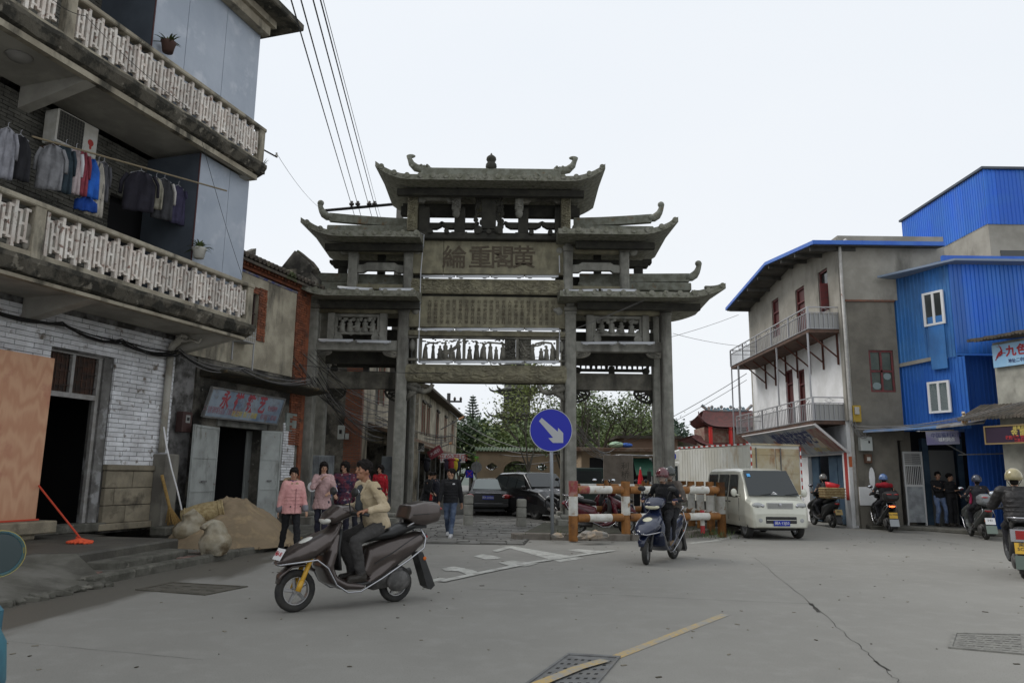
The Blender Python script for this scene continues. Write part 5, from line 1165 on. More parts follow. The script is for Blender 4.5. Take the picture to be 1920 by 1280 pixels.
for u in WIN:
    f = sbox('window', REDM, bS, u - .16, -.03, 3.9, u, .0, 5.7); sbox('window', REDM, bS, u + .9, -.03, 3.9, u + 1.06, .0, 5.7); sbox('shutter', mat('red_brown_shutter', (.16, .045, .03), .8, c2=(.09, .04, .03), s=6), bS, u, .08, 4, u + .9, .12, 5.6); sbox('window_head', SOOT, bS, u - .2, -.12, 5.7, u + 1.1, 0, 5.85)
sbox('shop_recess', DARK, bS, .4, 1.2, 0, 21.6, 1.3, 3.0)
for u in (5, 11, 16, 21.5): sbox('partition', SOOT, bS, u, .3, 0, u + .1, 1.19, 3)
sbox('end_wall', mat('yellow_end', (.4, .3, .12), .9), bS, 22, 0, 0, 22.1, 5, 6.3)
b = B(); b.prism([(-.7, 6.35), (-.7, 6.5), (3, 7.5), (6, 6.4), (6, 6.3)], -.4, 22.3, 'x'); b.build('roof', TILE, bS, fix=True)
for u in (.5, 5.5, 11, 16.5):
    b = B(); b.prism([(-1.4, 2.75), (-1.4, 2.85), (0, 3.3), (0, 3.15)], u, u + 4.6, 'x'); b.build('awning', mat('rusted_awning', (0, 0, 0)), bS, fix=True)
for k in range(9): sbox('shop_post', mat('pale_post', (.3, .31, .3), .8), bS, .6 + k * 2.5, -.05, 0, .72 + k * 2.5, .0, 2.8)
up_ = thing('utility_pole', 'dark utility pole with insulators above the far shop row', 'utility pole', G(836.5, 926)); UY = G(836.5, 926).y
b = B(); zt_ = P(836, 737, UY).z; b.tube([(0, 0, 0), (0, 0, zt_)], .15, 8); b.build('shaft', mat('dark_pole', (.06, .058, .055), .8), up_)
b = B(); b.box(-1.1, -.05, zt_ - .75, 1.1, .05, zt_ - .6); b.build('crossarm', mat('black_steel', (0, 0, 0)), up_)
for x in (-1, -.5, .5, 1): B().lathe([(0, 0), (.08, 0), (.12, .15), (.06, .3), (0, .3)], (x, 0, zt_ - .6), 8).build('insulator', mat('dark_ceramic', (0, 0, 0)), up_)
for (px, py, px2, Y, lb) in ((826, 805, 870, 46, 'far street lamp with an orange tipped head, the higher one'), (826, 838, 847, 44, 'small lower street lamp arm beside the far shops')):
    a, c = P(px, py, Y), P(px2, py - 24 if px2 > 860 else py - 8, Y); lp = thing('street_lamp', lb, 'street lamp', a); v = c - a
    B().tube([(0, 0, 0), tuple(v * .8)], .035, 6).build('arm', IRON, lp); B().tube([tuple(v * .78), tuple(v)], [.07, .05], 8).build('lamp_head', mat('orange_lamp', (.5, .25, .12), .5), lp)
# shop signs and hanging goods along the lane
def pboard(name, label, x0, y0, x1, y1, Y, m, texts=(), sk=0):
    a, c, e, f = P(x0, y0, Y), P(x0, y1, Y), P(x1, y0 + sk, Y), P(x1, y1 + sk, Y)
    t, wr, pt, W_, H_ = board(name, label, a, c, e, f, m=m)
    for s, sz, mm, u, v in texts: wr(s, sz, mm, u, v)
    return t, wr, pt, W_, H_
pboard('shop_sign', 'white sign with dark red shoe shop characters beyond the gateway', 826, 850, 872, 867, 42, mat('sign_white', (.55, .52, .5), .6), [('平价鞋店', .42, RED, .5, .5)])
pboard('shop_sign', 'small black and white sign reading one character beside the inner left column', 784, 829, 795, 846, 36, mat('sign_grey', (.4, .4, .38), .6), [('灵', .38, BLACKR, .5, .5)])
pboard('slanted_banner', 'faded red banner tilted under the far shop eaves', 808, 845, 832, 862, 40, mat('faded_red', (.25, .05, .06), .7), [('大减价', .2, WHT, .5, .5)], -14)
pboard('green_banner', 'narrow bright green upright banner beside the moon gate wall', 890, 855, 897, 881, 46, mat('bright_green', (.12, .42, .06), .6), [('开\n业', .3, RED, .5, .5)])
for k, (px, c, lb) in enumerate(((800, (.02, .02, .025), 'black coats'), (846, (.25, .03, .04), 'red coat'), (853, (.5, .38, .03), 'yellow shirt'), (858, (.03, .03, .06), 'navy coats'), (838, (.04, .03, .05), 'dark clothes'))):
    p = P(px, 872, 38 + k); t = thing('hanging_clothes', lb + ' hanging outside the far shops', 'clothes', p)
    b = B(); b.ell((0, 0, 0), (.16, .1, .35), 8, 6); b.ell((0, 0, .28), (.22, .09, .1), 8, 5); b.build('cloth', mat('goods%d' % k, c, .9), t, smooth=True)
# steel gates leaning by the columns
for (x0, x1, y0, y1, Y, lb) in ((587, 622, 853, 960, 24.6, 'corrugated grey metal sheet beside the left outer column'), (716, 737, 855, 950, 24.9, 'corrugated grey metal sheet beside the inner left column')):
    a, c = P(x0, y0, Y), P(x1, y1, Y); t = thing('metal_sheet', lb, 'metal sheet', (a.x, Y, 0)); n = 14; b = B()
    W_ = c.x - a.x
    for k in range(n): b.prism([(W_ * k / n, 0), (W_ * (k + .5) / n, .04), (W_ * (k + 1) / n, 0), (W_ * (k + 1) / n, .01), (W_ * (k + .5) / n, .05), (W_ * k / n, .01)], 0, a.z, 'z')
    b.build('sheet', mat('galvanised', (.32, .34, .35), .5, c2=(.2, .21, .22), s=3), t, fix=True)
# ================================================================ right hand house with two metal balconies
XF, YF = 11.45, 25.5
GREYP = mat('grey_render', (.36, .34, .295), .92, c2=(.26, .245, .21), s=.9, d=(.1, .095, .08), ds=.8, dlo=.55, dhi=.75, streak=.35, bump=.35, bs=20)
BROWNP = mat('brown_render', (.185, .17, .14), .92, c2=(.125, .115, .095), s=.9, d=(.06, .055, .045), ds=1, dlo=.55, dhi=.7, streak=.3, bump=.35, bs=20)
WHITEW = mat('white_render', (.8, .8, .8), .85, c2=(.68, .68, .67), s=1.5, bump=.2)
BLUER = mat('bright_blue_trim', (.03, .12, .5), .45, c2=(.05, .16, .52), s=2)
STEEL = mat('galvanised_rail', (.34, .34, .35), .45, m=.3)
REDF = mat('red_window_frame', (.16, .03, .03), .6, c2=(.1, .03, .03), s=6)
GLASSD = mat('dark_glass', (.03, .035, .035), .12, spec=.7)
bR = thing('balconied_house', 'grey and white three storey house with two metal balconies and a blue edged roof', 'house', (XF, YF, 0))
XB = 10.32; Y1 = 35.2
def pX(px, py, X): d = ray(px, py); k = X / d.x; return V((X, d.y * k, CAMZ + d.z * k))
def loc(p): return V((p.x - XF, p.y - YF, p.z))
zb2 = pX(1525, 612, XB).z; zr2 = pX(1525, 568, XB).z; zb1 = pX(1525, 788, XB).z; zr1 = pX(1525, 743, XB).z
zrf = P(1650, 446, YF).z; zledge = P(1630, 565, YF).z
L_ = Y1 - YF
def opX(px0, px1, py0, py1):
    a = loc(pX(px0, py0, XF)); c = loc(pX(px1, py1, XF)); return (min(a.y, c.y), max(a.y, c.y), min(a.z, c.z), max(a.z, c.z))
def owall_x(ops, z0, z1, m, name, x0=0, x1=.25, ya=.0, yb=L_):
    b = B(); openwall(b, ya, yb, z0, z1, x0, x1, ops); b.v = [(v[1], v[0], v[2]) for v in b.v]; b.f = [tuple(reversed(f)) for f in b.f]; return b.build(name, m, bR)
opsU = []
for a, c, t, bt in ((1532, 1550, 507, zb2 + .9), (1488, 1505, 541, zb2 + .05), (1443, 1456, 563, zb2 + .9)):
    y0, y1 = loc(pX(c, 500, XF)).y, loc(pX(a, 500, XF)).y; opsU.append((y0, y1, bt, pX((a + c) / 2, t, XF).z))
opsL = []
for a, c in ((1495, 1508), (1472, 1486)):
    y0, y1 = loc(pX(c, 700, XF)).y, loc(pX(a, 700, XF)).y; opsL.append((y0, y1, zb1 + .05, pX((a + c) / 2, 693, XF).z))
owall_x(opsU, zb2, zrf, GREYP, 'upper_wall'); owall_x(opsL, zb1, zb2 - .003, WHITEW, 'white_wall')
owall_x([(.4, 3.6, 0, 2.7)], 0, zb1 - .003, WHITEW, 'ground_wall')
sbox('corner_pier', WHITEW, bR, -.06, -.03, 0, .4, .42, zb1); sbox('orange_mark', mat('orange_tile', (.55, .14, .05), .7), bR, -.045, -.04, 2.0, .12, -.031, 2.35)
sbox('red_couplet', mat('red_paper', (.35, .04, .03), .8), bR, -.068, .05, .9, -.061, .28, 2.6)
b = B(); b.box(.9, .4, 0, 1.0, 3.7, 2.8); b.box(.05, .38, 0, .9, .4, 2.8); b.build('dark_shop', DARK, bR)
BLUEDOOR = mat('dull_blue_door', (.03, .06, .1), .6, c2=(.05, .09, .13), s=3)
for k, (a, c) in enumerate(((.45, 1.25), (1.3, 2.0), (2.9, 3.55))): sbox('shop_door', BLUEDOOR, bR, .12, a, .05, .2, c, 2.65, .01)
sbox('dim_sheet', mat('dim_grey_panel', (.14, .14, .13), .6), bR, .5, 2.0, .05, .55, 2.8, 2.5)
for i, (y0, y1, z0, z1) in enumerate(opsU + opsL):
    dr = z1 - z0 > 1.6
    f = B(); f.box(.06, y0, z0, .12, y0 + .07, z1); f.box(.06, y1 - .07, z0, .12, y1, z1); f.box(.06, y0 + .07, z1 - .07, .12, y1 - .07, z1); f.box(.06, y0 + .07, z1 - .6, .12, y1 - .07, z1 - .54); f.box(.06, y0 + .07, z0, .12, y1 - .07, z0 + .05)
    if not dr: f.box(.06, (y0 + y1) / 2 - .03, z0, .12, (y0 + y1) / 2 + .03, z1 - .6)
    fo = f.build('door_frame' if dr else 'window_frame', REDF, bR); sbox('pane' if not dr else 'door_leaf', GLASSD if not dr else mat('maroon_door', (.1, .03, .028), .6), fo, .13, y0, z0, .15, y1, z1)
# open casement
y0, y1, z0, z1 = opsU[0]
sbox('open_casement', REDF, bR, -.28, y0 + .02, z0, .05, y0 + .06, z1 - .6)
# front (camera side) wall
we = P(1760, 600, YF).x - XF + .3
wx0, wx1 = P(1626, 700, YF).x - XF, P(1672, 700, YF).x - XF; wz0, wz1 = P(1650, 736, YF).z, P(1650, 658, YF).z
we2 = P(1684, 700, YF - .1).x - XF; b = B(); openwall(b, .0, we, zledge + .003, zrf, -.2, .0, []); b.build('front_upper_wall', GREYP, bR)
b = B(); openwall(b, .16, we2, 0, zledge - .06, -.2, .0, [(wx0, wx1, wz0, wz1), (1.95 - .4, 2.9, 0, 2.9)]); b.build('front_lower_wall', BROWNP, bR)
sbox('brick_ledge', REDM, bR, .1, -.25, zledge - .06, we2, -.2 + .2, zledge)
sbox('pier_strip', GREYP, bR, -.07, -.22, zb1, .14, -.001, zrf - .1)
fo = B(); fo.box(wx0, -.16, wz0, wx0 + .07, -.1, wz1); fo.box(wx1 - .07, -.16, wz0, wx1, -.1, wz1)
for t in (0, .5, 1): z = wz0 + (wz1 - wz0 - .07) * t; fo.box(wx0 + .07, -.16, z, wx1 - .07, -.1, z + .07)
xm = (wx0 + wx1) / 2; fo.box(xm - .035, -.16, wz0 + .07, xm + .035, -.1, wz1 - .07); fo = fo.build('window_frame', REDF, bR)
for i in (0, 1):
    for j in (0, 1): sbox('pane', mat('green_curtained_glass', (.035, .055, .045), .25, c2=(.06, .075, .06), s=3), fo, wx0 + .05 + i * (xm - wx0), -.12, wz0 + .05 + j * (wz1 - wz0) / 2, wx0 + (i + 1) * (xm - wx0) - .02, -.105, wz0 + (j + 1) * (wz1 - wz0) / 2 - .02)
b = B(); b.ell((wx0 + .62, -.122, wz0 + .55), (.13, .004, .12), 12, 6); b.ell((wx0 + .25, -.122, wz0 + .22), (.15, .004, .12), 12, 6); b.build('paper_cutout', mat('pale_cutout', (.2, .25, .25), .8), fo)
sbox('back_wall', GREYP, bR, .0, L_, 0, 6, L_ + .2, zrf); sbox('inner_slab', DARK, bR, .3, .3, zb2 - .2, 6, L_ - .1, zb2)
# roof: ridge across, low pitch, blue edge
xe = -1.05; ya, yb = -.6, L_ + .3; yr = 4.2; zr0 = pX(1545, 437, XF + xe).z; zrr = zr0 + .62
za_ = zr0
x2 = P(1768, 442, YF - .6).x - XF
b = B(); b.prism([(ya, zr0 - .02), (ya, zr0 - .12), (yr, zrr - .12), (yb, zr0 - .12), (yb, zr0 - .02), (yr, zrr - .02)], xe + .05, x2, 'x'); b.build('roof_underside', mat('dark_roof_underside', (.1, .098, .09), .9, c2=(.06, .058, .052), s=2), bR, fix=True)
for (p, q_) in (((ya, zr0), (yr, zrr)), ((yr, zrr), (yb, zr0))):
    b = B(); b.prism([(p[0], p[1] - .09), (q_[0], q_[1] - .09), (q_[0], q_[1] + .04), (p[0], p[1] + .04)], xe - .03, xe + .04, 'x'); b.build('blue_verge', BLUER, bR, fix=True)
sbox('blue_gutter', BLUER, bR, xe - .03, ya - .08, zr0 - .1, x2, ya - .003, zr0 + .04)
me = B().box(0, -.04, -.14, 1.6, .04, 0).mesh('purlin', mat('dark_roof_underside', (0, 0, 0)))
for t in range(8): y = ya + .4 + t * 1.4; z = zr0 - .12 + (zrr - zr0) * (1 - abs(y - yr) / (yr - ya if y < yr else yb - yr)); link('purlin', me, bR, loc=(xe + .05, y, z))
b = B(); b.prism([(0, zrf - .3), (0, zrf), (yr, zrr - .13), (L_, zrf), (L_, zrf - .3)], 0.01, .24, 'x'); b.build('gable_infill', GREYP, bR, fix=True)
# drainpipe
dp = [P(1583, 445, YF - .35), P(1580, 452, YF - .35), P(1578, 462, YF - .3), P(1584, 600, YF - .3), P(1601, 985, YF - .3)]
xp_ = P(1590, 700, YF - .3).x - XF
b = B(); b.tube([(xp_ + .2, -.42, zrf - .22), (xp_ + .1, -.4, zrf - .3), (xp_, -.3, zrf - .38), (xp_, -.3, .1)], .055, 8); b.build('drainpipe', mat('white_pipe', (.6, .59, .56), .5, c2=(.45, .43, .4), s=3, d=(.2, .06, .03), ds=3, dlo=.65, dhi=.7), bR, smooth=True)
def metal_balcony(zb, zr, name_under, y1=L_):
    b = B(); b.box(XB - XF, .0, zb - .12, -.02, y1, zb); b.build('balcony_floor', mat('rusty_floor', (.07, .045, .035), .85, c2=(.12, .07, .05), s=3), bR)
    n = int(y1 / .16); x = XB - XF
    me = B().box(-.011, -.011, 0, .011, .011, zr - zb - .22).mesh('baluster', STEEL)
    for k in range(n + 1): link('baluster', me, bR, loc=(x, y1 * k / n, zb + .02))
    for k in range(7): link('baluster', me, bR, loc=(x + .16 * (k + .5), 0, zb + .02))
    for z, h in ((zr, .035), (zr - .2, .022), (zb + .03, .022)):
        sbox('rail', STEEL, bR, x - .025, -.025, z - h, x + .025, y1, z); sbox('rail', STEEL, bR, x + .026, -.025, z - h, -.02, .025, z); sbox('rail', STEEL, bR, x + .026, y1 - .05, z - h, -.02, y1, z)
    for k in range(6): sbox('post', STEEL, bR, x - .03, y1 * k / 5 - .028, zb, x + .03, y1 * k / 5 + .028, zr - .036)
    me = B().tube([(0, -.16, 0), (0, 0, .075), (0, .16, 0), (0, 0, -.075)], .011, 4, close=True).mesh('diamond', STEEL)
    for k in range(10): link('diamond', me, bR, loc=(x, y1 * (k + .5) / 10, zr - .12))
    o = B().tube([(-.16, 0, 0), (0, 0, .075), (.16, 0, 0), (0, 0, -.075)], .011, 4, close=True).build('diamond', STEEL, bR, loc=(x / 2, 0, zr - .12))
    sbox('sheet_infill', mat('grey_infill', (.3, .3, .29), .6), bR, x + .03, .03, zb, -.05, .05, zr - .24)
metal_balcony(zb2, zr2, '', L_ - .4); metal_balcony(zb1, zr1, '', L_ - 1.0)
for k in range(7):
    y = .3 + k * 1.25; b = B(); b.tube([(XB - XF + .15, y, zb2 - .13), (-.03, y, zb2 - .95)], .03, 4); b.box(-.06, y - .03, zb2 - 1.2, -.01, y + .03, zb2 - .12); b.build('strut', mat('rust_red_steel', (.1, .035, .025), .8), bR)
for y in (.1, 3.2, 8.2, L_ - .5): sbox('stay_post', STEEL, bR, XB - XF - .02, y, zr1 if y < 9 else zr1 - 1.5, XB - XF + .03, y + .05, zb2 - .12)
sbox('stay_post', STEEL, bR, XB - XF - .02, L_ - 1.6, zb1, XB - XF + .03, L_ - 1.55, zb2 - .12)
# slanted sign below the lower balcony
tl, tr = V((XB, 33.5, zb1 - .15)), V((XB, YF + .05, zb1 - .15)); bl, br_ = V((11.42, 33.5, 2.45)), V((11.42, YF - .02, 2.45))
SIGNM = mat('multicolour_banner', (.2, .23, .28), .5, c2=(.38, .38, .38), s=1.4, d=(.25, .11, .08), ds=1.2, dlo=.56, dhi=.62)
st, wr, pt, W_, H_ = board('slanted_shop_sign', 'long slanted multicolour shop sign under the lower metal balcony', tl, bl, tr, br_, m=SIGNM, frame=mat('white_frame', (.5, .48, .47), .5))
for i, c in enumerate('福州榕达装饰布艺'): wr(c, .74, NAVY, .42 + i * .058, .62, .62, .02)
wr('8501210', .3, YEL, .8, .2, 1.2); pt(.86, .1, .995, .9, mat('dark_red_print', (.22, .05, .045), .5, c2=(.3, .22, .16), s=3)); pt(.82, .25, .88, .6, mat('tan_print', (.5, .42, .3), .5), .004)
# ground level fittings on the camera-side wall
def wth(name, label, cat, px, py, dy=-.22): p = P(px, py, YF + dy); return thing(name, label, cat, p)
t = wth('meter_box', 'pale grey wall cabinet under the sheet awning', 'electric box', 1610, 845); sbox('case', mat('pale_box', (0, 0, 0)), t, 0, -.22, 0, .38, 0, .46, .01); sbox('label_strip', BLACKR, t, .24, -.226, .25, .3, -.221, .33); sbox('seam', IRON, t, .1, -.226, .36, .3, -.221, .37)
t = wth('junction_box', 'yellow junction box with trailing wires beside the drainpipe', 'electric box', 1598, 791); sbox('case', mat('yellow_box', (.38, .25, .03), .7), t, 0, -.1, 0, .28, 0, .56, .01); sbox('inner_box', WHITEP, t, .05, -.16, .25, .2, -.1, .5, .01)
t = wth('wall_device', 'small brown box with a white dial below the grey cabinet', 'electric box', 1620, 868); sbox('case', mat('brown_case', (.1, .05, .03), .7), t, 0, -.14, 0, .22, 0, .3, .01); sbox('dial', WHITEP, t, .05, -.146, .08, .16, -.141, .2)
dx = P(1640, 900, YF).x - XF
sbox('dark_window', DARK, bR, dx, -.16, 1.1, dx + .8, -.14, 2.8)
b = B(); b.ell((0, 0, 0), (.1, .01, .35), 10, 6); o = b.build('white_patch', WHITEW, bR, loc=(P(1630, 900, YF).x - XF, -.205, 1.65)); o.data.name = 'white_patch'
sbox('white_board', WHITEW, bR, P(1606, 930, YF).x - XF, -.24, .75, P(1650, 930, YF).x - XF, -.202, 1.35)
# ================================================================ blue sheet building
BLU = mat('blue_cladding', (.02, .13, .60), .42, c2=(.03, .16, .56), s=.6, d=(.07, .17, .40), ds=.7, dlo=.5, dhi=.8, streak=.25, d2=(.12, .14, .2), d2s=5, d2lo=.68, d2hi=.74, bump=.3, bs=2.5, var=.13)
BLUF = mat('faded_blue_cladding', (.03, .15, .42), .55, c2=(.05, .18, .43), s=1, d=(.03, .09, .22), ds=1, dlo=.5, dhi=.7, streak=.3, bump=.3, bs=2.5, var=.12)
def clad(parent, frame_at, u0, u1, z0, z1, m, pitch=.42, zf0=None, name='cladding_panel', sub=3, rib=.028):
    """ribbed panels standing on local x; frame_at = Matrix for parent-local placement"""
    n = max(1, round((u1 - u0) / pitch)); w_ = (u1 - u0) / n
    for k in range(n):
        b = B(); pts = []
        for j in range(sub):
            a = w_ * j / sub; r = w_ / sub
            pts += [(a, 0), (a + r * .12, -rib), (a + r * .3, -rib), (a + r * .42, 0)]
        pts.append((w_ - .002, 0)); poly = pts + [(w_ - .002, .02), (0, .02)]
        nn = len(poly); za = (lambda x: z0) if not callable(z0) else z0; zb_ = (lambda x: z1) if not callable(z1) else z1
        vs = [(x, y, za(u0 + k * w_ + x)) for x, y in poly] + [(x, y, zb_(u0 + k * w_ + x)) for x, y in poly]
        b.add(vs, [tuple(range(nn - 1, -1, -1)), tuple(range(nn, 2 * nn))] + [(i, (i + 1) % nn, nn + (i + 1) % nn, nn + i) for i in range(nn)])
        o = b.build(name, m, parent, fix=True); o.matrix_basis = frame_at @ M.Translation((u0 + k * w_, 0, 0))
def T2(ax, ay, bx, by, ox, oy): return M.Translation((ax - ox, ay - oy, 0)) @ M.Rotation(atan2(by - ay, bx - ax), 4, 'Z')
c0 = P(1683, 700, 25.5); cA = (c0.x, 25.5); c1 = P(1795, 700, 23.6); cB = (c1.x, 23.6)
bB = thing('blue_clad_building', 'tall bright blue corrugated building with two sliding windows', 'building', (cA[0], cA[1], 0))
FBl = Fr(cA[0], cA[1], atan2(cB[1] - cA[1], cB[0] - cA[0])); LL = hypot(cB[0] - cA[0], cB[1] - cA[1])
zt1 = P(1790, 492, 23.6).z; zs = P(1805, 662, 23.6).z
TM = T2(*cA, *cB, *cA)
def fb(px, py, d=0): return FBl.at(px, py, d)
win1 = (fb(1736, 580)[0], fb(1770, 580)[0], fb(1755, 607)[1], fb(1755, 549)[1]); win2 = (fb(1746, 750)[0], fb(1782, 750)[0], fb(1765, 771)[1], fb(1765, 717)[1])
clad(bB, TM, -.0, LL, zs - .1, zt1 + .1, BLUF); clad(bB, TM @ M.Translation((0, .05, 0)), -.0, LL + .25, 3.2, zs - .12, mat('mid_blue_cladding', (.02, .12, .46), .5, c2=(.03, .14, .46), s=1, var=.05))
for (a, c, z0, z1), nm in ((win1, 'sliding'), (win2, 'barred')):
    f = B(); w_ = .07; f.box(a - .05, -.09, z0 - .05, c + .05, -.03, z0 + w_ - .05); f.box(a - .05, -.09, z1 - .02, c + .05, -.03, z1 + .05); f.box(a - .05, -.09, z0 + .02, a + .03, -.03, z1 - .02); f.box(c - .03, -.09, z0 + .02, c + .05, -.03, z1 - .02); f.box((a + c) / 2 - .04, -.09, z0 + .02, (a + c) / 2 + .04, -.03, z1 - .02)
    fo = f.build('window', mat('white_window_frame', (.7, .7, .7), .4), bB); fo.matrix_basis = TM
    for k in (0, 1):
        u0_, u1_ = a + .03 + k * (c - a) / 2, a + (k + 1) * (c - a) / 2 - .03; sbox('pane', GLASSD if nm == 'sliding' else mat('teal_glass', (.06, .12, .12), .2), fo, u0_, -.055, z0, u1_, -.04, z1)
        if nm == 'barred':
            bb = B(); n = 7
            for i in range(-n, n * 2):
                for sg in (1, -1):
                    x0 = u0_ + (u1_ - u0_) * i / n; x1 = x0 + sg * (z1 - z0) * .45
                    t0, t1 = 0, 1
                    def cl(x): return (x - x0) / (x1 - x0)
                    lo_, hi_ = sorted((cl(u0_), cl(u1_))); t0, t1 = max(0, lo_), min(1, hi_)
                    if t1 > t0: bb.tube([(x0 + (x1 - x0) * t0, -.065, z0 + (z1 - z0) * t0), (x0 + (x1 - x0) * t1, -.065, z0 + (z1 - z0) * t1)], .006, 3)
            bb.build('lattice_bars', mat('pale_lattice', (.3, .33, .33), .6), fo)
T3 = M.Translation((cB[0] - cA[0], cB[1] - cA[1], 0))
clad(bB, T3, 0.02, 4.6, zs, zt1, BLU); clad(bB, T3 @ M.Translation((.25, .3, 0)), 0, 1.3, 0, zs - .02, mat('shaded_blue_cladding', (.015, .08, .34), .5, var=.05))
o = sbox('roof_edge', BLUER, bB, 0, -.12, zt1, 4.8, -.0, zt1 + .2); o.matrix_basis = T3 @ M.Translation((2.2, -.06, zt1 + .1))
ra, rb = P(1645, 521, 25.1), P(1790, 488, 23.2)
v = V((ra.x - cA[0], ra.y - cA[1], ra.z)); v2 = V((rb.x - cA[0], rb.y - cA[1], rb.z))
b = B(); b.add([v, v2, v2 + V((4.5, 0, 0)), v + V((4.5, 1.5, .1)), v + V((0, 0, .07)), v2 + V((0, 0, .07)), v2 + V((4.5, 0, .07)), v + V((4.5, 1.5, .17))], [(0, 3, 2, 1), (4, 5, 6, 7), (0, 1, 5, 4), (1, 2, 6, 5), (2, 3, 7, 6), (3, 0, 4, 7)]); b.build('roof_sheet', mat('grey_blue_roof', (.2, .25, .33), .5), bB, fix=True)
o = B().box(-.1, -.04, 0, LL * .62, .02, .12).build('mortar_band', GREYP, bB); o.matrix_basis = TM @ M.Translation((0, -.02, zs - .22)) @ M.Rotation(-.06, 4, 'Y')
o = B().box(0, -.05, 0, .55, -.03, 1.75).build('patch_sheet', BLUF, bB); o.matrix_basis = TM @ M.Translation((fb(1745, 640)[0], -.02, zs - .45))
sbox('side_wall', BLU, bB, cB[0] - cA[0] + 4.4, -1, 0, cB[0] - cA[0] + 4.6, 6, zt1 - .1)
# ground storey behind the men: dark recess, grey sheet door, lattice door
gx = lambda px, Y: P(px, 900, Y).x - cA[0]
sbox('dark_recess', DARK, bB, gx(1690, 26.4), 1.2, 0, gx(1800, 26.4) + 3, 1.3, 3.3); sbox('pier', BROWNP, bB, -.1, 0, 0, .25, 1.2, 3.2)
o = B().box(.1, 0, 0, 1.0, .04, 2.6).build('shop_door', mat('dim_grey_panel', (0, 0, 0)), bB, loc=(gx(1738, 25.6), .3, 0), rz=-.2)
for px in (1728, 1792): sbox('blue_post', BLUEDOOR, bB, gx(px, 25.9), .2, 0, gx(px, 25.9) + .2, .4, 3.0)
ld = thing('lattice_door', 'white barred door with a galvanised lower sheet near the two standing men', 'door', (P(1696, 900, 25.3).x, 25.3, .12)); hd = P(1694, 846, 25.3).z - .12; wd = 36 / 1400 * 25.3
WB = mat('white_bars', (.5, .5, .49), .5)
sbox('lower_sheet', mat('galvanised', (0, 0, 0)), ld, 0, 0, .1, wd, .04, hd * .52)
b = B(); b.box(0, -.01, 0, .05, .05, hd); b.box(wd - .05, -.01, 0, wd, .05, hd); b.box(0.05, -.01, hd - .05, wd - .05, .05, hd); b.box(.05, -.01, hd * .52, wd - .05, .05, hd * .55); b.box(.05, -.01, hd * .8, wd - .05, .05, hd * .82); b.build('door_frame', WB, ld)
for k in range(9): sbox('bar', WB, ld, .08 + k * (wd - .16) / 8, .01, hd * .55, .1 + k * (wd - .16) / 8, .03, hd * .8)
for k in range(6): sbox('bar', WB, ld, .05, .01, hd * (.83 + k * .027), wd - .05, .03, hd * (.842 + k * .027))
rs = structure(B().prism([(gx(1600, 26) + 0, -.6), (gx(1702, 25.2), -1.0), (gx(1805, 23.5), -2.9), (gx(1805, 23.5) + 4, -6.2), (gx(1805, 23.5) + 6, 1.5), (gx(1600, 26), 1.5)], 0, .12, 'z').build('shop_pavement', PAVEM, None, bevel=.02, loc=(cA[0], cA[1], 0)))
# awning of sheets over the doorway, its sign and the cat
AWN = mat('awning_sheet', (.08, .2, .42), .5, c2=(.3, .3, .3), s=1.2)
a0_, a1_, a2_ = P(1618, 808, 25.0), P(1755, 800, 23.6), P(1845, 791, 22.4)
aw = thing('sheet_awning', 'ragged blue and grey sheet metal awning over the dark doorway', 'awning', a0_)
for (p, q_, m_) in ((a0_, a1_, AWN), (a1_, a2_, mat('grey_sheet', (.3, .3, .29), .6, c2=(.18, .16, .14), s=3))):
    p, q_ = p - a0_, q_ - a0_; bk_ = V((.9, 1.3, .25)); B().add([p, q_, q_ + bk_, p + bk_, p + V((0, 0, -.05)), q_ + V((0, 0, -.05)), q_ + bk_ + V((0, 0, -.05)), p + bk_ + V((0, 0, -.05))], [(0, 1, 2, 3), (7, 6, 5, 4), (0, 4, 5, 1), (1, 5, 6, 2), (2, 6, 7, 3), (3, 7, 4, 0)]).build('sheet', m_, aw, fix=True)
b = B(); b.tube([(1.6, -.9, -.1), (2.6, -1.2, -.75)], .02, 5); b.tube([(2.4, -1.2, -.78), (4.2, -2.0, -.72)], .02, 5); b.tube([(4.3, -2, -.05), (4.3, -2, -.75)], .02, 5); b.build('awning_frame', IRON, aw)
pboard('dim_shop_sign', 'dim white and violet shop sign hanging under the sheet awning', 1740, 809, 1800, 834, 23.4, mat('dim_violet_sign', (.22, .22, .27), .5, c2=(.15, .14, .25), s=1.5), [('中国福利彩票', .16, NAVY, .6, .68), ('福利网点', .13, WHT, .6, .35)], -2)
# the cat on the awning
ct = thing('cat', 'cream and ginger cat sitting on the sheet awning', 'cat', P(1813, 797, 22.8) + V((0, .1, .02)))
b = B(); b.ell((0, 0, .13), (.09, .12, .13), 10, 8); b.ell((-.03, -.05, .22), (.07, .07, .12), 10, 8); b.ell((-.06, -.08, .35), (.055, .06, .052), 10, 8); b.ell((-.075, -.135, .34), (.025, .03, .02), 8, 6)
for s in (-1, 1): b.add([(-.06 + s * .045, -.08, .38), (-.06 + s * .015, -.08, .395), (-.06 + s * .035, -.07, .43), (-.06 + s * .03, -.05, .385)], [(0, 1, 2), (1, 3, 2), (3, 0, 2), (0, 3, 1)])
for s in (-1, 1): b.tube([(-.04 + s * .03, -.1, .2), (-.05 + s * .03, -.13, .02)], .018, 6)
b.tube([(.06, .08, .04), (.15, .02, .03), (.16, -.08, .04)], [.025, .022, .015], 6)
b.build('body', mat('cat_fur', (.5, .44, .34), .95, c2=(.45, .2, .07), s=9, lo=.5, hi=.56, bump=.5), ct, vox=.012, sm=2)
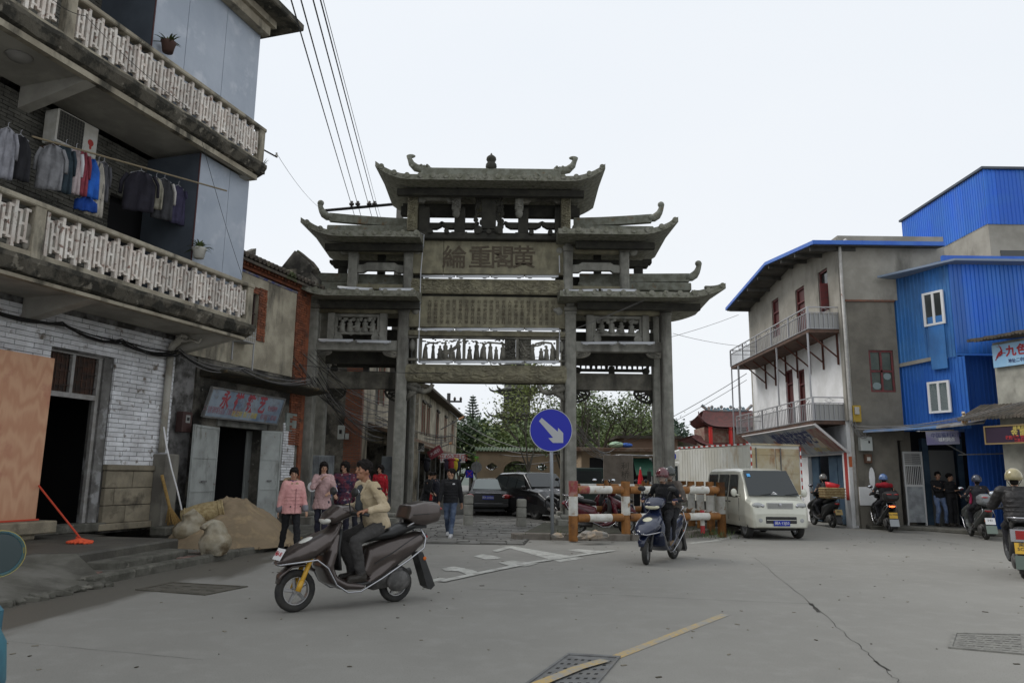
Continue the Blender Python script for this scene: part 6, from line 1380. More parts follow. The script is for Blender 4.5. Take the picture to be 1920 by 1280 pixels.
# ================================================================ upper blue building behind
K = P(1842, 319, 29); K.z = 0; KL = pX(1692, 430, K.x).y - 29; bU = thing('rooftop_blue_building', 'bright blue ribbed upper building rising behind the balconied house', 'building', K)
ztU = P(1843, 319, 29).z; zeU = P(1843, 419, 29).z; zcU = P(1860, 480, 29).z
clad(bU, M.Rotation(-pi / 2, 4, 'Z') @ M.Translation((-KL, 0, 0)), 0, KL, zeU, ztU, BLU, .5)
clad(bU, M.Identity(4), 0.0, 5, zeU - .02, ztU + .02, BLU, .5)
sbox('roof_cap', BLUED, bU, -.1, -.12, ztU + .02, 5.2, KL + .1, ztU + .12)
sbox('concrete_wall', GREYP, bU, .02, .03, 0, 5, KL, zeU - .003)
sbox('strip_window', GLASSD, bU, .4, .0, zcU + .0, 5, .028, zcU + .25)
# ================================================================ grey corner building at the right edge
q0 = P(1866, 700, 22.6); FC = Fr(q0.x, 22.6, atan2(-2.4, .9)); bC = thing('grey_corner_building', 'grey rendered low building with corrugated roof edge at the right side', 'building', FC.o, FC.a)
CREAM = mat('grey_cream_render', (.45, .44, .38), .9, c2=(.26, .255, .22), s=1, d=(.12, .11, .09), ds=1.5, dlo=.58, dhi=.7, streak=.3, bump=.3)
zC = FC.at(1880, 640)[1]
sbox('wall', CREAM, bC, 0, 0, 0, 5, .25, zC); sbox('end_wall', CREAM, bC, 0, .25, 0, .25, 4, zC)
me = B().tube([(0, -.5, .04), (0, 2.5, .5)], .055, 6).mesh('corrugation', mat('dark_corrugated', (.07, .065, .055), .9, c2=(.12, .1, .08), s=4))
for k in range(26): link('corrugation', me, bC, loc=(-.4 + k * .11, 0, zC + .05 + random.uniform(-.02, .02)))
zA = FC.at(1880, 782, .6)[1]
for k in range(24): link('corrugation', me, bC, loc=(-.6 + k * .11, -.8, zA - .06 + random.uniform(-.01, .01))).scale = (1, .35, 1)
def fc(px, py, d): u, z = FC.at(px, py, d); return FC.w(u, -d, z)
u0s, zz0 = FC.at(1859, 648, .1); u1s = u0s + 2.2
za_, zb_ = FC.at(1859, 648, .1)[1], FC.at(1861, 690, .1)[1]
st, wr, pt, W_, H_ = board('shop_sign', 'light blue sign with a red leaping deer and large red characters', FC.w(u0s, -.1, za_), FC.w(u0s, -.1, zb_), FC.w(u1s, -.1, za_), FC.w(u1s, -.1, zb_), m=mat('sky_blue_print', (.28, .5, .72), .4, c2=(.36, .56, .75), s=2))
wr('九色鹿', .34, RED, .42, .62, .95, .012, 1.1); wr('地址:二中斜对面二楼 电话', .135, NAVY, .5, .2, .8, .003)
b = B(); b.tube([(.14, .3, .006), (.22, .42, .006), (.32, .5, .006), (.3, .4, .006), (.22, .34, .006)], .03, 6); b.tube([(.3, .5, .006), (.28, .6, .006)], .02, 5); b.tube([(.14, .3, .006), (.08, .22, .006)], .012, 5); b.tube([(.32, .42, .006), (.42, .4, .006)], .012, 5); b.tube([(.28, .6, .006), (.22, .68, .006), (.25, .6, .006), (.16, .62, .006)], .008, 4)
o = b.build('deer_emblem', RED, st); hold = KIDS[st.name][0]; o.parent = hold
za_, zb_ = FC.at(1846, 800, .9)[1], FC.at(1850, 832, .9)[1]; u0s = FC.at(1847, 815, .9)[0]; u1s = u0s + 2.3
st, wr, pt, W_, H_ = board('shop_sign', 'dark purple antique shop sign with yellow and red characters over the right doorway', FC.w(u0s, -.9, za_), FC.w(u0s, -.9, zb_), FC.w(u1s, -.9, za_), FC.w(u1s, -.9, zb_), m=mat('dark_purple_print', (.035, .02, .04), .5), frame=mat('ochre_edge', (.25, .18, .08), .6))
wr('福清市利桥古玩', .13, YEL, .55, .85, .9, .003); wr('金凯古玩', .22, YEL, .55, .57, .9, .006, 1.5); wr('收购:瓷器 字画 玉器 铜器', .12, RED, .5, .3, .8, .004); wr('各类古玩 电话', .11, RED, .5, .12, .8, .003)
cables('service_wires', 'pair of sagging service wires above the cat and the sheet awning', P(1606, 800, 25), P(1925, 752, 21), 4, .3, .08, .01, seed=12, m=CABG)
cables('service_wires', 'loose wires hanging around the yellow junction box', P(1600, 790, 25), P(1625, 815, 25), 6, .25, .12, .01, seed=13, m=CABG)
# ================================================================ island furniture
RUST = mat('rusty_orange_paint', (.29, .125, .03), .6, c2=(.2, .085, .022), s=5, d=(.12, .05, .02), ds=4, dlo=.52, dhi=.68, bump=.3, bs=40)
REDP = mat('peeling_red_paint', (.25, .05, .05), .7, c2=(.35, .2, .17), s=8, d=(.25, .12, .03), ds=4, dlo=.55, dhi=.65)
WPT = mat('chipped_white_paint', (.6, .6, .56), .55, c2=(.5, .49, .44), s=5, d=(.25, .13, .05), ds=5, dlo=.6, dhi=.68)
p0 = G(1075, 1006, .12); p3 = G(1354, 999, .12); HT = P(1075, 901, p0.y).z - .12
bar = thing('pipe_barrier', 'thick pipe barrier in rusty orange and white bands around the traffic island', 'barrier', p0)
def pipe(a, c, r, bands, name):
    o = None; a, c = V(a), V(c)
    for t0, t1, m_ in bands:
        b = B(); b.tube([tuple(a.lerp(c, t0)), tuple(a.lerp(c, t1))], r, 16); x = b.build(name if o is None else 'painted_band', m_, bar if o is None else o, smooth=False); o = o or x
    return o
def post(x, y, top=RUST, h=HT): pipe((x, y, -.1), (x, y, h), .115, [(0, .42, RUST), (.42, .74, WPT), (.74, 1, top)], 'post')
def row(a, c, n, posts=True):
    a, c = V(a), V(c)
    for k in range(n + 1):
        if posts: q_ = a.lerp(c, k / n); post(q_.x, q_.y, REDP if (k == 0 and a.length < .1) else RUST)
    for z in (HT * .84, HT * .33):
        for k in range(n):
            s, e = a.lerp(c, k / n) + V((0, 0, z)), a.lerp(c, (k + 1) / n) + V((0, 0, z)); d_ = (e - s).normalized() * .1
            pipe(s + d_, e - d_, .098, [(0, .25, REDP if (k == 0 and z > 1 and a.length < .1) else RUST), (.25, .74, WPT), (.74, 1, RUST)], 'rail')
v = p3 - p0; v.z = 0; row((0, 0, 0), v, 3)
q1, q0_ = V((v.x - .15, v.y + 3.9, 0)), V((.3, 5.3, 0)); row(v, q1, 4); row(q0_, q1, 3)
for (px, py, s, lb) in ((970 + 75, 1008, .16, 'small flat orange grey stone left of the barrier post'), (1102, 1010, .24, 'grey angular stone on the island kerb'), (1122, 1009, .26, 'tan angular stone beside the grey one on the island kerb')):
    g = G(px, py, .13); b = B(); rn = random.Random(px); b.ell((0, 0, s * .3), (s, s * .6, s * .45), 9, 6); b.v = [(x + rn.uniform(-.2, .2) * s, y + rn.uniform(-.2, .2) * s, max(0, z + rn.uniform(-.12, .12) * s)) for x, y, z in b.v]
    tag(b.build('loose_stone', mat('tan_stone', (.36, .27, .18), .9, c2=(.25, .24, .22), s=3, bump=.5), loc=g), lb, 'stone')
g = G(1318, 999, .12); bl = thing('small_bollard', 'short red and white banded post inside the right end of the barrier', 'bollard', g)
for k in range(3): b = B(); b.tube([(0, 0, k * .2), (0, 0, k * .2 + .2)], .06, 12); b.build('band', (RED, WPT, RED)[k], bl)
# direction sign
g = G(1036, 1006, .12); YS = g.y; sg = thing('direction_sign', 'round blue traffic sign with a white arrow pointing down right on a grey pole', 'traffic sign', g)
c = P(1033, 806, YS) - g; Rr = (P(1073, 806, YS) - P(993, 806, YS)).length / 2
b = B(); b.tube([(0, 0, 0), (c.x, .04, c.z + Rr * .6)], .045, 12); b.build('pole', mat('grey_pole', (.25, .27, .29), .45, m=.3), sg, smooth=True)
b = B(); b.lathe([(0, -.012), (Rr, -.012), (Rr, .004), (0, .004)], (c.x, -.02, c.z), 48, 'y'); o = b.build('disc', mat('sign_blue', (.004, .012, .36), .35), sg)
b = B(); b.lathe([(Rr * .97, -.036), (Rr, -.036), (Rr, -.0325), (Rr * .97, -.0325), (Rr * .97, -.036)], (c.x, 0, c.z), 48, 'y'); b.build('border', mat('sign_grey_white', (.42, .43, .44), .4), o)
A = [(838, 296), (945, 388), (947, 362), (981, 397), (981, 462), (912, 462), (882, 431), (914, 428), (820, 318)]
pts = [P(780 + a / 3.556, 700 + e / 3.556, YS) - g for a, e in A]; b = B(); b.prism([(p.x, p.z) for p in pts], -.037, -.0325); b.build('arrow', mat('sign_grey_white', (0, 0, 0)), o, fix=True)
for (px, w0, lb) in ((877.5, .3, 'left stone bollard with a carved cap beside the man in jeans'), (977.5, .3, 'right stone bollard in the lane between sign and saloon')):
    g = G(px, 984 if px < 900 else 987, .02); bl = thing('stone_bollard', lb, 'bollard', g, .1, 'stone bollards in the lane'); h = P(px, 928 if px < 900 else 936, g.y).z; w_ = 17 / 1400 * g.y / 2
    sbox('lower_block', STONE_L, bl, -w_, -w_, 0, w_, w_, h * .33, .02); sbox('middle_block', STONE_L, bl, -w_ * .97, -w_ * .97, h * .335, w_ * .97, w_ * .97, h * .68, .02); sbox('carved_cap', STONE_L, bl, -w_, -w_, h * .685, w_, w_, h, .05, seg=3)
g = G(1160, 968, .1); st = thing('stone_stele', 'upright brown stone slab with carved vertical characters in the right bay', 'stele', (P(1160, 900, 27).x, 27, .1)); w_ = 54 / 1400 * 27 / 2; h = P(1160, 853, 27).z - .1
o = sbox('slab', mat('brown_granite', (.2, .17, .14), .85, c2=(.16, .135, .11), s=5, bump=.2), st, -w_, 0, 0, w_, .18, h, .01); text('利\n桥\n古\n街', .3, mat('carved_shadow', (.08, .07, .055), .9), st, (w_ * .45, -.004, h * .62), ext=.004)
# ================================================================ walls and houses beyond
TANW = mat('tan_render', (.36, .27, .175), .9, c2=(.28, .21, .14), s=.8, d=(.14, .11, .08), ds=.8, dlo=.58, dhi=.72, streak=.4)
YW = 50; a, e = P(893, 845, YW), P(1240, 845, YW); wl = thing('moon_gate_wall', 'long tan garden wall with an oval moon gate and hexagonal windows', 'wall', (a.x, YW, 0)); W_ = e.x - a.x; Hh = a.z
def wx(px): return P(px, 880, YW).x - a.x
def wz(py, px=960): return P(px, py, YW).z
holes = [(wx(969), wz(885), .9, .72, 2.2, 1), (wx(922), wz(875), .38, .26, 1.2, 0), (wx(1016), wz(875), .38, .26, 1.2, 0)]
b = B(); x = 0
while x < W_:
    xm = x + .04; hole = None
    for hx, hz, rx, rz_, pw, solid in holes:
        u = abs(xm - hx) / rx
        if u < 1: hh = rz_ * (1 - u ** pw) ** (1 / pw); hole = (max(.0, hz - hh) if not solid else 0.0, hz + hh)
    x2 = x + .08
    if hole: (hole[0] > 0) and b.box(x, 0, 0, x2, .35, hole[0]); b.box(x, 0, hole[1], x2, .35, Hh)
    else:
        while x2 < W_ and not any(abs(x2 + .04 - h_[0]) < h_[2] for h_ in holes): x2 += .08
        b.box(x, 0, 0, x2, .35, Hh)
    x = x2
b.build('wall', TANW, wl); b = B(); b.prism([(-.2, Hh), (.17, Hh + .22), (.55, Hh)], -.1, W_ + .1, 'x'); b.build('tile_coping', mat('green_tile', (.07, .13, .07), .6, c2=(.15, .17, .1), s=8), wl)
for k in range(60): B().tube([(W_ * k / 60, -.22, Hh + .02), (W_ * k / 60, .17, Hh + .25)], .06, 5).build('tile_end', mat('green_tile', (0, 0, 0)), wl)
for hx, hz, rx, rz_, pw, solid in holes[1:]:
    for k in range(5): sbox('window_bar', SOOT, wl, hx - .28 + k * .13, .1, hz - .24, hx - .23 + k * .13, .15, hz + .24)
b = B(); b.tube([(holes[0][0] + (holes[0][2] + .05) * cos(t), -.02, holes[0][1] + (holes[0][3] + .05) * sin(t)) for t in [k / 24 * 2 * pi for k in range(24)]], .06, 6, close=True); b.build('gate_rim', TANW, wl)
b = B(); hx = holes[0][0]
for k in range(9): b.box(hx - .8 + k * .2, .3, .3, hx - .77 + k * .2, .33, 2.4)
b.box(hx - .9, .3, 1.2, hx + .9, .34, 1.25); b.build('gate_grille', SOOT, wl)
def house(name, label, x0, x1, ytop, Y, dep, m, roofm=TILE, ov=.5, over=0):
    a, e = P(x0, ytop, Y), P(x1, ytop, Y); t = thing(name, label, 'house', (a.x, Y, 0)); sbox('wall', m, t, 0, 0, 0, e.x - a.x, dep, a.z); sbox('roof', roofm, t, -.3, -ov, a.z, e.x - a.x + .3, dep + .3, a.z + .18, .02); return t, e.x - a.x, a.z
t, W_, Hh = house('flat_roofed_house', 'low brown flat roofed house with stained walls behind the right bay', 1090, 1300, 846, 38, 6, TANW, mat('rust_brown_slab', (.13, .075, .05), .9, c2=(.2, .16, .12), s=3), .8)
for px in (1118, 1176): sbox('dark_bay', DARK, t, (px - 1090) / 1400 * 38 - .35, -.02, 0, (px - 1090) / 1400 * 38 + .35, -.01, Hh - .3)
sbox('upper_storey', mat('brick_tan', (.25, .17, .12), .9), t, 2.4, 1.5, Hh + .18, 5.2, 5, Hh + .75); sbox('upper_roof', TILE, t, 2.0, 1.2, Hh + .75, 5.4, 5.2, Hh + .9)
tp = thing('tarpaulin', 'crumpled pale green and blue tarpaulin on the low brown roof', 'tarpaulin', P(1163, 831, 38) + V((0, .3, -.1))); b = B(); b.ell((-.15, 0, .05), (.4, .3, .16), 9, 6); b.build('green_sheet', mat('pale_green_tarp', (.35, .5, .35), .7), tp); b = B(); b.ell((.35, .1, .03), (.35, .3, .12), 9, 6); b.build('blue_sheet', mat('blue_tarp', (.05, .14, .5), .7), tp)
aw = thing('market_stall', 'market shelter with broken white sheet roof and green canvas awnings behind the right bay', 'shelter', (P(1187, 900, 33).x, 33, 0)); zt = P(1200, 853, 33).z
for k in range(7): o = B().box(-.06, -.5, 0, .4, 1.5, .03).build('roof_sheet', mat('broken_white_sheet', (.6, .6, .6), .6), aw, loc=(-.55 + k * .38, 0, zt + random.uniform(-.03, .05))); o.rotation_euler = (0, random.uniform(-.1, .1), 0)
for x in (0, 1.0): b = B(); b.prism([(-.9, zt - .85), (-.05, zt - .15), (-.05, zt - .2), (-.9, zt - .9)], x, x + .8, 'x'); b.build('canvas_awning', mat('dark_green_canvas2', (.02, .08, .05), .8), aw, fix=True)
sbox('dark_interior', DARK, aw, -.1, .8, 0, 2.0, .9, zt - .1)
for x in (-.1, .72, 1.5): sbox('post', WHT, aw, x, -.1, 0, x + .1, 0, zt - .1)
rf = thing('red_umbrella', 'folded red and white umbrella standing in the market shelter', 'umbrella', (P(1201, 900, 32).x, 32, 0)); b = B(); b.tube([(0, 0, 0), (0, 0, 2)], .03, 6); b.build('pole', WPT, rf); b = B(); b.tube([(0, 0, .9), (0, 0, 1.3), (0, 0, 1.9)], [.1, .14, .03], 8); b.build('canopy', mat('tub_red', (.6, .02, .03), .4), rf)
t, W_, Hh = house('whitewashed_house', 'old stained white walled house between the gateway and the lorry', 1268, 1345, 856, 40, 8, mat('stained_whitewash', (.45, .44, .42), .9, c2=(.25, .24, .22), s=1.6, d=(.09, .085, .08), ds=1.4, dlo=.5, dhi=.65, streak=.3), ov=.3)
b = B(); b.prism([(-.6, Hh + .95), (1.6, Hh + .5), (6, Hh + .25), (6, Hh + .1), (-.6, Hh + .1)], -.3, 6); b.build('sloping_roof', TILE, t, fix=True)
sbox('low_wing', TANW, t, W_ - .2, 1, 0, W_ + 5, 6, Hh + .2); sbox('wing_roof', TILE, t, W_ - .3, .6, Hh + .2, W_ + 5.2, 6.2, Hh + .38)
pboard('hardware_sign', 'green sign with white characters above the lorry cab', 1287, 836, 1335, 862, 36, mat('sign_green', (.01, .12, .07), .5, c2=(.015, .16, .1), s=3), [('可视门铃防盗门', .3, WHT, .5, .74), ('五金电器', .34, WHT, .42, .28)])
pboard('no_parking_sign', 'round blue and red no parking sign beyond the left bollard', 873, 881, 887, 895, 44, mat('sign_blue', (0, 0, 0)), [('✕', .4, RED, .5, .5)])
b = B(); g = G(881, 941); b.tube([(0, 0, 0), (0, 0, 1.6)], .04, 6); tag(b.build('sign_post', IRON, loc=(P(881, 900, 44.1).x, 44.1, 0)), 'slim grey post of the small no parking sign', 'post')
b = B(); b.tube([(0, 0, 0), (0, 0, 2.4)], .04, 6); b.lathe([(0, -.02), (.3, -.02), (.3, .02), (0, .02)], (0, 0, 2.0), 18, 'y'); tag(b.build('round_sign', IRON, loc=(P(893, 900, 42).x, 42, 0)), 'round grey backed sign on a post beside the moon gate wall', 'traffic sign')
# ================================================================ temple and pagoda
def chroof(b, x0, x1, y0, y1, z, h, up, n=10):
    def f(u, v):
        x = x0 + (x1 - x0) * u; s = abs(2 * v - 1); e = abs(2 * u - 1); ins = (1 - s) * .28; x = x0 + (x1 - x0) * (.5 + (u - .5) * (1 - ins)); return (x, y0 + (y1 - y0) * v, z + h * (1 - s) ** 1.5 + up * e ** 5 * s ** .5)
    b.grid(f, n * 2, n); b.grid(lambda u, v: tuple(V(f(1 - u, v)) - V((0, 0, .18))), n * 2, n)
YT = 62; a = P(1362, 800, YT); tm = thing('red_roofed_temple', 'distant temple with sweeping dark red tiled roofs and dragon ridge', 'temple', (a.x, YT, 0))
RT = mat('dark_red_tile', (.12, .04, .036), .7, c2=(.08, .035, .032), s=4); zz1 = P(1362, 803, YT).z; zz2 = P(1362, 835, YT).z
b = B(); chroof(b, -2.6, 2.9, -2, 2, zz1, 1.5, .7); b.build('upper_roof', RT, tm); b = B(); chroof(b, -3.6, 4.2, -2.8, 2.8, zz2 - .2, 1.0, .8); b.build('lower_roof', RT, tm)
b = B(); b.tube([(-2.0, 0, zz1 + 1.9), (-1.5, 0, zz1 + 1.5), (0, 0, zz1 + 1.45), (1.7, 0, zz1 + 1.5), (2.2, 0, zz1 + 1.95)], .14, 6)
for k in range(12): b.ell((-1.4 + k * .26, 0, zz1 + 1.65 + .12 * sin(k * 2)), (.14, .1, .16), 6, 5)
b.build('dragon_ridge', mat('mosaic_ridge', (.3, .22, .18), .7, c2=(.1, .2, .25), s=6), tm)
for s in (-1, 1): b = B(); b.tube([(s * 2.4, -2, zz1 + .4), (s * 2.75, -2.1, zz1 + .8), (s * 2.8, -2.1, zz1 + 1.2)], [.12, .08, .03], 6); b.build('eave_horn', RT, tm)
sbox('wall', mat('temple_wall', (.2, .09, .07), .8, c2=(.25, .2, .15), s=4), tm, -2.2, -1.4, 0, 2.5, 2, zz1)
for x in (-1.8, -.2, 1.2): b = B(); b.tube([(x, -1.8, 0), (x, -1.8, zz1)], .16, 8); b.build('red_column', mat('red_lacquer', (.5, .02, .015), .4), tm)
YP = 95; a = P(970, 700, YP); pg = thing('pagoda', 'tall grey tiered pagoda behind the trees', 'pagoda', (a.x, YP, 0)); PG = mat('pagoda_grey', (.09, .09, .085), .9, c2=(.06, .06, .055), s=1); zt = 0
for k, py in enumerate((836, 781, 735, 690)):
    z = P(970, py, YP).z; w_ = 2.3 - k * .08; b = B(); b.lathe([(w_ * .8, zt), (w_ * .8, z)], (0, 0, 0), 8); b.build('tier', PG, pg)
    b = B(); b.lathe([(w_ * .8, z - .5), (w_ * 1.25, z - .1), (w_ * 1.45, z + .12), (w_ * 1.0, z + .3), (w_ * .75, z + .6)], (0, 0, 0), 8)
    for j in range(8): t = j * pi / 4; b.tube([(cos(t) * w_ * 1.3, sin(t) * w_ * 1.3, z), (cos(t) * w_ * 1.6, sin(t) * w_ * 1.6, z + .25), (cos(t) * w_ * 1.7, sin(t) * w_ * 1.7, z + .6)], [.16, .12, .04], 5)
    b.build('eave', PG, pg); zt = z + .4
    for j in range(8): t = (j + .5) * pi / 4; B().box(-.25, -.03, 0, .25, .03, 1.3).build('doorway', DARK, pg, loc=(cos(t) * w_ * .75, sin(t) * w_ * .75, z - 2.2), rz=t + pi / 2)
b = B(); b.lathe([(1.4, zt), (0.1, zt + 1.2), (.25, zt + 1.5), (0, zt + 3)], (0, 0, 0), 8); b.build('spire', PG, pg)
# ================================================================ trees
def leafm(c, nm): return mat(nm, c, .6, c2=tuple(v * .6 for v in c), s=.9, lo=.35, hi=.65, d=tuple(v * 1.5 for v in c), ds=3, dlo=.55, dhi=.7)
BARK = mat('tree_bark', (.08, .07, .055), .95, c2=(.12, .11, .09), s=5)
def tree(label, px, Y, ztop, rad, n, leaf, m, z0=2.0, seed=1, sparse=.6, name='broadleaf_tree', group=None, kinds=5, ov=None):
    rn = random.Random(seed); t = thing(name, label, 'tree', (P(px, 870, Y).x, Y, 0), 0, group); b = B(); tips = []
    def br(p, d, L_, r, k):
        q_ = p + d * L_; mid = p.lerp(q_, .5) + V((rn.uniform(-.1, .1), rn.uniform(-.1, .1), 0)) * L_ * .4; b.tube([p, mid, q_], [r, r * .8, r * .6], 5)
        if k == 0: tips.append(q_); return
        for j in range(3 if k > 1 else 3): nd = (d + V((rn.uniform(-1, 1), rn.uniform(-1, 1), rn.uniform(-.35, .55))) * .85).normalized(); br(q_, nd, L_ * rn.uniform(.62, .85), r * .58, k - 1)
        if k < 3: tips.append(q_)
    for s in range(kinds): a = s / kinds * 6.28 + rn.random(); br(V((cos(a) * .08, sin(a) * .08, z0 * rn.uniform(.7, 1))), V((cos(a) * .7, sin(a) * .7, rn.uniform(.6, 1.1))).normalized(), (ztop - z0) * .34, .1, 3)
    b.tube([(0, 0, -.1), (.03, 0, z0 * .5), (0, 0, z0)], [.24, .18, .15], 8); k = max(abs(p.x) for p in tips) / rad; kz = (max(p.z for p in tips) - z0) / (ztop - z0)
    def sc_(p): return V((p[0] / k, p[1] / k, z0 + (p[2] - z0) / kz if p[2] > z0 else p[2]))
    b.v = [tuple(sc_(p)) for p in b.v]; b.build('trunk', BARK, t)
    tips = [sc_(p) for p in tips]; c = B(); cl = rad * sparse * .28
    for i in range(n):
        o = rn.choice(tips); p = o + V((rn.gauss(0, cl), rn.gauss(0, cl), rn.gauss(0, cl * .6))); u = V((rn.gauss(0, 1), rn.gauss(0, 1), rn.gauss(0, .5))).normalized(); w_ = u.cross(V((rn.gauss(0, 1), rn.gauss(0, 1), rn.gauss(0, 1)))).normalized(); s = leaf * rn.uniform(.5, 1.3); c.add([p - u * s, p + w_ * s * .45, p + u * s, p - w_ * s * .45], [(0, 1, 2, 3)])
    c.build('crown', m, t); return t
YG_ = leafm((.2, .24, .07), 'yellow_green_leaves'); MG = leafm((.13, .18, .06), 'mid_green_leaves'); DG = leafm((.06, .095, .04), 'dark_green_leaves'); BG = leafm((.07, .11, .075), 'bluish_green_leaves')
tree('airy yellow green tree in front of the pagoda', 990, 44, P(990, 700, 44).z + .6, 2.1, 2600, .10, YG_, 2.4, 3, .75)
tree('wide sparse tree with long limbs behind the right bay', 1130, 42, P(1130, 722, 42).z, 3.4, 3600, .10, MG, 1.8, 8, .5)
tree('lower leafy tree behind the right inner column', 1062, 47, P(1062, 760, 47).z, 2.3, 3600, .12, MG, 1.8, 12, .8)
tree('rounded green tree right of the sparse tree', 1175, 52, P(1175, 792, 52).z, 2.4, 9000, .13, leafm((.15, .2, .06), 'fresh_green_leaves'), 1.5, 15, 1.0)
hz = (('dark dense tree below the tiered pine', 862, 72, 800, 3.2, DG), ('dark tree right of the tiered pine', 905, 70, 812, 2.4, DG), ('dark tree between the pine and the pagoda', 935, 78, 806, 2.8, MG), ('leafy tree low in front of the pagoda', 972, 66, 818, 2.6, MG), ('dense tree right of the pagoda foot', 1010, 74, 800, 3.0, DG), ('dense green tree behind the blue sign', 1050, 80, 795, 3.2, MG), ('tree behind the wide sparse tree', 1100, 78, 800, 3.2, DG), ('bluish green tree near the right bay centre', 1160, 84, 800, 3.4, BG), ('bluish green tree at the right of the right bay', 1205, 86, 790, 3.6, BG), ('bluish tree peeping out beside the right outer column', 1262, 88, 798, 1.8, BG))
for i, (lb, px, Y, py, r, m_) in enumerate(hz): tree(lb, px, Y, P(px, py, Y).z, r, 6500, .24, m_, .8, 20 + i, 1.25, group='trees beyond the lane', kinds=4)
YN = 76; a = P(887, 740, YN); pn = thing('norfolk_pine', 'dark tiered conifer standing above the other far trees', 'tree', (a.x, YN, 0)); b = B(); b.tube([(0, 0, 0), (0, 0, a.z)], [.25, .04], 7); b.build('trunk', BARK, pn); b = B(); rn = random.Random(4); N = 22; zb_ = 3.2
for k in range(N):
    f = k / N; z = zb_ + (a.z - zb_) * f ** .95; L_ = 1.55 * (1 - f) ** .75 + .14
    for j in range(10):
        t = j / 10 * 6.28 + k * .5; c = V((cos(t), sin(t), 0)); s = V((-c.y, c.x, 0)); L2 = L_ * rn.uniform(.85, 1.1); pts = [V((0, 0, z)), V((0, 0, z - .05)) + c * L2 * .5, V((0, 0, z + .1)) + c * L2]
        b.tube(pts, [.035, .06, .035], 3)
        for q_ in range(9): o = pts[0].lerp(pts[1], q_ / 4.5) if q_ < 4.5 else pts[1].lerp(pts[2], (q_ - 4.5) / 4.5); wd = .17; b.add([o - s * wd, o + c * .08, o + s * wd, o + V((0, 0, .05))], [(0, 1, 2, 3)])
b.build('foliage', leafm((.05, .085, .055), 'conifer_green'), pn)
hl = structure(B().grid(lambda u, v: (-130 + 290 * u, 100 + 120 * v, -.5 + 5.2 * sin(v * pi / 2) * (.75 + .35 * NZ.noise(V((u * 9, v * 3, 0))) + .1 * sin(u * 40))), 60, 12).build('far_hill', leafm((.05, .075, .05), 'hill_green'), smooth=True))
b = B(); rn = random.Random(9)                                         # low plants at the foot of the barrier and walls
for k in range(170):
    c = V(rn.choice([(4.9, 19.2), (5.3, 20.4), (1.6, 19.6), (5.5, 21.2)]) + (0,)); p = c + V((rn.gauss(0, .35), rn.gauss(0, .3), .12)); u = V((rn.uniform(-1, 1), rn.uniform(-1, 1), 1.2)).normalized() * rn.uniform(.06, .2); s = V((-u.y, u.x, 0)).normalized() * .012; b.add([p - s, p + s, p + u], [(0, 1, 2)])
tag(b.build('grass_tufts', mat('weed_green', (.06, .09, .03), .8)), 'thin green weeds growing on the island soil', 'grass', kind='stuff')
# ================================================================ scooters and motorcycles
CHROME = mat('chrome_tube', (.42, .42, .44), .22, m=.95)
RUB = mat('tyre_rubber', (.022, .022, .022), .85, c2=(.04, .038, .034), s=8, bump=.2)
ALU = mat('cast_aluminium', (.4, .4, .4), .35, m=.7)
BPL = mat('black_plastic', (.02, .02, .02), .45, c2=(.03, .03, .03), s=5)
SEATM = mat('black_vinyl', (.015, .015, .015), .38)
PLATEY = mat('yellow_plate', (.55, .33, .03), .5); PLATEB = mat('blue_plate', (.01, .03, .32), .4); LENSR = mat('red_lens', (.3, .01, .01), .15, coat=.5); LENSO = mat('orange_lens', (.6, .14, .02), .2)
def sweep(b, pts, n=16, p=2.6, cy=0):
    m = len(pts); rs = []
    for i in range(m):
        a, c = pts[max(i - 1, 0)], pts[min(i + 1, m - 1)]; t = V((c[0] - a[0], 0, c[1] - a[1])).normalized(); nr = V((-t.z, 0, t.x)); x, z, w_, th = pts[i]; r = []
        for k in range(n):
            g = 2 * pi * k / n; cs, sn = cos(g), sin(g); r.append(V((x, cy, z)) + V((0, 1, 0)) * (w_ * math.copysign(abs(cs) ** (2 / p), cs)) + nr * (th * math.copysign(abs(sn) ** (2 / p), sn)))
        rs.append(r)
    return b.rings(rs)
def wheel(parent, x, y, R, w_, name='wheel', spokes=5, rimc=None, steer=0, hub=True):
    h = w_ / 2; b = B(); b.lathe([(R * .66, -h * .8), (R * .86, -h), (R * .95, -h * .8), (R, -h * .35), (R, h * .35), (R * .95, h * .8), (R * .86, h), (R * .66, h * .8), (R * .66, -h * .8)], (0, 0, 0), 28, 'y')
    o = b.build(name, RUB, parent, smooth=True, loc=(x, y, R), rz=steer); rc = rimc or ALU
    b = B(); b.lathe([(R * .62, -h * .7), (R * .70, -h * .72), (R * .70, h * .72), (R * .62, h * .7), (R * .62, -h * .7)], (0, 0, 0), 28, 'y')
    for k in range(spokes): a = 2 * pi * k / spokes; b.tube([(cos(a) * R * .12, 0, sin(a) * R * .12), (cos(a + .12) * R * .66, 0, sin(a + .12) * R * .66)], [R * .1, R * .07], 5, ry=[h * .5, h * .4])
    b.lathe([(0, -h), (R * .16, -h * .9), (R * .16, h * .9), (0, h)], (0, 0, 0), 14, 'y'); b.build('rim', rc, o, smooth=False)
    return o
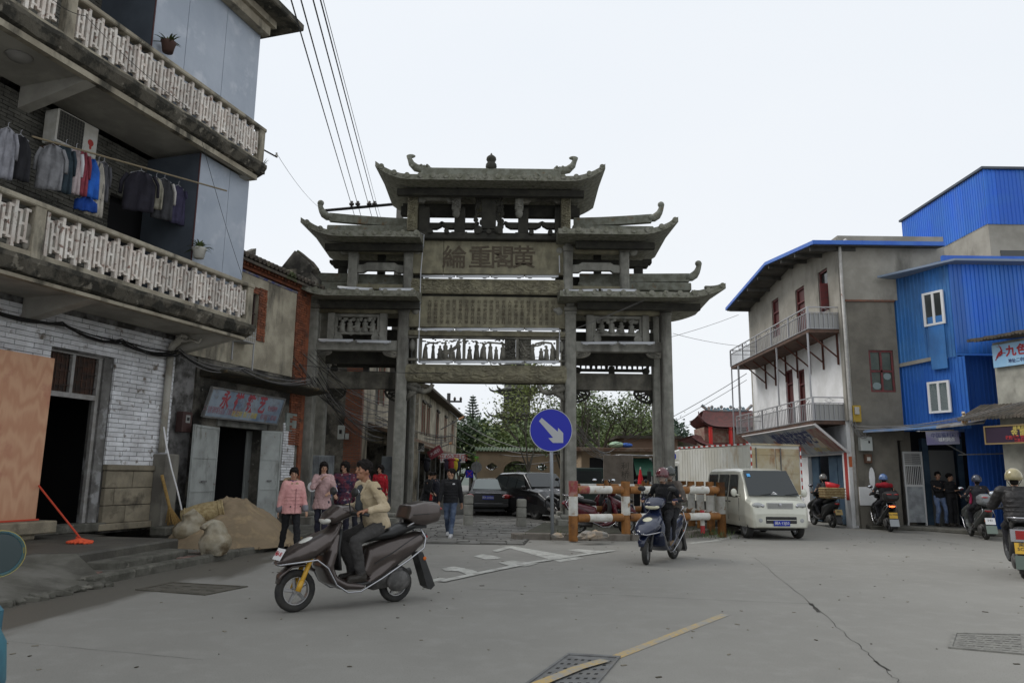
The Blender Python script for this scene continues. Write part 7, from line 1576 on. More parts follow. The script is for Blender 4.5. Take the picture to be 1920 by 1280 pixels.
def scooter(label, pf, pr, paint, fork=BPL, box=None, windshield=None, plate=None, name='scooter', glow=False, cat='scooter', steer=0, guard=True, group=None, rack=True, wb=1.32, lamp=None, front_plate=False, flap=True):
    pf, pr = V(pf), V(pr); d = pf - pr; pf = (pf + pr) / 2 + d.normalized() * wb / 2; rz = atan2(d.y, d.x); t = thing(name, label, cat, (pf.x, pf.y, 0), rz, group)
    R = .24
    wheel(t, 0, 0, R, .1, steer=steer, name='front_wheel'); wheel(t, -wb, 0, .225, .11, name='rear_wheel')
    for s in (1, -1):
        b = B(); b.tube([(0, s * .085, R), (-.14, s * .085, R + .36)], [.026, .03], 8); b.tube([(.0, s * .085, R), (-.04, s * .085, R + .12)], .034, 8); b.build('fork_leg', fork, t, smooth=True)
    b = B(); sweep(b, [(.22, .33, .05, .015), (.2, .42, .075, .02), (.08, .52, .085, .022), (-.08, .53, .085, .022), (-.2, .46, .08, .02)], 12); b.build('front_fender', paint, t, smooth=True)
    b = B(); sweep(b, [(-.5, 1.02, .09, .05), (-.42, .9, .15, .06), (-.3, .8, .22, .1), (-.12, .7, .24, .115), (.06, .63, .2, .095), (.2, .575, .12, .06), (.26, .55, .04, .025)], 20)
    sweep(b, [(-.46, .86, .14, .03), (-.38, .68, .235, .07), (-.33, .5, .24, .075), (-.4, .35, .235, .07), (-.56, .27, .215, .06), (-.8, .24, .2, .045)], 20); b.build('front_apron', paint, t, smooth=True, vox=.02, sm=3)
    b = B(); sweep(b, [(-.62, .28, .17, .03), (-.8, .27, .18, .03), (-.98, .3, .17, .03)], 14); b.build('footboard', BPL, t, smooth=True)
    b = B(); sweep(b, [(-.5, .93, .12, .03), (-.46, .7, .16, .03), (-.5, .45, .15, .03)], 14); b.build('inner_shield', BPL, t, smooth=True)
    b = B(); sweep(b, [(-.86, .36, .14, .1), (-.96, .55, .16, .19), (-1.2, .6, .18, .19), (-1.42, .69, .17, .15), (-1.62, .77, .13, .1), (-1.74, .82, .06, .04)], 20)
    sweep(b, [(-.84, .27, .17, .03), (-1.0, .36, .185, .06), (-1.2, .5, .18, .08), (-1.45, .64, .15, .07)], 16); b.build('rear_body', paint, t, vox=.02, sm=3)
    b = B(); b.cb((-1.16, 0, .3), (.42, .2, .2), (0, .1, 0)); b.ell((-1.3, .12, .27), (.17, .05, .13), 12, 8); b.tube([(-1.0, -.12, .26), (-1.3, -.15, .26), (-1.62, -.16, .34)], [.03, .045, .05], 10); b.build('engine', mat('dirty_engine', (.06, .058, .055), .5, c2=(.12, .115, .11), s=9), t, smooth=True)
    b = B(); sweep(b, [(-.84, .78, .07, .04), (-.96, .82, .13, .06), (-1.2, .85, .145, .065), (-1.34, .9, .15, .07), (-1.52, .94, .13, .05), (-1.6, .95, .07, .03)], 18); b.build('seat', SEATM, t, vox=.02, sm=2)
    b = B()
    for s in (1, -1): b.tube([(-.93, s * .175, .5), (-1.2, s * .186, .64), (-1.45, s * .165, .78), (-1.66, s * .105, .86)], .005, 4)
    b.build('panel_seam', BPL, t); b = B(); b.tube([(-.9, .0, .86), (-1.0, .0, .885)], .004, 4); b.box(-.92, -.14, .302, -.64, .14, .31); b.build('floor_mat', mat('dark_red_mat', (.12, .02, .02), .8), t)
    b = B(); b.tube([(-1.38, .15, .93), (-1.5, .17, 1.0), (-1.7, .15, 1.0), (-1.74, 0, 1.0), (-1.7, -.15, 1.0), (-1.5, -.17, 1.0), (-1.38, -.15, .93)], .014, 7); b.build('grab_rail', CHROME, t, smooth=True)
    for s in (1, -1): b = B(); b.tube([(-.5, s * .07, 1.12), (-.42, s * .1, .95), (-.36, s * .06, .8)], .007, 5); b.build('brake_cable', BPL, t)
    # cowl, headlamp, handlebar, mirrors
    b = B(); sweep(b, [(-.72, 1.1, .09, .03), (-.62, 1.14, .17, .075), (-.48, 1.12, .2, .1), (-.36, 1.05, .18, .08), (-.29, 1.02, .08, .03)], 18); b.build('handlebar_cowl', paint, t, vox=.018, sm=2)
    hm = lamp or mat('headlamp_glass', (.55, .55, .5), .12, coat=.5)
    b = B(); b.ell((-.325, 0, 1.03), (.05, .15, .045), 14, 8, M.Rotation(.5, 3, 'Y')); b.build('headlamp', hm, t, smooth=True)
    b = B(); b.ell((-.1, 0, .80), (.1, .1, .03), 12, 8, M.Rotation(.42, 3, 'Y')); b.build('badge_lamp', hm, t, smooth=True)
    for s in (1, -1):
        b = B(); b.ell((.1, s * .13, .60), (.08, .035, .03), 10, 6, M.Rotation(-.3, 3, 'Z') if s > 0 else M.Rotation(.3, 3, 'Z')); b.build('indicator', mat('smoked_lens', (.3, .28, .25), .2), t, smooth=True)
        b = B(); b.tube([(-.58, s * .12, 1.11), (-.64, s * .3, 1.12), (-.72, s * .38, 1.1)], [.018, .02, .02], 8); b.build('grip', BPL, t, smooth=True)
        b = B(); b.tube([(-.56, s * .2, 1.12), (-.52, s * .24, 1.24), (-.54, s * .29, 1.33)], .009, 6); o = b.build('mirror_stalk', BPL, t); b = B(); b.ell((-.55, s * .31, 1.37), (.03, .085, .055), 12, 8); b.build('mirror', BPL, o, smooth=True); b = B(); b.ell((-.575, s * .31, 1.37), (.008, .07, .042), 12, 8); b.build('mirror_glass', mat('mirror_glass', (.6, .62, .65), .05, m=1), o, smooth=True)
        if guard:
            b = B(); b.tube([(.27, s * .03, .56), (.24, s * .12, .55), (.05, s * .24, .58), (-.14, s * .27, .6), (-.28, s * .265, .5), (-.4, s * .26, .3), (-.55, s * .25, .205), (-.72, s * .245, .2), (-1.0, s * .24, .33), (-1.4, s * .22, .54), (-1.62, s * .18, .66), (-1.68, s * .12, .78), (-1.6, s * .12, .9)], .0105, 7); b.build('chrome_guard', CHROME, t, smooth=True)
    b = B(); b.ell((-1.72, 0, .79), (.03, .09, .035), 12, 8); b.build('tail_lamp', mat('lit_tail_lamp', (1.0, .12, .03), .3, em=3.5) if glow else LENSR, t, smooth=True)
    if flap:
        b = B(); b.prism([(-1.58, .6), (-1.66, .6), (-1.86, .17), (-1.80, .12), (-1.74, .16)], -.09, .09); b.build('mud_flap', BPL, t); b = B(); b.ell((-1.69, .095, .52), (.025, .01, .025), 10, 6); b.ell((-1.69, -.095, .52), (.025, .01, .025), 10, 6); b.build('reflector', LENSO, t)
    if plate:
        o = B().box(-.005, -.12, -.09, .005, .12, .09).build('number_plate', plate[0], t, loc=(-1.8, 0, .52)); o.rotation_euler = (0, .3, 0)
        text(plate[1], .07, plate[2] if len(plate) > 2 else BPL, o, (-.008, 0, .02), (pi / 2, 0, -pi / 2), .002, sx=1.1)
        if len(plate) > 3: o2 = B().box(-.005, -.13, -.11, .005, .13, .11).build('lower_plate', plate[3], t, loc=(-1.87, 0, .3)); o2.rotation_euler = (0, .3, 0)
    if box:
        b = B(); sweep(b, [(-1.42, 1.0, .19, .07), (-1.46, 1.07, .2, .14), (-1.66, 1.09, .21, .16), (-1.84, 1.1, .19, .13), (-1.89, 1.1, .15, .08)], 20, 4); o = b.build('top_box', box, t, vox=.018, sm=2)
        b = B(); sweep(b, [(-1.44, 1.08, .207, .012), (-1.66, 1.09, .218, .012), (-1.88, 1.1, .17, .012)], 16, 3); b.build('box_seam', BPL, o)
        b = B(); b.ell((-1.87, .09, 1.15), (.035, .09, .025), 10, 6); b.ell((-1.87, -.09, 1.15), (.035, .09, .025), 10, 6); b.build('box_lamp', LENSR, o, smooth=True)
        b = B(); b.box(-1.7, -.1, .9, -1.5, .1, .98); b.build('rack', BPL, t)
    if windshield:
        b = B(); n = 8; vs = [V((-.3 - .14 * z - .12 * abs(sin((k / n - .5) * 2.4)) ** 1.5, (k / n - .5) * .5 * (1 - .25 * z), 1.1 + .38 * z)) for z in (0, .5, 1) for k in range(n + 1)]; b.add(vs, [(r * (n + 1) + k, r * (n + 1) + k + 1, (r + 1) * (n + 1) + k + 1, (r + 1) * (n + 1) + k) for r in (0, 1) for k in range(n)]); b.build('windshield', windshield, t, smooth=True)
    if front_plate:
        o = B().box(-.004, -.11, -.07, .004, .11, .07).build('number_plate', WHT, t, loc=(.22, 0, .66)); o.rotation_euler = (0, -.5, 0); text('闽A 81', .07, RED, o, (.006, 0, 0), (pi / 2, 0, pi / 2), .002)
    return t, rz
def ride(t, rz, label, sx=-1.05, sz=.93, H=1.68, lean=.05, grip=True, footx=-.72, **k):
    """a rider in scooter coordinates: faces the scooter's front"""
    s = H / 1.7; R3 = M.Rotation(rz, 3, 'Z'); base = t.location + R3 @ V((sx, 0, 0))
    base.z = 0
    def L(x, y, z): return (y, -(x - sx), z)          # scooter (x, y) -> person frame (faces -Y), +y left
    hands = k.pop('hands', None) or [L(-.70, .33, 1.15), L(-.70, -.33, 1.15)]
    feet = k.pop('feet', None) or [L(footx, .12, .38), L(footx, -.12, .38)]
    return person(label, base, rz + pi / 2, H, pel=(0, 0, sz), chest=(0, -lean, sz + .37 * s), hands=hands, feet=feet, pole_leg=((.35, -1, .6), (-.35, -1, .6)), curl=1.1, **k)
# ================================================================ cars
def hull(b, st):
    """st: (x, [(w,z)...]) stations, mirrored to closed rings"""
    rs = []
    for x, pts in st: rs.append([V((x, w_, z)) for w_, z in pts] + [V((x, -w_, z)) for w_, z in reversed(pts)])
    return b.rings(rs)
def patch(name, pts, m, parent, th=.012, n=4):
    a, c, d, e = map(V, pts)               # corners in order
    b = B(); b.grid(lambda u, v: tuple(a.lerp(c, u).lerp(e.lerp(d, u), v)), n, n); return b.build(name, m, parent, solid=th)
GLASS = mat('car_glass', (.03, .036, .038), .06, spec=.5)
def arches(o, xs, R, wd):
    for x in xs:
        c = B().tube([(x, -wd, R * .98), (x, wd, R * .98)], R * 1.22, 20).mesh('arch_cut'); co = bpy.data.objects.new('arch_cut', c); COL.objects.link(co); co.parent = o
        md = o.modifiers.new('a', 'BOOLEAN'); md.operation = 'DIFFERENCE'; md.object = co; md.solver = 'EXACT'
        bpy.context.view_layer.update(); dg = bpy.context.evaluated_depsgraph_get(); me = bpy.data.meshes.new_from_object(o.evaluated_get(dg)); o.modifiers.clear(); o.data = me; bpy.data.objects.remove(co)
def sidepts(zb, wb, zs, ws, zt, wt, zr, wr_, top): return [(wb, zb), (ws * .98, zb + .1), (ws, zs), (ws * .985, zs + (zt - zs) * .7), (wt, zt), (wr_, zr), (wr_ * .8, top - .015), (0.001, top)]
def van():
    # ---- silver minivan, front at x=0
    f, r = G(1452, 1000), None
    Yv = 20.2; nose = P(1452, 990, Yv); t = thing('minivan', 'dusty silver minivan with a blue number plate driving past the island', 'van', (P(1466, 990, Yv).x, Yv, 0), R_(-86))
    VP_ = mat('silver_van_paint', (.62, .62, .54), .3, m=.15, coat=.4, c2=(.56, .56, .48), s=2, d=(.42, .4, .33), ds=1.2, dlo=.55, dhi=.8)
    w_ = .8
    st = [(0.0, sidepts(.32, .66, .5, .7, .62, .69, .66, .66, .68)), (-.06, sidepts(.3, .72, .5, .76, .8, .74, .86, .7, .9)), (-.16, sidepts(.3, .75, .55, .79, .9, .78, .98, .72, 1.02)), (-.42, sidepts(.3, .77, .6, .81, .98, .80, 1.06, .74, 1.1)),
          (-.74, sidepts(.3, .78, .6, .82, 1.02, .81, 1.48, .70, 1.5)), (-1.02, sidepts(.3, .78, .6, .82, 1.03, .81, 1.77, .67, 1.82)), (-1.5, sidepts(.3, .78, .6, .82, 1.03, .81, 1.80, .68, 1.88)), (-3.4, sidepts(.3, .78, .6, .82, 1.03, .81, 1.80, .68, 1.88)), (-3.72, sidepts(.34, .76, .6, .8, 1.03, .79, 1.7, .66, 1.8)), (-3.78, sidepts(.4, .7, .6, .76, 1.0, .75, 1.5, .6, 1.6))]
    b = B(); hull(b, st); o = b.build('body', VP_, t, fix=True); arches(o, (-.62, -2.95), .29, 1.2)
    md = o.modifiers.new('b', 'BEVEL'); md.width = .025; md.segments = 3; md.limit_method = 'ANGLE'; md.angle_limit = R_(22)
    for f_ in o.data.polygons: f_.use_smooth = False
    for x in (-.62, -2.95):
        for s in (1, -1): wheel(t, x, s * .70, .29, .18, spokes=6)
    b = B(); b.box(-3.2, -.6, .22, -.4, .6, .4); b.build('underbody', BPL, t)
    def side(s, xa, xb, nm='side_window', z0=1.1, z1=1.66):
        def y(z): return s * (.81 - .11 * (z - 1.03) / .77 + .006)
        fo = patch('window_surround', [(xa + .03, y(z0 - .03), z0 - .03), (xb - .03, y(z0 - .03), z0 - .03), (xb - .03, y(z1 + .03), z1 + .03), (xa + .03 - (.14 if xa > -1 else 0), y(z1 + .03), z1 + .03)], BPL, t, .008)
        g = patch(nm, [(xa, y(z0) + s * .006, z0), (xb, y(z0) + s * .006, z0), (xb, y(z1) + s * .006, z1), (xa - (.14 if xa > -1 else 0), y(z1) + s * .006, z1)], GLASS, t, .008)
    for s in (1, -1):
        side(s, -.98, -1.62); side(s, -1.78, -2.5); side(s, -2.72, -3.4)
        for x in (-.86, -1.7, -2.62): b = B(); b.box(x - .004, s * .815 - .004, .45, x + .004, s * .815 + .012, 1.05); b.build('door_seam', BPL, t)
        for x in (-1.56, -1.84): b = B(); b.box(x - .05, s * .82 - .01, .93, x + .05, s * .82 + .025, .96); b.build('door_handle', BPL, t)
        b = B(); b.tube([(-.8, s * .8, 1.12), (-.72, s * .92, 1.14)], .025, 6); b.ell((-.72, s * .99, 1.2), (.04, .09, .11), 12, 8); b.build('wing_mirror', VP_, t, smooth=True)
        b = B(); b.ell((-.13, s * .56, .87), (.1, .185, .085), 14, 8, M.Rotation(-.35, 3, 'Y') @ M.Rotation(s * -.3, 3, 'Z')); o2 = b.build('headlight', mat('headlight_glass', (.35, .36, .36), .1, coat=.6), t, smooth=True)
        for k in (-1, 1): b = B(); b.ell((-.045, s * (.54 + k * .07), .87), (.02, .045, .045), 10, 8); b.build('reflector_bowl', CHROME, o2, smooth=True)
        b = B(); b.lathe([(0, -.01), (.055, -.01), (.055, .015), (0, .02)], (-.012, s * .56, .5), 14, 'x'); b.build('fog_lamp', mat('headlight_glass', (0, 0, 0)), t)
    patch('windscreen', [(-.40, -.70, 1.13), (-.40, .70, 1.13), (-.96, .62, 1.80), (-.96, -.62, 1.80)], GLASS, t, .014)
    b = B(); b.box(-.075, -.36, .79, -.035, .36, .96); o2 = b.build('grille', mat('grille_silver', (.5, .5, .48), .3, m=.6), t, bevel=.01)
    for k in range(5): b = B(); b.box(-.034, -.34, .805 + k * .031, -.026, .34, .815 + k * .031); b.build('slat', BPL, o2)
    b = B(); b.lathe([(0, 0), (.04, 0), (.04, .012), (0, .015)], (-.03, 0, .9), 12, 'x'); b.build('badge', CHROME, o2)
    b = B(); b.box(-.015, -.42, .42, .012, .42, .6); b.build('lower_intake', BPL, t, bevel=.02); b = B(); b.box(-.01, -.40, .505, .02, .40, .52); b.build('intake_bar', VP_, t)
    o2 = B().box(.012, -.22, .36, .025, .22, .5).build('number_plate', PLATEB, t); text('闽A·13J50', .1, WHT, o2, (.028, 0, .43), (pi / 2, 0, pi / 2), .002, sx=.95)
    for s in (-.35, .3): b = B(); b.tube([(-.39, s, 1.15), (-.42, s + .38, 1.2)], .008, 4); b.build('wiper', BPL, t)
    b = B(); b.add([(-.42, -.1, 1.16), (-.42, .12, 1.16), (-.45, .02, 1.24)], [(0, 1, 2)]); b.build('dash_papers', WHT, t)
    b = B(); b.cb((-.83, -.52, 1.67), (.02, .09, .1), (0, -.7, 0)); b.build('sticker', mat('sticker_blue', (.1, .4, .8), .5), t)
van()
def lorry():
    p = P(1501, 920, 24.3); o = V((P(1502, 900, 24.2).x, 24.2, 0)); t = thing('box_lorry', 'rust stained white box lorry with red and white edge tape behind the minivan', 'lorry', o, R_(90) + R_(18))
    BX = mat('dirty_white_box', (.7, .7, .65), .6, c2=(.6, .59, .52), s=1, d=(.4, .27, .13), ds=1.6, dlo=.6, dhi=.75, streak=.3)
    DR = mat('rusty_cream_door', (.5, .45, .33), .65, c2=(.42, .34, .2), s=1.8, d=(.25, .11, .04), ds=2.2, dlo=.55, dhi=.7, streak=.5)
    zt = P(1500, 836, 24.2).z; Lb, W_ = 4.3, 1.85
    # local: x forward, rear face at x=0, left side y=+
    b = B(); b.box(.03, 0, .8, Lb, W_, zt); b.build('cargo_box', BX, t)
    me = B().box(-.04, -.012, 0, .04, .0, zt - .95).mesh('side_rib', BX)
    for k in range(24): link('side_rib', me, t, loc=(.15 + k * .172, W_ + .012, .88))
    for k in range(2):
        y0 = .03 + k * (W_ / 2 - .01); o2 = sbox('rear_door', DR, t, .0, y0, .88, .03, y0 + W_ / 2 - .05, zt - .1)
    for k in range(2):
        y0 = .03 + k * (W_ / 2 - .01)
        for z in (.95, 1.35, 1.75, zt - .3): sbox('door_rib', DR, t, -.012, y0 + .04, z, -.001, y0 + W_ / 2 - .09, z + .06)
        sbox('lock_rod', IRON, t, -.035, y0 + .7, .85, -.013, y0 + .73, zt - .08); sbox('red_reflector', RED, t, -.02, y0 + .35, 1.45, -.013, y0 + .5, 1.52)
    TR, TW = mat('tape_red', (.4, .04, .03), .5), WHT
    for k in range(14):
        m_ = TR if k % 2 else TW; z = .9 + k * (zt - .95) / 14; h = (zt - .95) / 14
        for y in (-.03, W_ - .02): sbox('edge_tape', m_, t, -.04, y, z, -.036, y + .05, z + h)
    for k in range(26): sbox('roof_tape', TR if k % 2 else TW, t, .02 + k * .164, W_ - .03, zt, .18 + k * .164, W_ + .03, zt + .05)
    sbox('roof_rail', DR, t, -.03, 0, zt, .02, W_ - .04, zt + .05)
    b = B(); b.box(.1, .2, .5, Lb + 1.6, W_ - .2, .78); b.build('chassis', BPL, t)
    for x in (.9, Lb + .9):
        for y in (.12, W_ - .12): wheel(t, x, y, .38, .22, spokes=6)
    CW = mat('white_cab_paint', (.6, .6, .56), .35, coat=.4)
    x0, x1 = Lb + .12, Lb + 1.75
    b = B(); b.prism([(x0, .55), (x1 - .05, .55), (x1, .7), (x1 - .02, 1.3), (x1 - .32, 2.12), (x0 + .1, 2.18), (x0, 2.1)], .06, W_ - .06); b.build('cab', CW, t, bevel=.05, seg=2, fix=True)
    for y, s in ((.055, -1), (W_ - .055, 1)):
        b = B(); b.prism([(x0 + .55, 1.3), (x1 - .12, 1.3), (x1 - .36, 2.0), (x0 + .55, 2.0)], y, y + s * .012); b.build('door_window', GLASS, t, fix=True); b = B(); b.prism([(x0 + .1, 1.35), (x0 + .4, 1.35), (x0 + .4, 2.0), (x0 + .1, 2.0)], y, y + s * .012); b.build('rear_quarter_window', GLASS, t, fix=True)
    patch('windscreen', [(x1 + .0, .15, 1.32), (x1 + .0, W_ - .15, 1.32), (x1 - .29, W_ - .2, 2.06), (x1 - .29, .2, 2.06)], GLASS, t)
    b = B(); b.prism([(x0 + .1, 2.18), (x1 - .45, 2.18), (x0 + .75, 2.55), (x0 + .1, zt)], .15, W_ - .15); o2 = b.build('wind_deflector', CW, t, bevel=.05, fix=True); b = B(); b.lathe([(0, 0), (.11, 0), (.11, .01), (0, .01)], (x0 + .45, W_ - .15, 2.36), 18, 'y'); b.build('blue_badge', PLATEB, o2)
    b = B(); b.tube([(x1 - .1, W_, 1.9), (x1 + .1, W_ + .25, 1.9), (x1 + .1, W_ + .25, 1.5)], .015, 5); b.box(x1 + .06, W_ + .17, 1.4, x1 + .1, W_ + .33, 1.8); b.build('wing_mirror', BPL, t)
lorry()
def car(label, loc, rz, L_, W_, H_, paint, suv=False, name='car', plate=None, lights=True):
    t = thing(name, label, 'car', loc, rz); w_ = W_ / 2; h0 = .62 * (1.15 if suv else 1); bz = H_ * .62
    def sp(zb, wb, zs, ws, zt, wt, zr, wr_, top): return sidepts(zb, wb, zs, ws, zt, wt, zr, wr_, top)
    X = lambda f: -L_ * f
    hz = bz * 1.0; rw = w_ * .78
    st = [(X(0), sp(.3, w_ * .72, .45, w_ * .78, .6, w_ * .76, .66, w_ * .7, .68)), (X(.03), sp(.24, w_ * .86, .5, w_ * .93, .72, w_ * .9, .78, w_ * .84, .82)), (X(.12), sp(.24, w_ * .95, .55, w_, hz * .9, w_ * .95, hz * .95, w_ * .86, hz)), (X(.27), sp(.24, w_ * .96, .6, w_, hz * .98, w_ * .96, hz * 1.03, w_ * .86, hz * 1.08)),
          (X(.42), sp(.24, w_ * .96, .6, w_, hz, w_ * .97, H_ - .1, rw, H_ - .02)), (X(.55), sp(.24, w_ * .96, .6, w_, hz, w_ * .97, H_ - .06, rw, H_)), (X(.74 if not suv else .86), sp(.24, w_ * .96, .6, w_, hz * 1.02, w_ * .97, H_ - .1, rw, H_ - .03))]
    if not suv: st += [(X(.87), sp(.26, w_ * .95, .62, w_, hz * 1.03, w_ * .93, hz * 1.08, w_ * .82, hz * 1.12)), (X(.97), sp(.3, w_ * .9, .62, w_ * .95, hz * 1.02, w_ * .9, hz * 1.06, w_ * .8, hz * 1.1)), (X(1), sp(.36, w_ * .8, .62, w_ * .88, hz * .9, w_ * .84, hz * .95, w_ * .76, hz * .98))]
    else: st += [(X(.94), sp(.28, w_ * .94, .62, w_ * .98, hz * 1.02, w_ * .95, H_ - .25, rw * .97, H_ - .16)), (X(1), sp(.36, w_ * .85, .62, w_ * .92, hz, w_ * .88, hz * 1.08, w_ * .8, hz * 1.12))]
    b = B(); hull(b, st); o = b.build('body', paint, t, fix=True); R = .32 if not suv else .37; arches(o, (X(.18), X(.8)), R, w_ + .3)
    md = o.modifiers.new('b', 'BEVEL'); md.width = .03; md.segments = 3; md.limit_method = 'ANGLE'; md.angle_limit = R_(20)
    for x in (X(.18), X(.8)):
        for s in (1, -1): wheel(t, x, s * (w_ - .12), R, .2, spokes=7)
    b = B(); b.box(X(.95), -w_ * .7, .2, X(.05), w_ * .7, .35); b.build('underbody', BPL, t)
    xr = X(.74 if not suv else .86)
    def ys(z): f = (z - hz) / (H_ - .08 - hz); return w_ * .97 + (rw - w_ * .97) * f + .008
    z0, z1 = hz + .05, H_ - .15
    for s in (1, -1):
        for xa, xb, xa2, xb2 in ((X(.33), X(.49), X(.41), X(.49)), (X(.505), X(.66), X(.505), X(.66)), (X(.675), X(.78) if not suv else X(.9), X(.675), X(.72) if not suv else X(.86))):
            patch('side_window', [(xa, s * ys(z0), z0), (xb, s * ys(z0), z0), (xb2, s * ys(z1), z1), (xa2, s * ys(z1), z1)], GLASS, t, .01)
        b = B(); b.ell((X(.31), s * (w_ + .08), hz + .08), (.06, .1, .07), 10, 8); b.build('wing_mirror', paint, t, smooth=True)
        b = B(); b.ell((X(.04), s * w_ * .68, .7 if not suv else .82), (.1, .17, .07), 12, 8, M.Rotation(s * -.4, 3, 'Z')); b.build('headlight', mat('headlight_glass', (0, 0, 0)), t, smooth=True)
        b = B(); b.ell((X(.995) if not suv else X(.97), s * w_ * .76, hz * .86 if not suv else hz * 1.05), (.09, .2, .09 if not suv else .18), 12, 8, M.Rotation(s * .35, 3, 'Z')); o2 = b.build('tail_lamp', LENSR, t, smooth=True); b = B(); b.ell((X(1.014), s * w_ * .66, hz * .85), (.03, .05, .03), 8, 6); b.build('reversing_lens', mat('pale_lens', (.6, .5, .5), .2), o2, smooth=True)
    patch('windscreen', [(X(.275), -w_ * .82, hz * 1.1), (X(.275), w_ * .82, hz * 1.1), (X(.412), rw * .9, H_ - .06), (X(.412), -rw * .9, H_ - .06)], GLASS, t, .02)
    if suv: patch('rear_window', [(X(.965), -w_ * .74, hz * 1.12), (X(.965), w_ * .74, hz * 1.12), (X(.9), rw * .8, H_ - .12), (X(.9), -rw * .8, H_ - .12)], GLASS, t, .03)
    else: patch('rear_window', [(X(.862), -w_ * .74, hz * 1.14), (X(.862), w_ * .74, hz * 1.14), (X(.752), rw * .86, H_ - .05), (X(.752), -rw * .86, H_ - .05)], mat('pale_reflecting_glass', (.16, .2, .19), .08, spec=.8, coat=.5), t, .02)
    b = B(); b.box(X(.0) - .03, -w_ * .45, .5, X(0) + .012, w_ * .45, .62); b.build('grille', BPL, t); b = B(); b.box(X(1.004), -w_ * .55, hz * .99, X(.995), w_ * .55, hz * 1.02); b.build('chrome_strip', CHROME, t)
    b = B(); b.box(X(1.012), -w_ * .9, .38, X(.99), w_ * .9, .52); b.build('rear_bumper', paint, t, bevel=.02)
    if plate: o2 = B().box(X(1.008), -.22, .66, X(1.0), .22, .8).build('number_plate', PLATEB, t); text(plate, .105, WHT, o2, (X(1.01), 0, .73), (pi / 2, 0, -pi / 2), .002, sx=.95)
    return t
BLK = mat('black_car_paint', (.01, .01, .011), .2, coat=.35, spec=.4)
sr_ = G(905, 966); car('black saloon seen from behind between the two stone bollards', (P(912, 950, 29.4).x + .3, 34, 0), R_(87), 4.6, 1.8, 1.46, BLK, plate='闽A·20Z65')
car('black off road car seen from the front right behind the blue sign', (P(1064, 950, 27.4).x, 27.4, 0), R_(-62), 4.6, 1.86, 1.72, BLK, suv=True, name='suv')
car('grey car parked far off before the moon gate wall', (P(925, 920, 50).x + 2, 47, 0), R_(-90), 4.4, 1.75, 1.45, mat('grey_car_paint', (.12, .13, .14), .2, coat=.6))
dt = thing('dark_pickup', 'dark green canvas backed truck behind the right inner column', 'truck', P(1102, 905, 33)); dt.location.z = 0
b = B(); b.box(-.7, 0, .5, .75, 2, 1.1); b.box(-.72, .1, 1.1, .76, 2, 1.95); b.build('body', mat('dark_green_canvas', (.015, .03, .025), .6), dt, bevel=.04); patch('rear_window', [(-.55, .08, 1.35), (.6, .08, 1.35), (.6, .08, 1.8), (-.55, .08, 1.8)], GLASS, dt)
for x in (-.6, .6): wheel(dt, 0, 0, .33, .2).location = (x, .6, .33)
# ---- riders' machines
PB = mat('metallic_brown', (.085, .068, .062), .28, m=.55, coat=.5, c2=(.07, .056, .05), s=3)
t1, z1_ = scooter('metallic brown scooter with a matching top box ridden past in the foreground', G(548, 1147), G(742, 1127), PB, fork=mat('gold_fork', (.6, .34, .04), .35), box=PB, front_plate=True)
PN = mat('navy_gloss', (.012, .018, .045), .18, coat=.7)
t2, z2_ = scooter('dark navy scooter carrying two helmeted riders in front of the striped barrier', G(1203, 1060), G(1270, 1045), PN, steer=.25, lamp=mat('cream_lamp', (.6, .58, .42), .2))
t3, z3_ = scooter('black scooter with a lit red tail light ridden by the person in the red hood', G(1643, 990), G(1675, 998), BLK, box=BPL, plate=(PLATEY, '闽A·Y0864', BPL, mat('grey_advert_plate', (.3, .32, .33), .5)), glow=True)
t4, z4_ = scooter('grey scooter with a silver top box ridden away at the right', G(1815, 1003), G(1857, 1013), mat('grey_scooter_paint', (.06, .065, .06), .3, coat=.5), box=mat('silver_box', (.22, .23, .24), .3), plate=(WHT, '5·81', BPL, mat('greenish_plate', (.16, .2, .17), .5)))
t6, z6_ = scooter('old black motorcycle carrying a wicker basket behind the minivan', G(1530, 984), G(1558, 988), BPL, guard=False, plate=(mat('old_yellow_plate', (.3, .22, .09), .6), '闽A'), cat='motorcycle', name='motorcycle')
t5, z5_ = scooter('dark motorcycle with a green mudguard and windshield at the right edge', G(1922, 1084) + V((.68, 1.13, 0)), G(1922, 1084), BPL, cat='motorcycle', name='motorcycle', windshield=mat('clear_shield', (.5, .52, .52), .1, alpha=.3), guard=False, plate=(PLATEY, '闽A\n5C18', BPL, mat('green_mud_plate', (.09, .12, .1), .5)), steer=0)
b = B(); b.box(-1.76, -.16, .62, -1.6, .16, .82); b.build('tail_rack', CHROME, t5); b = B(); b.box(-1.8, -.09, .66, -1.77, .09, .8); b.build('tail_lamp', LENSR, t5)
t7, z7_ = scooter('parked black scooter with a round black top box by the drainpipe', G(1640, 982), G(1614, 978), BLK, box=BPL)
PM = mat('maroon_gloss', (.1, .012, .02), .25, coat=.5)
for i, (a, c, m_, lb) in enumerate((((1160, 1000), (1100, 1000), PM, 'parked maroon scooter behind the striped barrier, nearest the left post'), ((1215, 992), (1180, 990), PN, 'parked dark blue scooter behind the middle of the striped barrier'), ((1068, 975), (1047, 972), BLK, 'parked black scooter between the sign pole and the right inner column'), ((1120, 975), (1150, 985), PM, 'parked dark red scooter farthest back inside the barrier'))):
    pa_, pb_ = G(*a, .12), G(*c, .12); tt, _ = scooter(lb, pa_, pb_, m_, flap=False, guard=i == 0, group='scooters parked on the island'); tt.location.z = .1
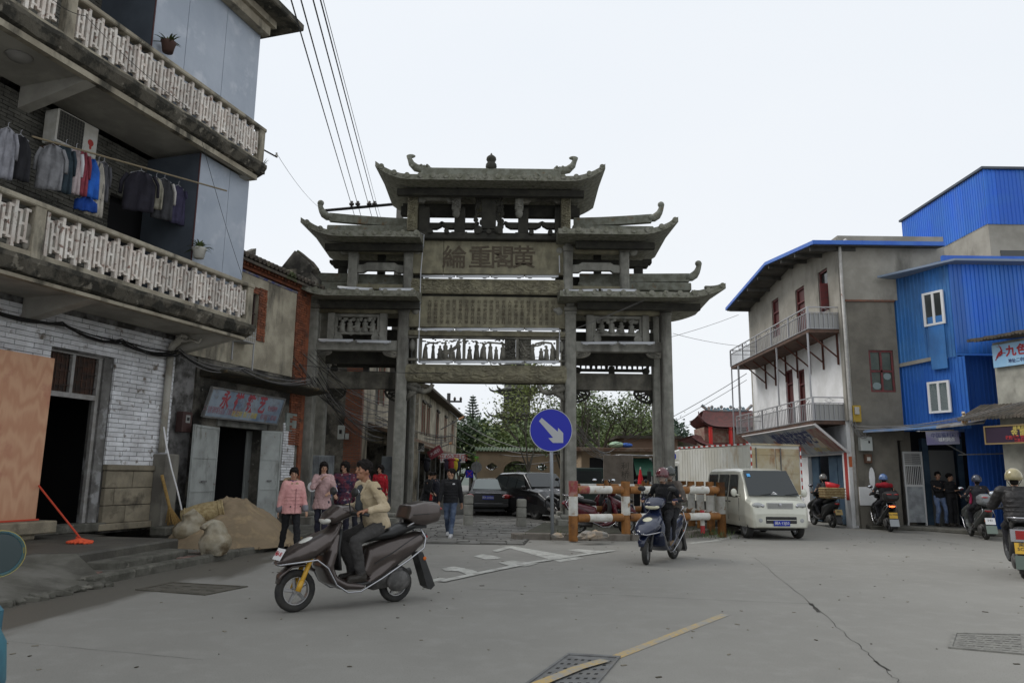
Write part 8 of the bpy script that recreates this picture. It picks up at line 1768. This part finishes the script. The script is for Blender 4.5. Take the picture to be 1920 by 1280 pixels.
# basket on the motorcycle
R3 = M.Rotation(z6_, 3, 'Z'); p = t6.location + R3 @ V((-1.4, 0, .95))
bk = thing('wicker_basket', 'wicker basket holding a red tub on the back of the old motorcycle', 'basket', p, z6_); b = B(); b.prism([(-.22, 0), (.22, 0), (.28, .36), (-.28, .36)], -.34, .34); b.build('basket', STRAW, bk, bevel=.03, fix=True)
for k in range(4): B().box(-.25 - k * .012, -.352, .04 + k * .09, .25 + k * .012, .352, .06 + k * .09).build('weave_band', mat('dark_wicker', (.18, .1, .04), .9), bk)
rt = thing('red_tub', 'red plastic tub tilted inside the wicker basket', 'tub', p + V((0, 0, .3)), z6_); b = B(); b.lathe([(0, 0), (.17, 0), (.24, .2), (.225, .2), (.16, .02), (0, .02)], (0, 0, 0), 16); b.build('tub', mat('tub_red', (.6, .02, .03), .4), rt, smooth=True); rt.rotation_euler = (.25, 0, z6_)
# ---- blue three wheeler at the left edge
cy = P(8, 1040, 4.4); t = thing('three_wheeler', 'blue and turquoise three wheeled cart with a round lamp at the left edge', 'tricycle', (cy.x - .08, 4.4, 0))
TQ = mat('worn_turquoise', (.05, .17, .22), .5, c2=(.04, .11, .16), s=4, d=(.12, .07, .04), ds=4, dlo=.62, dhi=.68)
zc1 = P(10, 1035, 4.4).z; b = B(); b.lathe([(.0, .0), (.05, .0), (.1, .03), (.118, .07), (.125, .1), (.112, .1), (.1, .06), (0, .04)], (0, 0, 0), 24, 'x'); o = b.build('lamp_shell', TQ, t, smooth=True, loc=(.04, 0, zc1)); o.rotation_euler = (0, 0, -.9); b = B(); b.lathe([(0, .098), (.108, .098), (.108, .092), (0, .085)], (0, 0, 0), 24, 'x'); b.build('lamp_glass', mat('dark_lamp', (.03, .05, .055), .15, coat=.5), o)
b = B(); b.lathe([(.128, .09), (.128, .1), (.112, .1)], (0, 0, 0), 24, 'x'); b.build('rim', mat('yellow_rim', (.4, .33, .08), .5), o)
b = B(); sweep(b, [(-.1, .2, .3, .1), (-.06, .4, .3, .12), (-.05, .6, .26, .1), (-.12, .8, .2, .06)], 18); o = b.build('front_shield', TQ, t, smooth=True); b = B(); b.box(-.3, -.1, zc1 - .05, .02, .0, zc1 + .02); b.build('lamp_bracket', BPL, t)
b = B(); b.box(-1.6, -.4, .3, -.25, .6, .75); b.build('cargo_bed', TQ, t, bevel=.03); wheel(t, -.15, 0, .26, .12); wheel(t, -1.2, .65, .26, .12); wheel(t, -1.2, -.45, .26, .12)
# ================================================================ people
SKIN = mat('skin', (.40, .235, .155), .55, c2=(.36, .2, .13), s=9)
HAIRB = mat('black_hair', (.008, .007, .007), .8, c2=(.016, .012, .01), s=60, spec=.15)
def ik(a, c, l1, l2, pole):
    a, c = V(a), V(c); d = c - a; L = min(d.length, (l1 + l2) * .999); d = d.normalized() if d.length > 1e-6 else V((0, 0, -1))
    x = (l1 * l1 - l2 * l2 + L * L) / (2 * L); h = sqrt(max(0, l1 * l1 - x * x)); p = V(pole); p = (p - d * p.dot(d)); p = p.normalized() if p.length > 1e-6 else V((0, 1, 0))
    return a + d * x + p * h, a + d * L
def cloth(c, r=.88, c2=None, s=5, bump=.35, bs=28): return mat('fabric_%02x%02x%02x' % tuple(min(255, int(v * 255)) for v in c), c, r, c2=c2 or tuple(v * .72 for v in c), s=s, bump=bump, bs=bs, obj=True)
def hand(b, w_, d, s, side, curl=.5, down=None):
    d = d.normalized(); up = V(down) if down else V((0, 0, 1)); x = d.cross(up); x = x.normalized() if x.length > 1e-3 else V((1, 0, 0)); nrm = x.cross(d).normalized()
    c = w_ + d * .045 * s; b.tube([w_, w_ + d * .03 * s, w_ + d * .085 * s], [.026 * s, .038 * s, .036 * s], 8, ry=[.02 * s, .017 * s, .014 * s], up=tuple(nrm))
    for k, ln in enumerate((.062, .072, .068, .052)):
        o = w_ + d * .082 * s + x * ((k - 1.5) * .021 * s); a1 = o + (d * cos(curl * .6) - nrm * sin(curl * .6)) * ln * .5 * s; a2 = a1 + (d * cos(curl * 1.6) - nrm * sin(curl * 1.6)) * ln * .5 * s
        b.tube([o - d * .02 * s, o, a1, a2], [.009 * s, .0095 * s, .009 * s, .0075 * s], 6); b.ell(a2, .0075 * s, 6, 4)
    o = w_ + d * .03 * s + x * (side * .03 * s); a1 = o + (d * .6 + x * side * .7 - nrm * .3).normalized() * .035 * s; a2 = a1 + (d * .8 - nrm * curl * .6).normalized() * .028 * s
    b.tube([w_ + d * .02 * s + x * side * .01 * s, o, a1, a2], [.012 * s, .0115 * s, .0105 * s, .008 * s], 6)
def person(label, loc, rz, H=1.68, pel=(0, 0, .93), chest=None, hands=None, feet=None, yaw=0, pitch=0, top=(.1, .1, .1), legs=(.02, .02, .025), shoe=(.03, .025, .02), hair='short', female=False, vox=.014,
           hem=.0, puff=.0, pole_arm=((.5, .8, -.6), (-.5, .8, -.6)), pole_leg=(0, -1, .15), helmet=None, visor=False, collar=None, coat_m=None, leg_m=None, curl=.5, sleeve=1.0, gloves=None, width=1.0, glasses=False, skin=None, topstripe=None):
    s = H / 1.70; sk = skin or SKIN
    t = thing('person', label, 'person', loc, rz)
    pel = V(pel); chest = V(chest) if chest else pel + V((0, 0, .36 * s)); ax = (chest - pel).normalized(); neck = chest + ax * .16 * s; hd = neck + V((0, -.02 * s, 0)) + (ax * .5 + V((0, 0, .5))).normalized() * .15 * s
    side = V((1, 0, 0)); sw = (.165 if female else .19) * s * width
    sh = [chest + ax * .10 * s + side * k * sw for k in (1, -1)]; hp = [pel + side * k * .09 * s for k in (1, -1)]
    hands = hands or [(.26 * s, -.05, .80 * s), (-.26 * s, -.05, .80 * s)]; feet = feet or [(.1, 0, .08), (-.1, 0, .08)]
    A1, A2, L1, L2 = .29 * s, .255 * s, .43 * s, .43 * s
    el, wr_, kn, an = [], [], [], []
    for i in (0, 1):
        e, w_ = ik(sh[i], hands[i], A1, A2, pole_arm[i]); el.append(e); wr_.append(w_); k_, a_ = ik(hp[i], feet[i], L1, L2, pole_leg if not isinstance(pole_leg[0], tuple) else pole_leg[i]); kn.append(k_); an.append(a_)
    Rm = (M.Rotation(yaw, 3, 'Z') @ M.Rotation(pitch, 3, 'X'))
    def hp_(x, y, z): return hd + Rm @ V((x * s, y * s, z * s))
    # body: one continuous surface
    b = B(); b.ell(pel, (.15 * s, .105 * s, .11 * s), 12, 8); b.tube([pel, pel.lerp(chest, .5), chest], [.14 * s, .125 * s, .15 * s], 12, ry=[.1 * s, .095 * s, .105 * s], up=(0, 1, 0) if abs(ax.y) < .9 else None); b.ell(chest, (.155 * s, .11 * s, .15 * s), 12, 8)
    b.cap_(neck - ax * .06 * s, hd, .058 * s, .05 * s)
    b.ell(hp_(0, .008, .018), (.077 * s, .094 * s, .105 * s), 16, 12, Rm); b.ell(hp_(0, -.028, -.05), (.054 * s, .056 * s, .062 * s), 12, 8, Rm)
    b.ell(hp_(0, -.074, -.082), (.02 * s, .018 * s, .016 * s), 8, 6, Rm); b.tube([hp_(0, -.086, .022), hp_(0, -.101, -.018)], [.008 * s, .014 * s], 6); b.ell(hp_(0, -.098, -.024), (.017 * s, .014 * s, .011 * s), 8, 6, Rm)
    for k in (1, -1):
        b.ell(hp_(k * .079, .01, -.008), (.012 * s, .02 * s, .03 * s), 8, 6, Rm); b.ell(hp_(k * .045, -.06, -.015), (.022 * s, .02 * s, .02 * s), 8, 6, Rm); b.ell(hp_(k * .03, -.078, .03), (.022 * s, .014 * s, .009 * s), 8, 5, Rm)
    for i, k in ((0, 1), (1, -1)):
        b.cap_(sh[i], el[i], .052 * s, .038 * s); b.cap_(el[i], wr_[i], .038 * s, .026 * s); b.cap_(hp[i], kn[i], .082 * s, .052 * s); b.cap_(kn[i], an[i], .05 * s, .034 * s); b.cap_(an[i], an[i] + V((0, -.1 * s, -.045)), .03 * s, .02 * s)
        hand(b, wr_[i], (wr_[i] - el[i]), s, -k if True else k, curl)
    b.build('body', sk, t, vox=vox * .72, sm=1)
    # face details
    for k in (1, -1):
        b = B(); b.ell(hp_(k * .031, -.086, .008), (.013 * s, .006 * s, .0062 * s), 8, 5, Rm); b.build('eye', mat('eye_dark', (.02, .015, .012), .3), t, smooth=True)
        b = B(); b.tube([hp_(k * .016, -.093, .034), hp_(k * .034, -.091, .04), hp_(k * .052, -.08, .035)], [.004 * s, .0045 * s, .003 * s], 5); b.build('eyebrow', HAIRB, t)
    b = B(); b.tube([hp_(-.022, -.082, -.052), hp_(0, -.091, -.05), hp_(.022, -.082, -.052)], [.003 * s, .0065 * s, .003 * s], 6); b.build('lips', mat('lip', (.28, .08, .07), .5), t, smooth=True)
    if glasses:
        b = B()
        for k in (1, -1): b.tube([hp_(k * .032 + .024 * cos(a), -.1, .008 + .019 * sin(a)) for a in [j / 12 * 2 * pi for j in range(12)]], .0022, 4, close=True); b.tube([hp_(k * .056, -.098, .012), hp_(k * .08, 0, .012)], .002, 4)
        b.build('glasses', BLACKR, t)
    # hair
    if not helmet:
        b = B(); b.ell(hp_(0, .025, .045), (.094 * s, .106 * s, .102 * s), 16, 10, Rm); b.ell(hp_(0, -.045, .088), (.062 * s, .05 * s, .03 * s), 12, 6, Rm)
        rn = random.Random(int(H * 1000) + len(label))
        for k in range(14): a = rn.random() * 6.28; e = rn.uniform(.3, 1.3); b.ell(hp_(.08 * cos(a) * cos(e), .02 + .09 * sin(a) * cos(e) + .0, .045 + .09 * sin(e)), .022 * s, 7, 5)
        if hair in ('bob', 'long', 'tied'):
            for k in (1, -1): b.cap_(hp_(k * .07, .0, .05), hp_(k * .078, .01, -.05 if hair == 'bob' else (-.02 if hair == 'tied' else -.05)), .026 * s, .022 * s)
            b.cap_(hp_(0, .05, .02), hp_(0, .06, -.06), .075 * s, .05 * s)
        if hair == 'bob':
            for k in (1, -1): b.cap_(hp_(k * .06, -.0, .06), hp_(k * .085, .0, -.07), .045 * s, .035 * s); b.cap_(hp_(k * .03, -.07, .07), hp_(k * .055, -.075, .03), .022 * s, .02 * s)
            b.ell(hp_(0, .03, .03), (.112 * s, .115 * s, .11 * s), 14, 9, Rm); b.ell(hp_(.045, -.06, .07), (.04 * s, .03 * s, .025 * s), 8, 6)
        if hair == 'long':
            for k in (1, -1): b.cap_(hp_(k * .075, .0, .0), hp_(k * .085, -.02, -.2), .028 * s, .024 * s); b.cap_(hp_(k * .085, -.02, -.2), hp_(k * .08, -.04, -.32), .026 * s, .014 * s)
            b.cap_(hp_(0, .06, -.05), hp_(0, .09, -.28), .07 * s, .05 * s)
        b.build('hair', HAIRB, t, vox=.011, sm=1, disp=.03, dsz=.03)
    else:
        hm = mat('helmet_%02x%02x%02x' % tuple(int(v * 255) for v in helmet), helmet, .22, coat=.8, c2=tuple(v * .8 for v in helmet), s=12)
        b = B(); pr = [(.0, .165)] + [(.128 * cos(a), .02 + .145 * sin(a)) for a in [pi / 2 * (1 - j / 9) for j in range(1, 10)]] + [(.13, -.03), (.118, -.035), (.118, .02)]
        b.lathe([(r * s, z * s) for r, z in pr], (0, 0, 0), 24); b.v = [tuple(hd + Rm @ (V(v) + V((0, .015 * s, .02 * s)))) for v in b.v]; o = b.build('helmet', hm, t, smooth=True, solid=.006)
        b = B(); rs_ = []
        for j in range(9): a = pi + pi * (.18 + .64 * j / 8); rs_.append((a,))
        vs = [hp_(.128 * cos(a[0]) * 1.0, .015 + .128 * sin(a[0]), .035) for a in rs_] + [hp_(.14 * cos(a[0]), .015 + .19 * sin(a[0]), .02) for a in rs_]
        b.add(vs, [(j, j + 1, 10 + j, 9 + j) for j in range(8)]); b.build('peak', hm, t, solid=.006)
        b = B(); b.tube([hp_(.12, -.01, -.0), hp_(.05, -.045, -.115), hp_(-.05, -.045, -.115), hp_(-.12, -.01, 0)], .006, 5); b.build('chin_strap', BLACKR, t)
        if visor:
            b = B(); nn = 10
            vs = [hp_(.125 * cos(pi + pi * (.1 + .8 * j / nn)), .01 + .13 * sin(pi + pi * (.1 + .8 * j / nn)), z) for z in (.05, -.03, -.09) for j in range(nn + 1)]
            b.add(vs, [(r * (nn + 1) + j, r * (nn + 1) + j + 1, (r + 1) * (nn + 1) + j + 1, (r + 1) * (nn + 1) + j) for r in (0, 1) for j in range(nn)]); b.build('visor', mat('clear_visor', (.25, .24, .22), .15, alpha=.35), t, smooth=True)
        b = B(); b.ell(hp_(0, .05, -.05), (.07 * s, .06 * s, .06 * s), 10, 7); b.build('hair', HAIRB, t, vox=.012)
    # clothes
    p = puff; b = B(); tk = .028 + p
    b.tube([pel - ax * (.02 + hem), pel, pel.lerp(chest, .5), chest, chest + ax * .1 * s], [(.15 + tk + hem * .12) * s, (.15 + tk) * s, (.135 + tk) * s, (.155 + tk) * s, (.13 + tk) * s], 18, ry=[(.115 + tk + hem * .1) * s, (.115 + tk) * s, (.105 + tk) * s, (.115 + tk) * s, (.075 + tk) * s], up=(0, 1, 0) if abs(ax.y) < .9 else (0, 0, 1))
    b.cap_(sh[0] + ax * .015, sh[1] + ax * .015, .058 * s + p * .5, .058 * s + p * .5); b.cap_(chest + ax * .1 * s, neck - ax * .01, .09 * s, .066 * s); b.ell(neck - ax * .01, (.078 * s, .078 * s, .035 * s), 12, 6)
    for i in (0, 1):
        b.cap_(sh[i], el[i], (.062 + p) * s, (.05 + p) * s); e = el[i].lerp(wr_[i], .93 * sleeve); b.tube([el[i], e], [(.05 + p) * s, (.038 + p * .7) * s], 10); b.ell(el[i], (.05 + p) * s, 8, 6)
    if puff > .01:
        for k in range(6): c_ = pel.lerp(chest, k / 5 * 1.0 + .02) ; b.ell(c_, ((.152 + tk) * s, (.122 + tk) * s, .026), 16, 6)
    b.build('jacket', coat_m or cloth(top), t, vox=vox * .85, sm=2, disp=.05 if puff < .01 else .03, dsz=.11)
    if collar is not None:
        b = B(); b.tube([neck - ax * .02, neck + ax * .035], [.07 * s, .06 * s], 12); b.build('collar', cloth(collar), t, vox=.01)
    b = B(); b.ell(pel, (.162 * s, .118 * s, .12 * s), 14, 8)
    for i in (0, 1):
        b.cap_(hp[i], kn[i], .098 * s, .07 * s); e = kn[i].lerp(an[i], .97); b.tube([kn[i], kn[i].lerp(e, .5), e], [.07 * s, .066 * s, .058 * s], 10)
    b.build('trousers', leg_m or cloth(legs), t, vox=vox * .85, sm=2, disp=.045, dsz=.12)
    for i in (0, 1):
        f = an[i]; b = B(); b.cap_(f + V((0, .03, -.035)), f + V((0, -.15 * s, -.045)), .05 * s, .043 * s); b.cap_(f + V((0, .015, .01)), f + V((0, -.04, -.03)), .052 * s, .048 * s); b.box(f.x - .036 * s, f.y - .19 * s, f.z - .085, f.x + .036 * s, f.y + .07 * s, f.z - .06)
        b.build('shoe', cloth(shoe, .5), t, vox=.011, sm=2)
    if gloves:
        for i in (0, 1):
            b = B(); d_ = (wr_[i] - el[i]).normalized(); b.cap_(wr_[i] - d_ * .03, wr_[i] + d_ * .06, .036, .042); b.build('glove', cloth(gloves), t, vox=.012)
    t['_'] = 0; del t['_']
    return t, dict(sh=sh, el=el, wr=wr_, kn=kn, an=an, hd=hd, neck=neck, pel=pel, chest=chest, s=s, hp=hp_, ax=ax)
def feetg(*a): return a
def face_to(p, q_): return atan2(q_.y - p.y, q_.x - p.x) + pi / 2
# ---- pink jacket woman
def standing(px, py, label, **k):
    g = G(px, py, k.pop('z', 0)); return person(label, g, **k)
PINK = cloth((.62, .33, .31), c2=(.55, .27, .26))
t, j = standing(541, 1043, 'woman in a pink padded jacket with a furry hood walking beside the sand heap', rz=.7, H=1.6, z=0.0, top=(.62, .33, .31), coat_m=PINK, legs=(.012, .012, .014), hair='tied', female=True, puff=.022, hem=.1, vox=.013,
    hands=[(.27, -.16, .72), (-.27, .06, .68)], feet=[(.07, -.2, .09), (-.06, .24, .12)], yaw=-.4, pitch=.15, collar=(.03, .02, .12), sleeve=.92, shoe=(.01, .01, .01))
b = B()
for k in range(24): a = k / 24 * 2 * pi; b.ell(j['neck'] + V((.13 * cos(a), .06 + .1 * sin(a), -.01 + .05 * sin(a))), (.05, .05, .045), 7, 5)
b.build('fur_trim', mat('beige_fur', (.4, .31, .2), .95, c2=(.28, .2, .12), s=40, bump=1, bs=90), t, vox=.014, sm=1, disp=.03, dsz=.025)
for i in (0, 1): d_ = (j['wr'][i] - j['el'][i]).normalized(); b = B(); b.cap_(j['wr'][i] - d_ * .08, j['wr'][i] - d_ * .02, .062, .058); b.build('knit_cuff', cloth((.2, .2, .22)), t, vox=.013)
b = B(); b.tube([j['pel'] + V((0, -.165, -.1)), j['pel'].lerp(j['chest'], .5) + V((0, -.163, 0)), j['chest'] + V((0, -.165, .02))], .008, 5); b.build('zip', cloth((.4, .2, .2)), t)
for k in (1, -1): b = B(); b.ell(j['pel'] + V((k * .1, -.172, .02)), (.016, .006, .016), 8, 5); b.build('pocket_button', BLACKR, t)
# ---- girl with long hair holding an open blue and white book
t, j = standing(600, 1015, 'young woman with long black hair in a pale pink coat holding up an open book', rz=.15, H=1.7, z=.1, top=(.5, .33, .32), legs=(.03, .03, .05), hair='long', female=True, hem=.2, hands=[(.16, -.3, 1.06), (-.02, -.2, 1.36)], feet=[(.08, -.08, .09), (-.08, .12, .09)], yaw=.3, pitch=.25, pole_arm=((.7, .3, -1), (-.9, .2, -.7)), puff=.008)
g = j['wr'][0]
b = B(); b.add([(-.15, -.1, -.07), (.0, -.13, -.09), (0, -.02, .11), (-.15, .02, .12)], [(0, 1, 2, 3)]); b.add([(.0, -.13, -.09), (.19, -.09, -.03), (.19, .02, .17), (0, -.02, .11)], [(0, 1, 2, 3)])
bk = thing('open_book', 'open book with a blue and white cover held by the long haired young woman', 'book', G(600, 1015, .02) + M.Rotation(.15, 3, 'Z') @ (g + V((0, -.1, .06))), .15)
b.build('cover', mat('book_blue', (.03, .09, .35), .5), bk, solid=.012); b = B(); b.add([(-.14, -.085, -.05), (-.01, -.11, -.07), (-.01, 0, .11), (-.14, .035, .13)], [(0, 1, 2, 3)]); b.add([(.01, -.11, -.07), (.18, -.075, -.02), (.18, .035, .17), (.01, 0, .115)], [(0, 1, 2, 3)]); b.build('pages', mat('book_pages', (.65, .65, .66), .7), bk, solid=.01)
# ---- girl with bob and glasses in tartan
TART = mat('tartan_wool', (.12, .025, .04), .9, c2=(.02, .02, .045), s=9, d=(.35, .3, .3), ds=11, dlo=.62, dhi=.66, obj=True, bump=.3)
t, j = standing(640, 1010, 'young woman with a black bob and glasses in a dark red patterned jacket', rz=.1, H=1.76, z=.1, coat_m=TART, legs=(.02, .02, .035), hair='bob', female=True, hem=.12, yaw=-.35, pitch=.12, hands=[(.3, -.05, .8), (-.15, -.3, 1.0)], glasses=True, puff=.02, feet=[(.1, -.05, .09), (-.1, .1, .09)])
t, j = standing(672, 1003, 'person seen from behind in a dark striped top with a blue hair band', rz=pi + .3, H=1.74, z=.1, coat_m=TART, legs=(.02, .02, .03), hair='tied', female=True, hem=.1, puff=.01)
b = B(); b.tube([j['hp'](.09 * cos(a), .06 + .05 * sin(a), .05 + .06 * sin(a)) for a in [k / 10 * 2 * pi for k in range(10)]], .012, 5, close=True); b.build('hair_band', cloth((.05, .16, .4)), t)
b = B(); b.tube([(-.12, .02, 0), (0, 0, .09), (.13, .0, .02)], .01, 5)
pt_ = thing('white_plate_sign', 'small round white disc on the left outer gateway column', 'disc', P(586, 912, 22.9)); B().lathe([(0, -.01), (.15, -.01), (.15, .01), (0, .01)], (0, 0, 0), 20, 'y').build('disc', mat('disc_white', (.75, .75, .75), .5), pt_); B().box(-.02, .012, -.02, .02, .4, .02).build('bracket', IRON, pt_)
# ---- red coat woman
t, j = standing(709, 985, 'woman in a bright red coat standing behind the scooter rider', rz=-.25, H=1.72, z=.1, top=(.38, .01, .02), legs=(.02, .015, .02), hair='bob', female=True, hem=.28, yaw=-.1, collar=(.4, .38, .36), hands=[(.26, -.03, .72), (-.24, -.02, .75)], vox=.015)
for k in range(4):
    for x in (-.05, .05): b = B(); b.ell(j['pel'].lerp(j['chest'], k / 3.2) + V((x, -.155, 0)), (.013, .006, .013), 7, 5); b.build('button', BLACKR, t)
# ---- man in jeans
JEANS = mat('blue_denim', (.035, .055, .1), .9, c2=(.1, .13, .19), s=4, bump=.3, obj=True)
t, j = standing(843, 1008, 'man in a black jacket and blue jeans walking with white trainers', rz=-.1, H=1.72, top=(.012, .012, .013), coat_m=cloth((.012, .012, .013), .55), leg_m=JEANS, shoe=(.6, .6, .6), yaw=-1.0, hands=[(.27, .12, .84), (-.26, -.2, .88)], feet=[(.08, -.28, .09), (-.08, .24, .14)], puff=.015, hem=.03, vox=.014)
b = B(); b.ell(j['chest'] + V((.1, -.165, .06)), (.035, .006, .02), 8, 5); b.build('white_logo', WHT, t)
for px, py, lb, c in ((797, 978, 'person in a black coat bending over by the inner left column', (.012, .012, .012)), (818, 972, 'person in dark clothes turned away beside the black coated figure', (.02, .02, .028))):
    t, j = standing(px, py, lb, rz=1.2 if px < 800 else -2.2, H=1.62, top=c, legs=c, hem=.3 if px < 800 else .05, pitch=.5, chest=(0, -.08, 1.25), hands=[(.12, -.25, .95), (-.12, -.25, .95)], vox=.018)
rb = thing('red_bag', 'small red bag beside the dark figures', 'bag', P(806, 938, 26)); b = B(); b.box(-.08, -.03, 0, .08, .03, .22); b.build('body', cloth((.5, .03, .03)), rb, bevel=.02); b = B(); b.tube([(-.05, 0, .21), (0, 0, .3), (.05, 0, .21)], .008, 5); b.build('handle', BLACKR, rb)
# two men by the door
t, j = standing(1766, 986, 'man in a black jacket and blue jeans with folded arms by the doorway', rz=-.1, H=1.74, z=.12, top=(.015, .015, .017), leg_m=mat('light_denim', (.09, .14, .26), .9, c2=(.16, .2, .3), s=4, obj=True), hands=[(-.06, -.22, 1.22), (.08, -.24, 1.17)], pole_arm=((1, .2, -.6), (-1, .2, -.6)), feet=[(.15, -.02, .09), (-.13, .0, .09)], vox=.018, yaw=-.2)
t, j = standing(1788, 987, 'man in dark clothes standing behind the man with folded arms', rz=.3, H=1.64, z=.12, top=(.018, .017, .018), legs=(.015, .015, .017), hands=[(.22, -.15, 1.0), (-.05, -.24, 1.15)], vox=.02, yaw=.5)
# ---- riders
BEIGE = mat('beige_jacket', (.46, .38, .26), .85, c2=(.4, .32, .2), s=4, bump=.3, bs=25, obj=True)
t, j = ride(t1, z1_, 'bareheaded man in a beige jacket riding the brown scooter', H=1.72, coat_m=BEIGE, legs=(.06, .057, .055), hair='short', vox=.011, hem=.02, width=1.08, puff=.009, sx=-1.03, sz=.95, lean=.13, yaw=.15, pitch=-.05, skin=mat('tanned_skin', (.33, .17, .10), .55, c2=(.28, .13, .08), s=9), footx=-.78)
b = B(); b.cap_(j['neck'] + V((0, -.07, -.07)), j['chest'] + V((0, -.135, -.18)), .05, .055); b.build('knitted_vest', cloth((.05, .055, .06)), t, vox=.012)
b = B()
for k in (1, -1): b.cap_(j['neck'] + V((k * .07, .0, .02)), j['chest'] + V((k * .05, -.13, .02)), .028, .02)
b.build('jacket_collar', BEIGE, t, vox=.011, sm=1)
for k in (1, -1): d_ = (j['el'][0 if k > 0 else 1] - j['sh'][0 if k > 0 else 1]); b = B(); c_ = j['sh'][0 if k > 0 else 1] + d_ * .18; b.tube([c_ + V((k * .01, -.06, .03)), c_ + V((k * .062, -.0, .035)), c_ + V((k * .01, .065, .03))], .016, 6); b.build('dark_shoulder_stripe', cloth((.04, .02, .015)), t)
t, j = ride(t2, z2_, 'man in a dark red helmet and black jacket driving the navy scooter', H=1.68, sx=-.95, top=(.012, .012, .014), legs=(.015, .015, .018), helmet=(.11, .018, .024), visor=True, gloves=(.02, .02, .06), coat_m=cloth((.012, .012, .014), .5), vox=.014)
t, j = ride(t2, z2_, 'passenger in a black helmet and grey brown padded jacket on the navy scooter', H=1.62, sx=-1.32, sz=.99, top=(.12, .1, .085), legs=(.015, .014, .014), helmet=(.02, .025, .02), visor=True, puff=.03, female=True, gloves=(.4, .01, .03), hands=[(.2, -.28, 1.12), (-.2, -.28, 1.12)], footx=-.98, shoe=(.2, .13, .07), vox=.014)
t, j = ride(t3, z3_, 'rider in a blue and white helmet with a red hood on the black scooter', H=1.68, top=(.02, .018, .02), helmet=(.12, .2, .4), vox=.018)
b = B(); b.ell(j['neck'] + V((0, .1, -.03)), (.17, .09, .1), 12, 8); b.cap_(j['sh'][0] + V((0, .03, .02)), j['sh'][1] + V((0, .03, .02)), .075, .075); b.build('red_hood', cloth((.3, .01, .02)), t, vox=.016, sm=2)
t, j = ride(t4, z4_, 'rider in a dark helmet and black coat on the grey scooter at right', H=1.66, top=(.02, .02, .025), helmet=(.05, .055, .08), vox=.018)
b = B(); b.cap_(j['chest'] + V((.12, -.1, .1)), j['pel'] + V((.2, -.1, .05)), .05, .04); b.build('pink_scarf', cloth((.5, .04, .12)), t, vox=.016)
t, j = ride(t5, z5_, 'rider in a gold helmet and black quilted jacket at the right edge', H=1.74, sx=-1.1, sz=.94, top=(.015, .014, .015), helmet=(.36, .31, .17), puff=.03, width=1.12, vox=.014, coat_m=cloth((.02, .018, .018), .5))
t, j = ride(t6, z6_, 'rider in a grey helmet on the old motorcycle with the basket', H=1.66, sx=-.95, top=(.04, .042, .045), helmet=(.16, .16, .15), vox=.02)
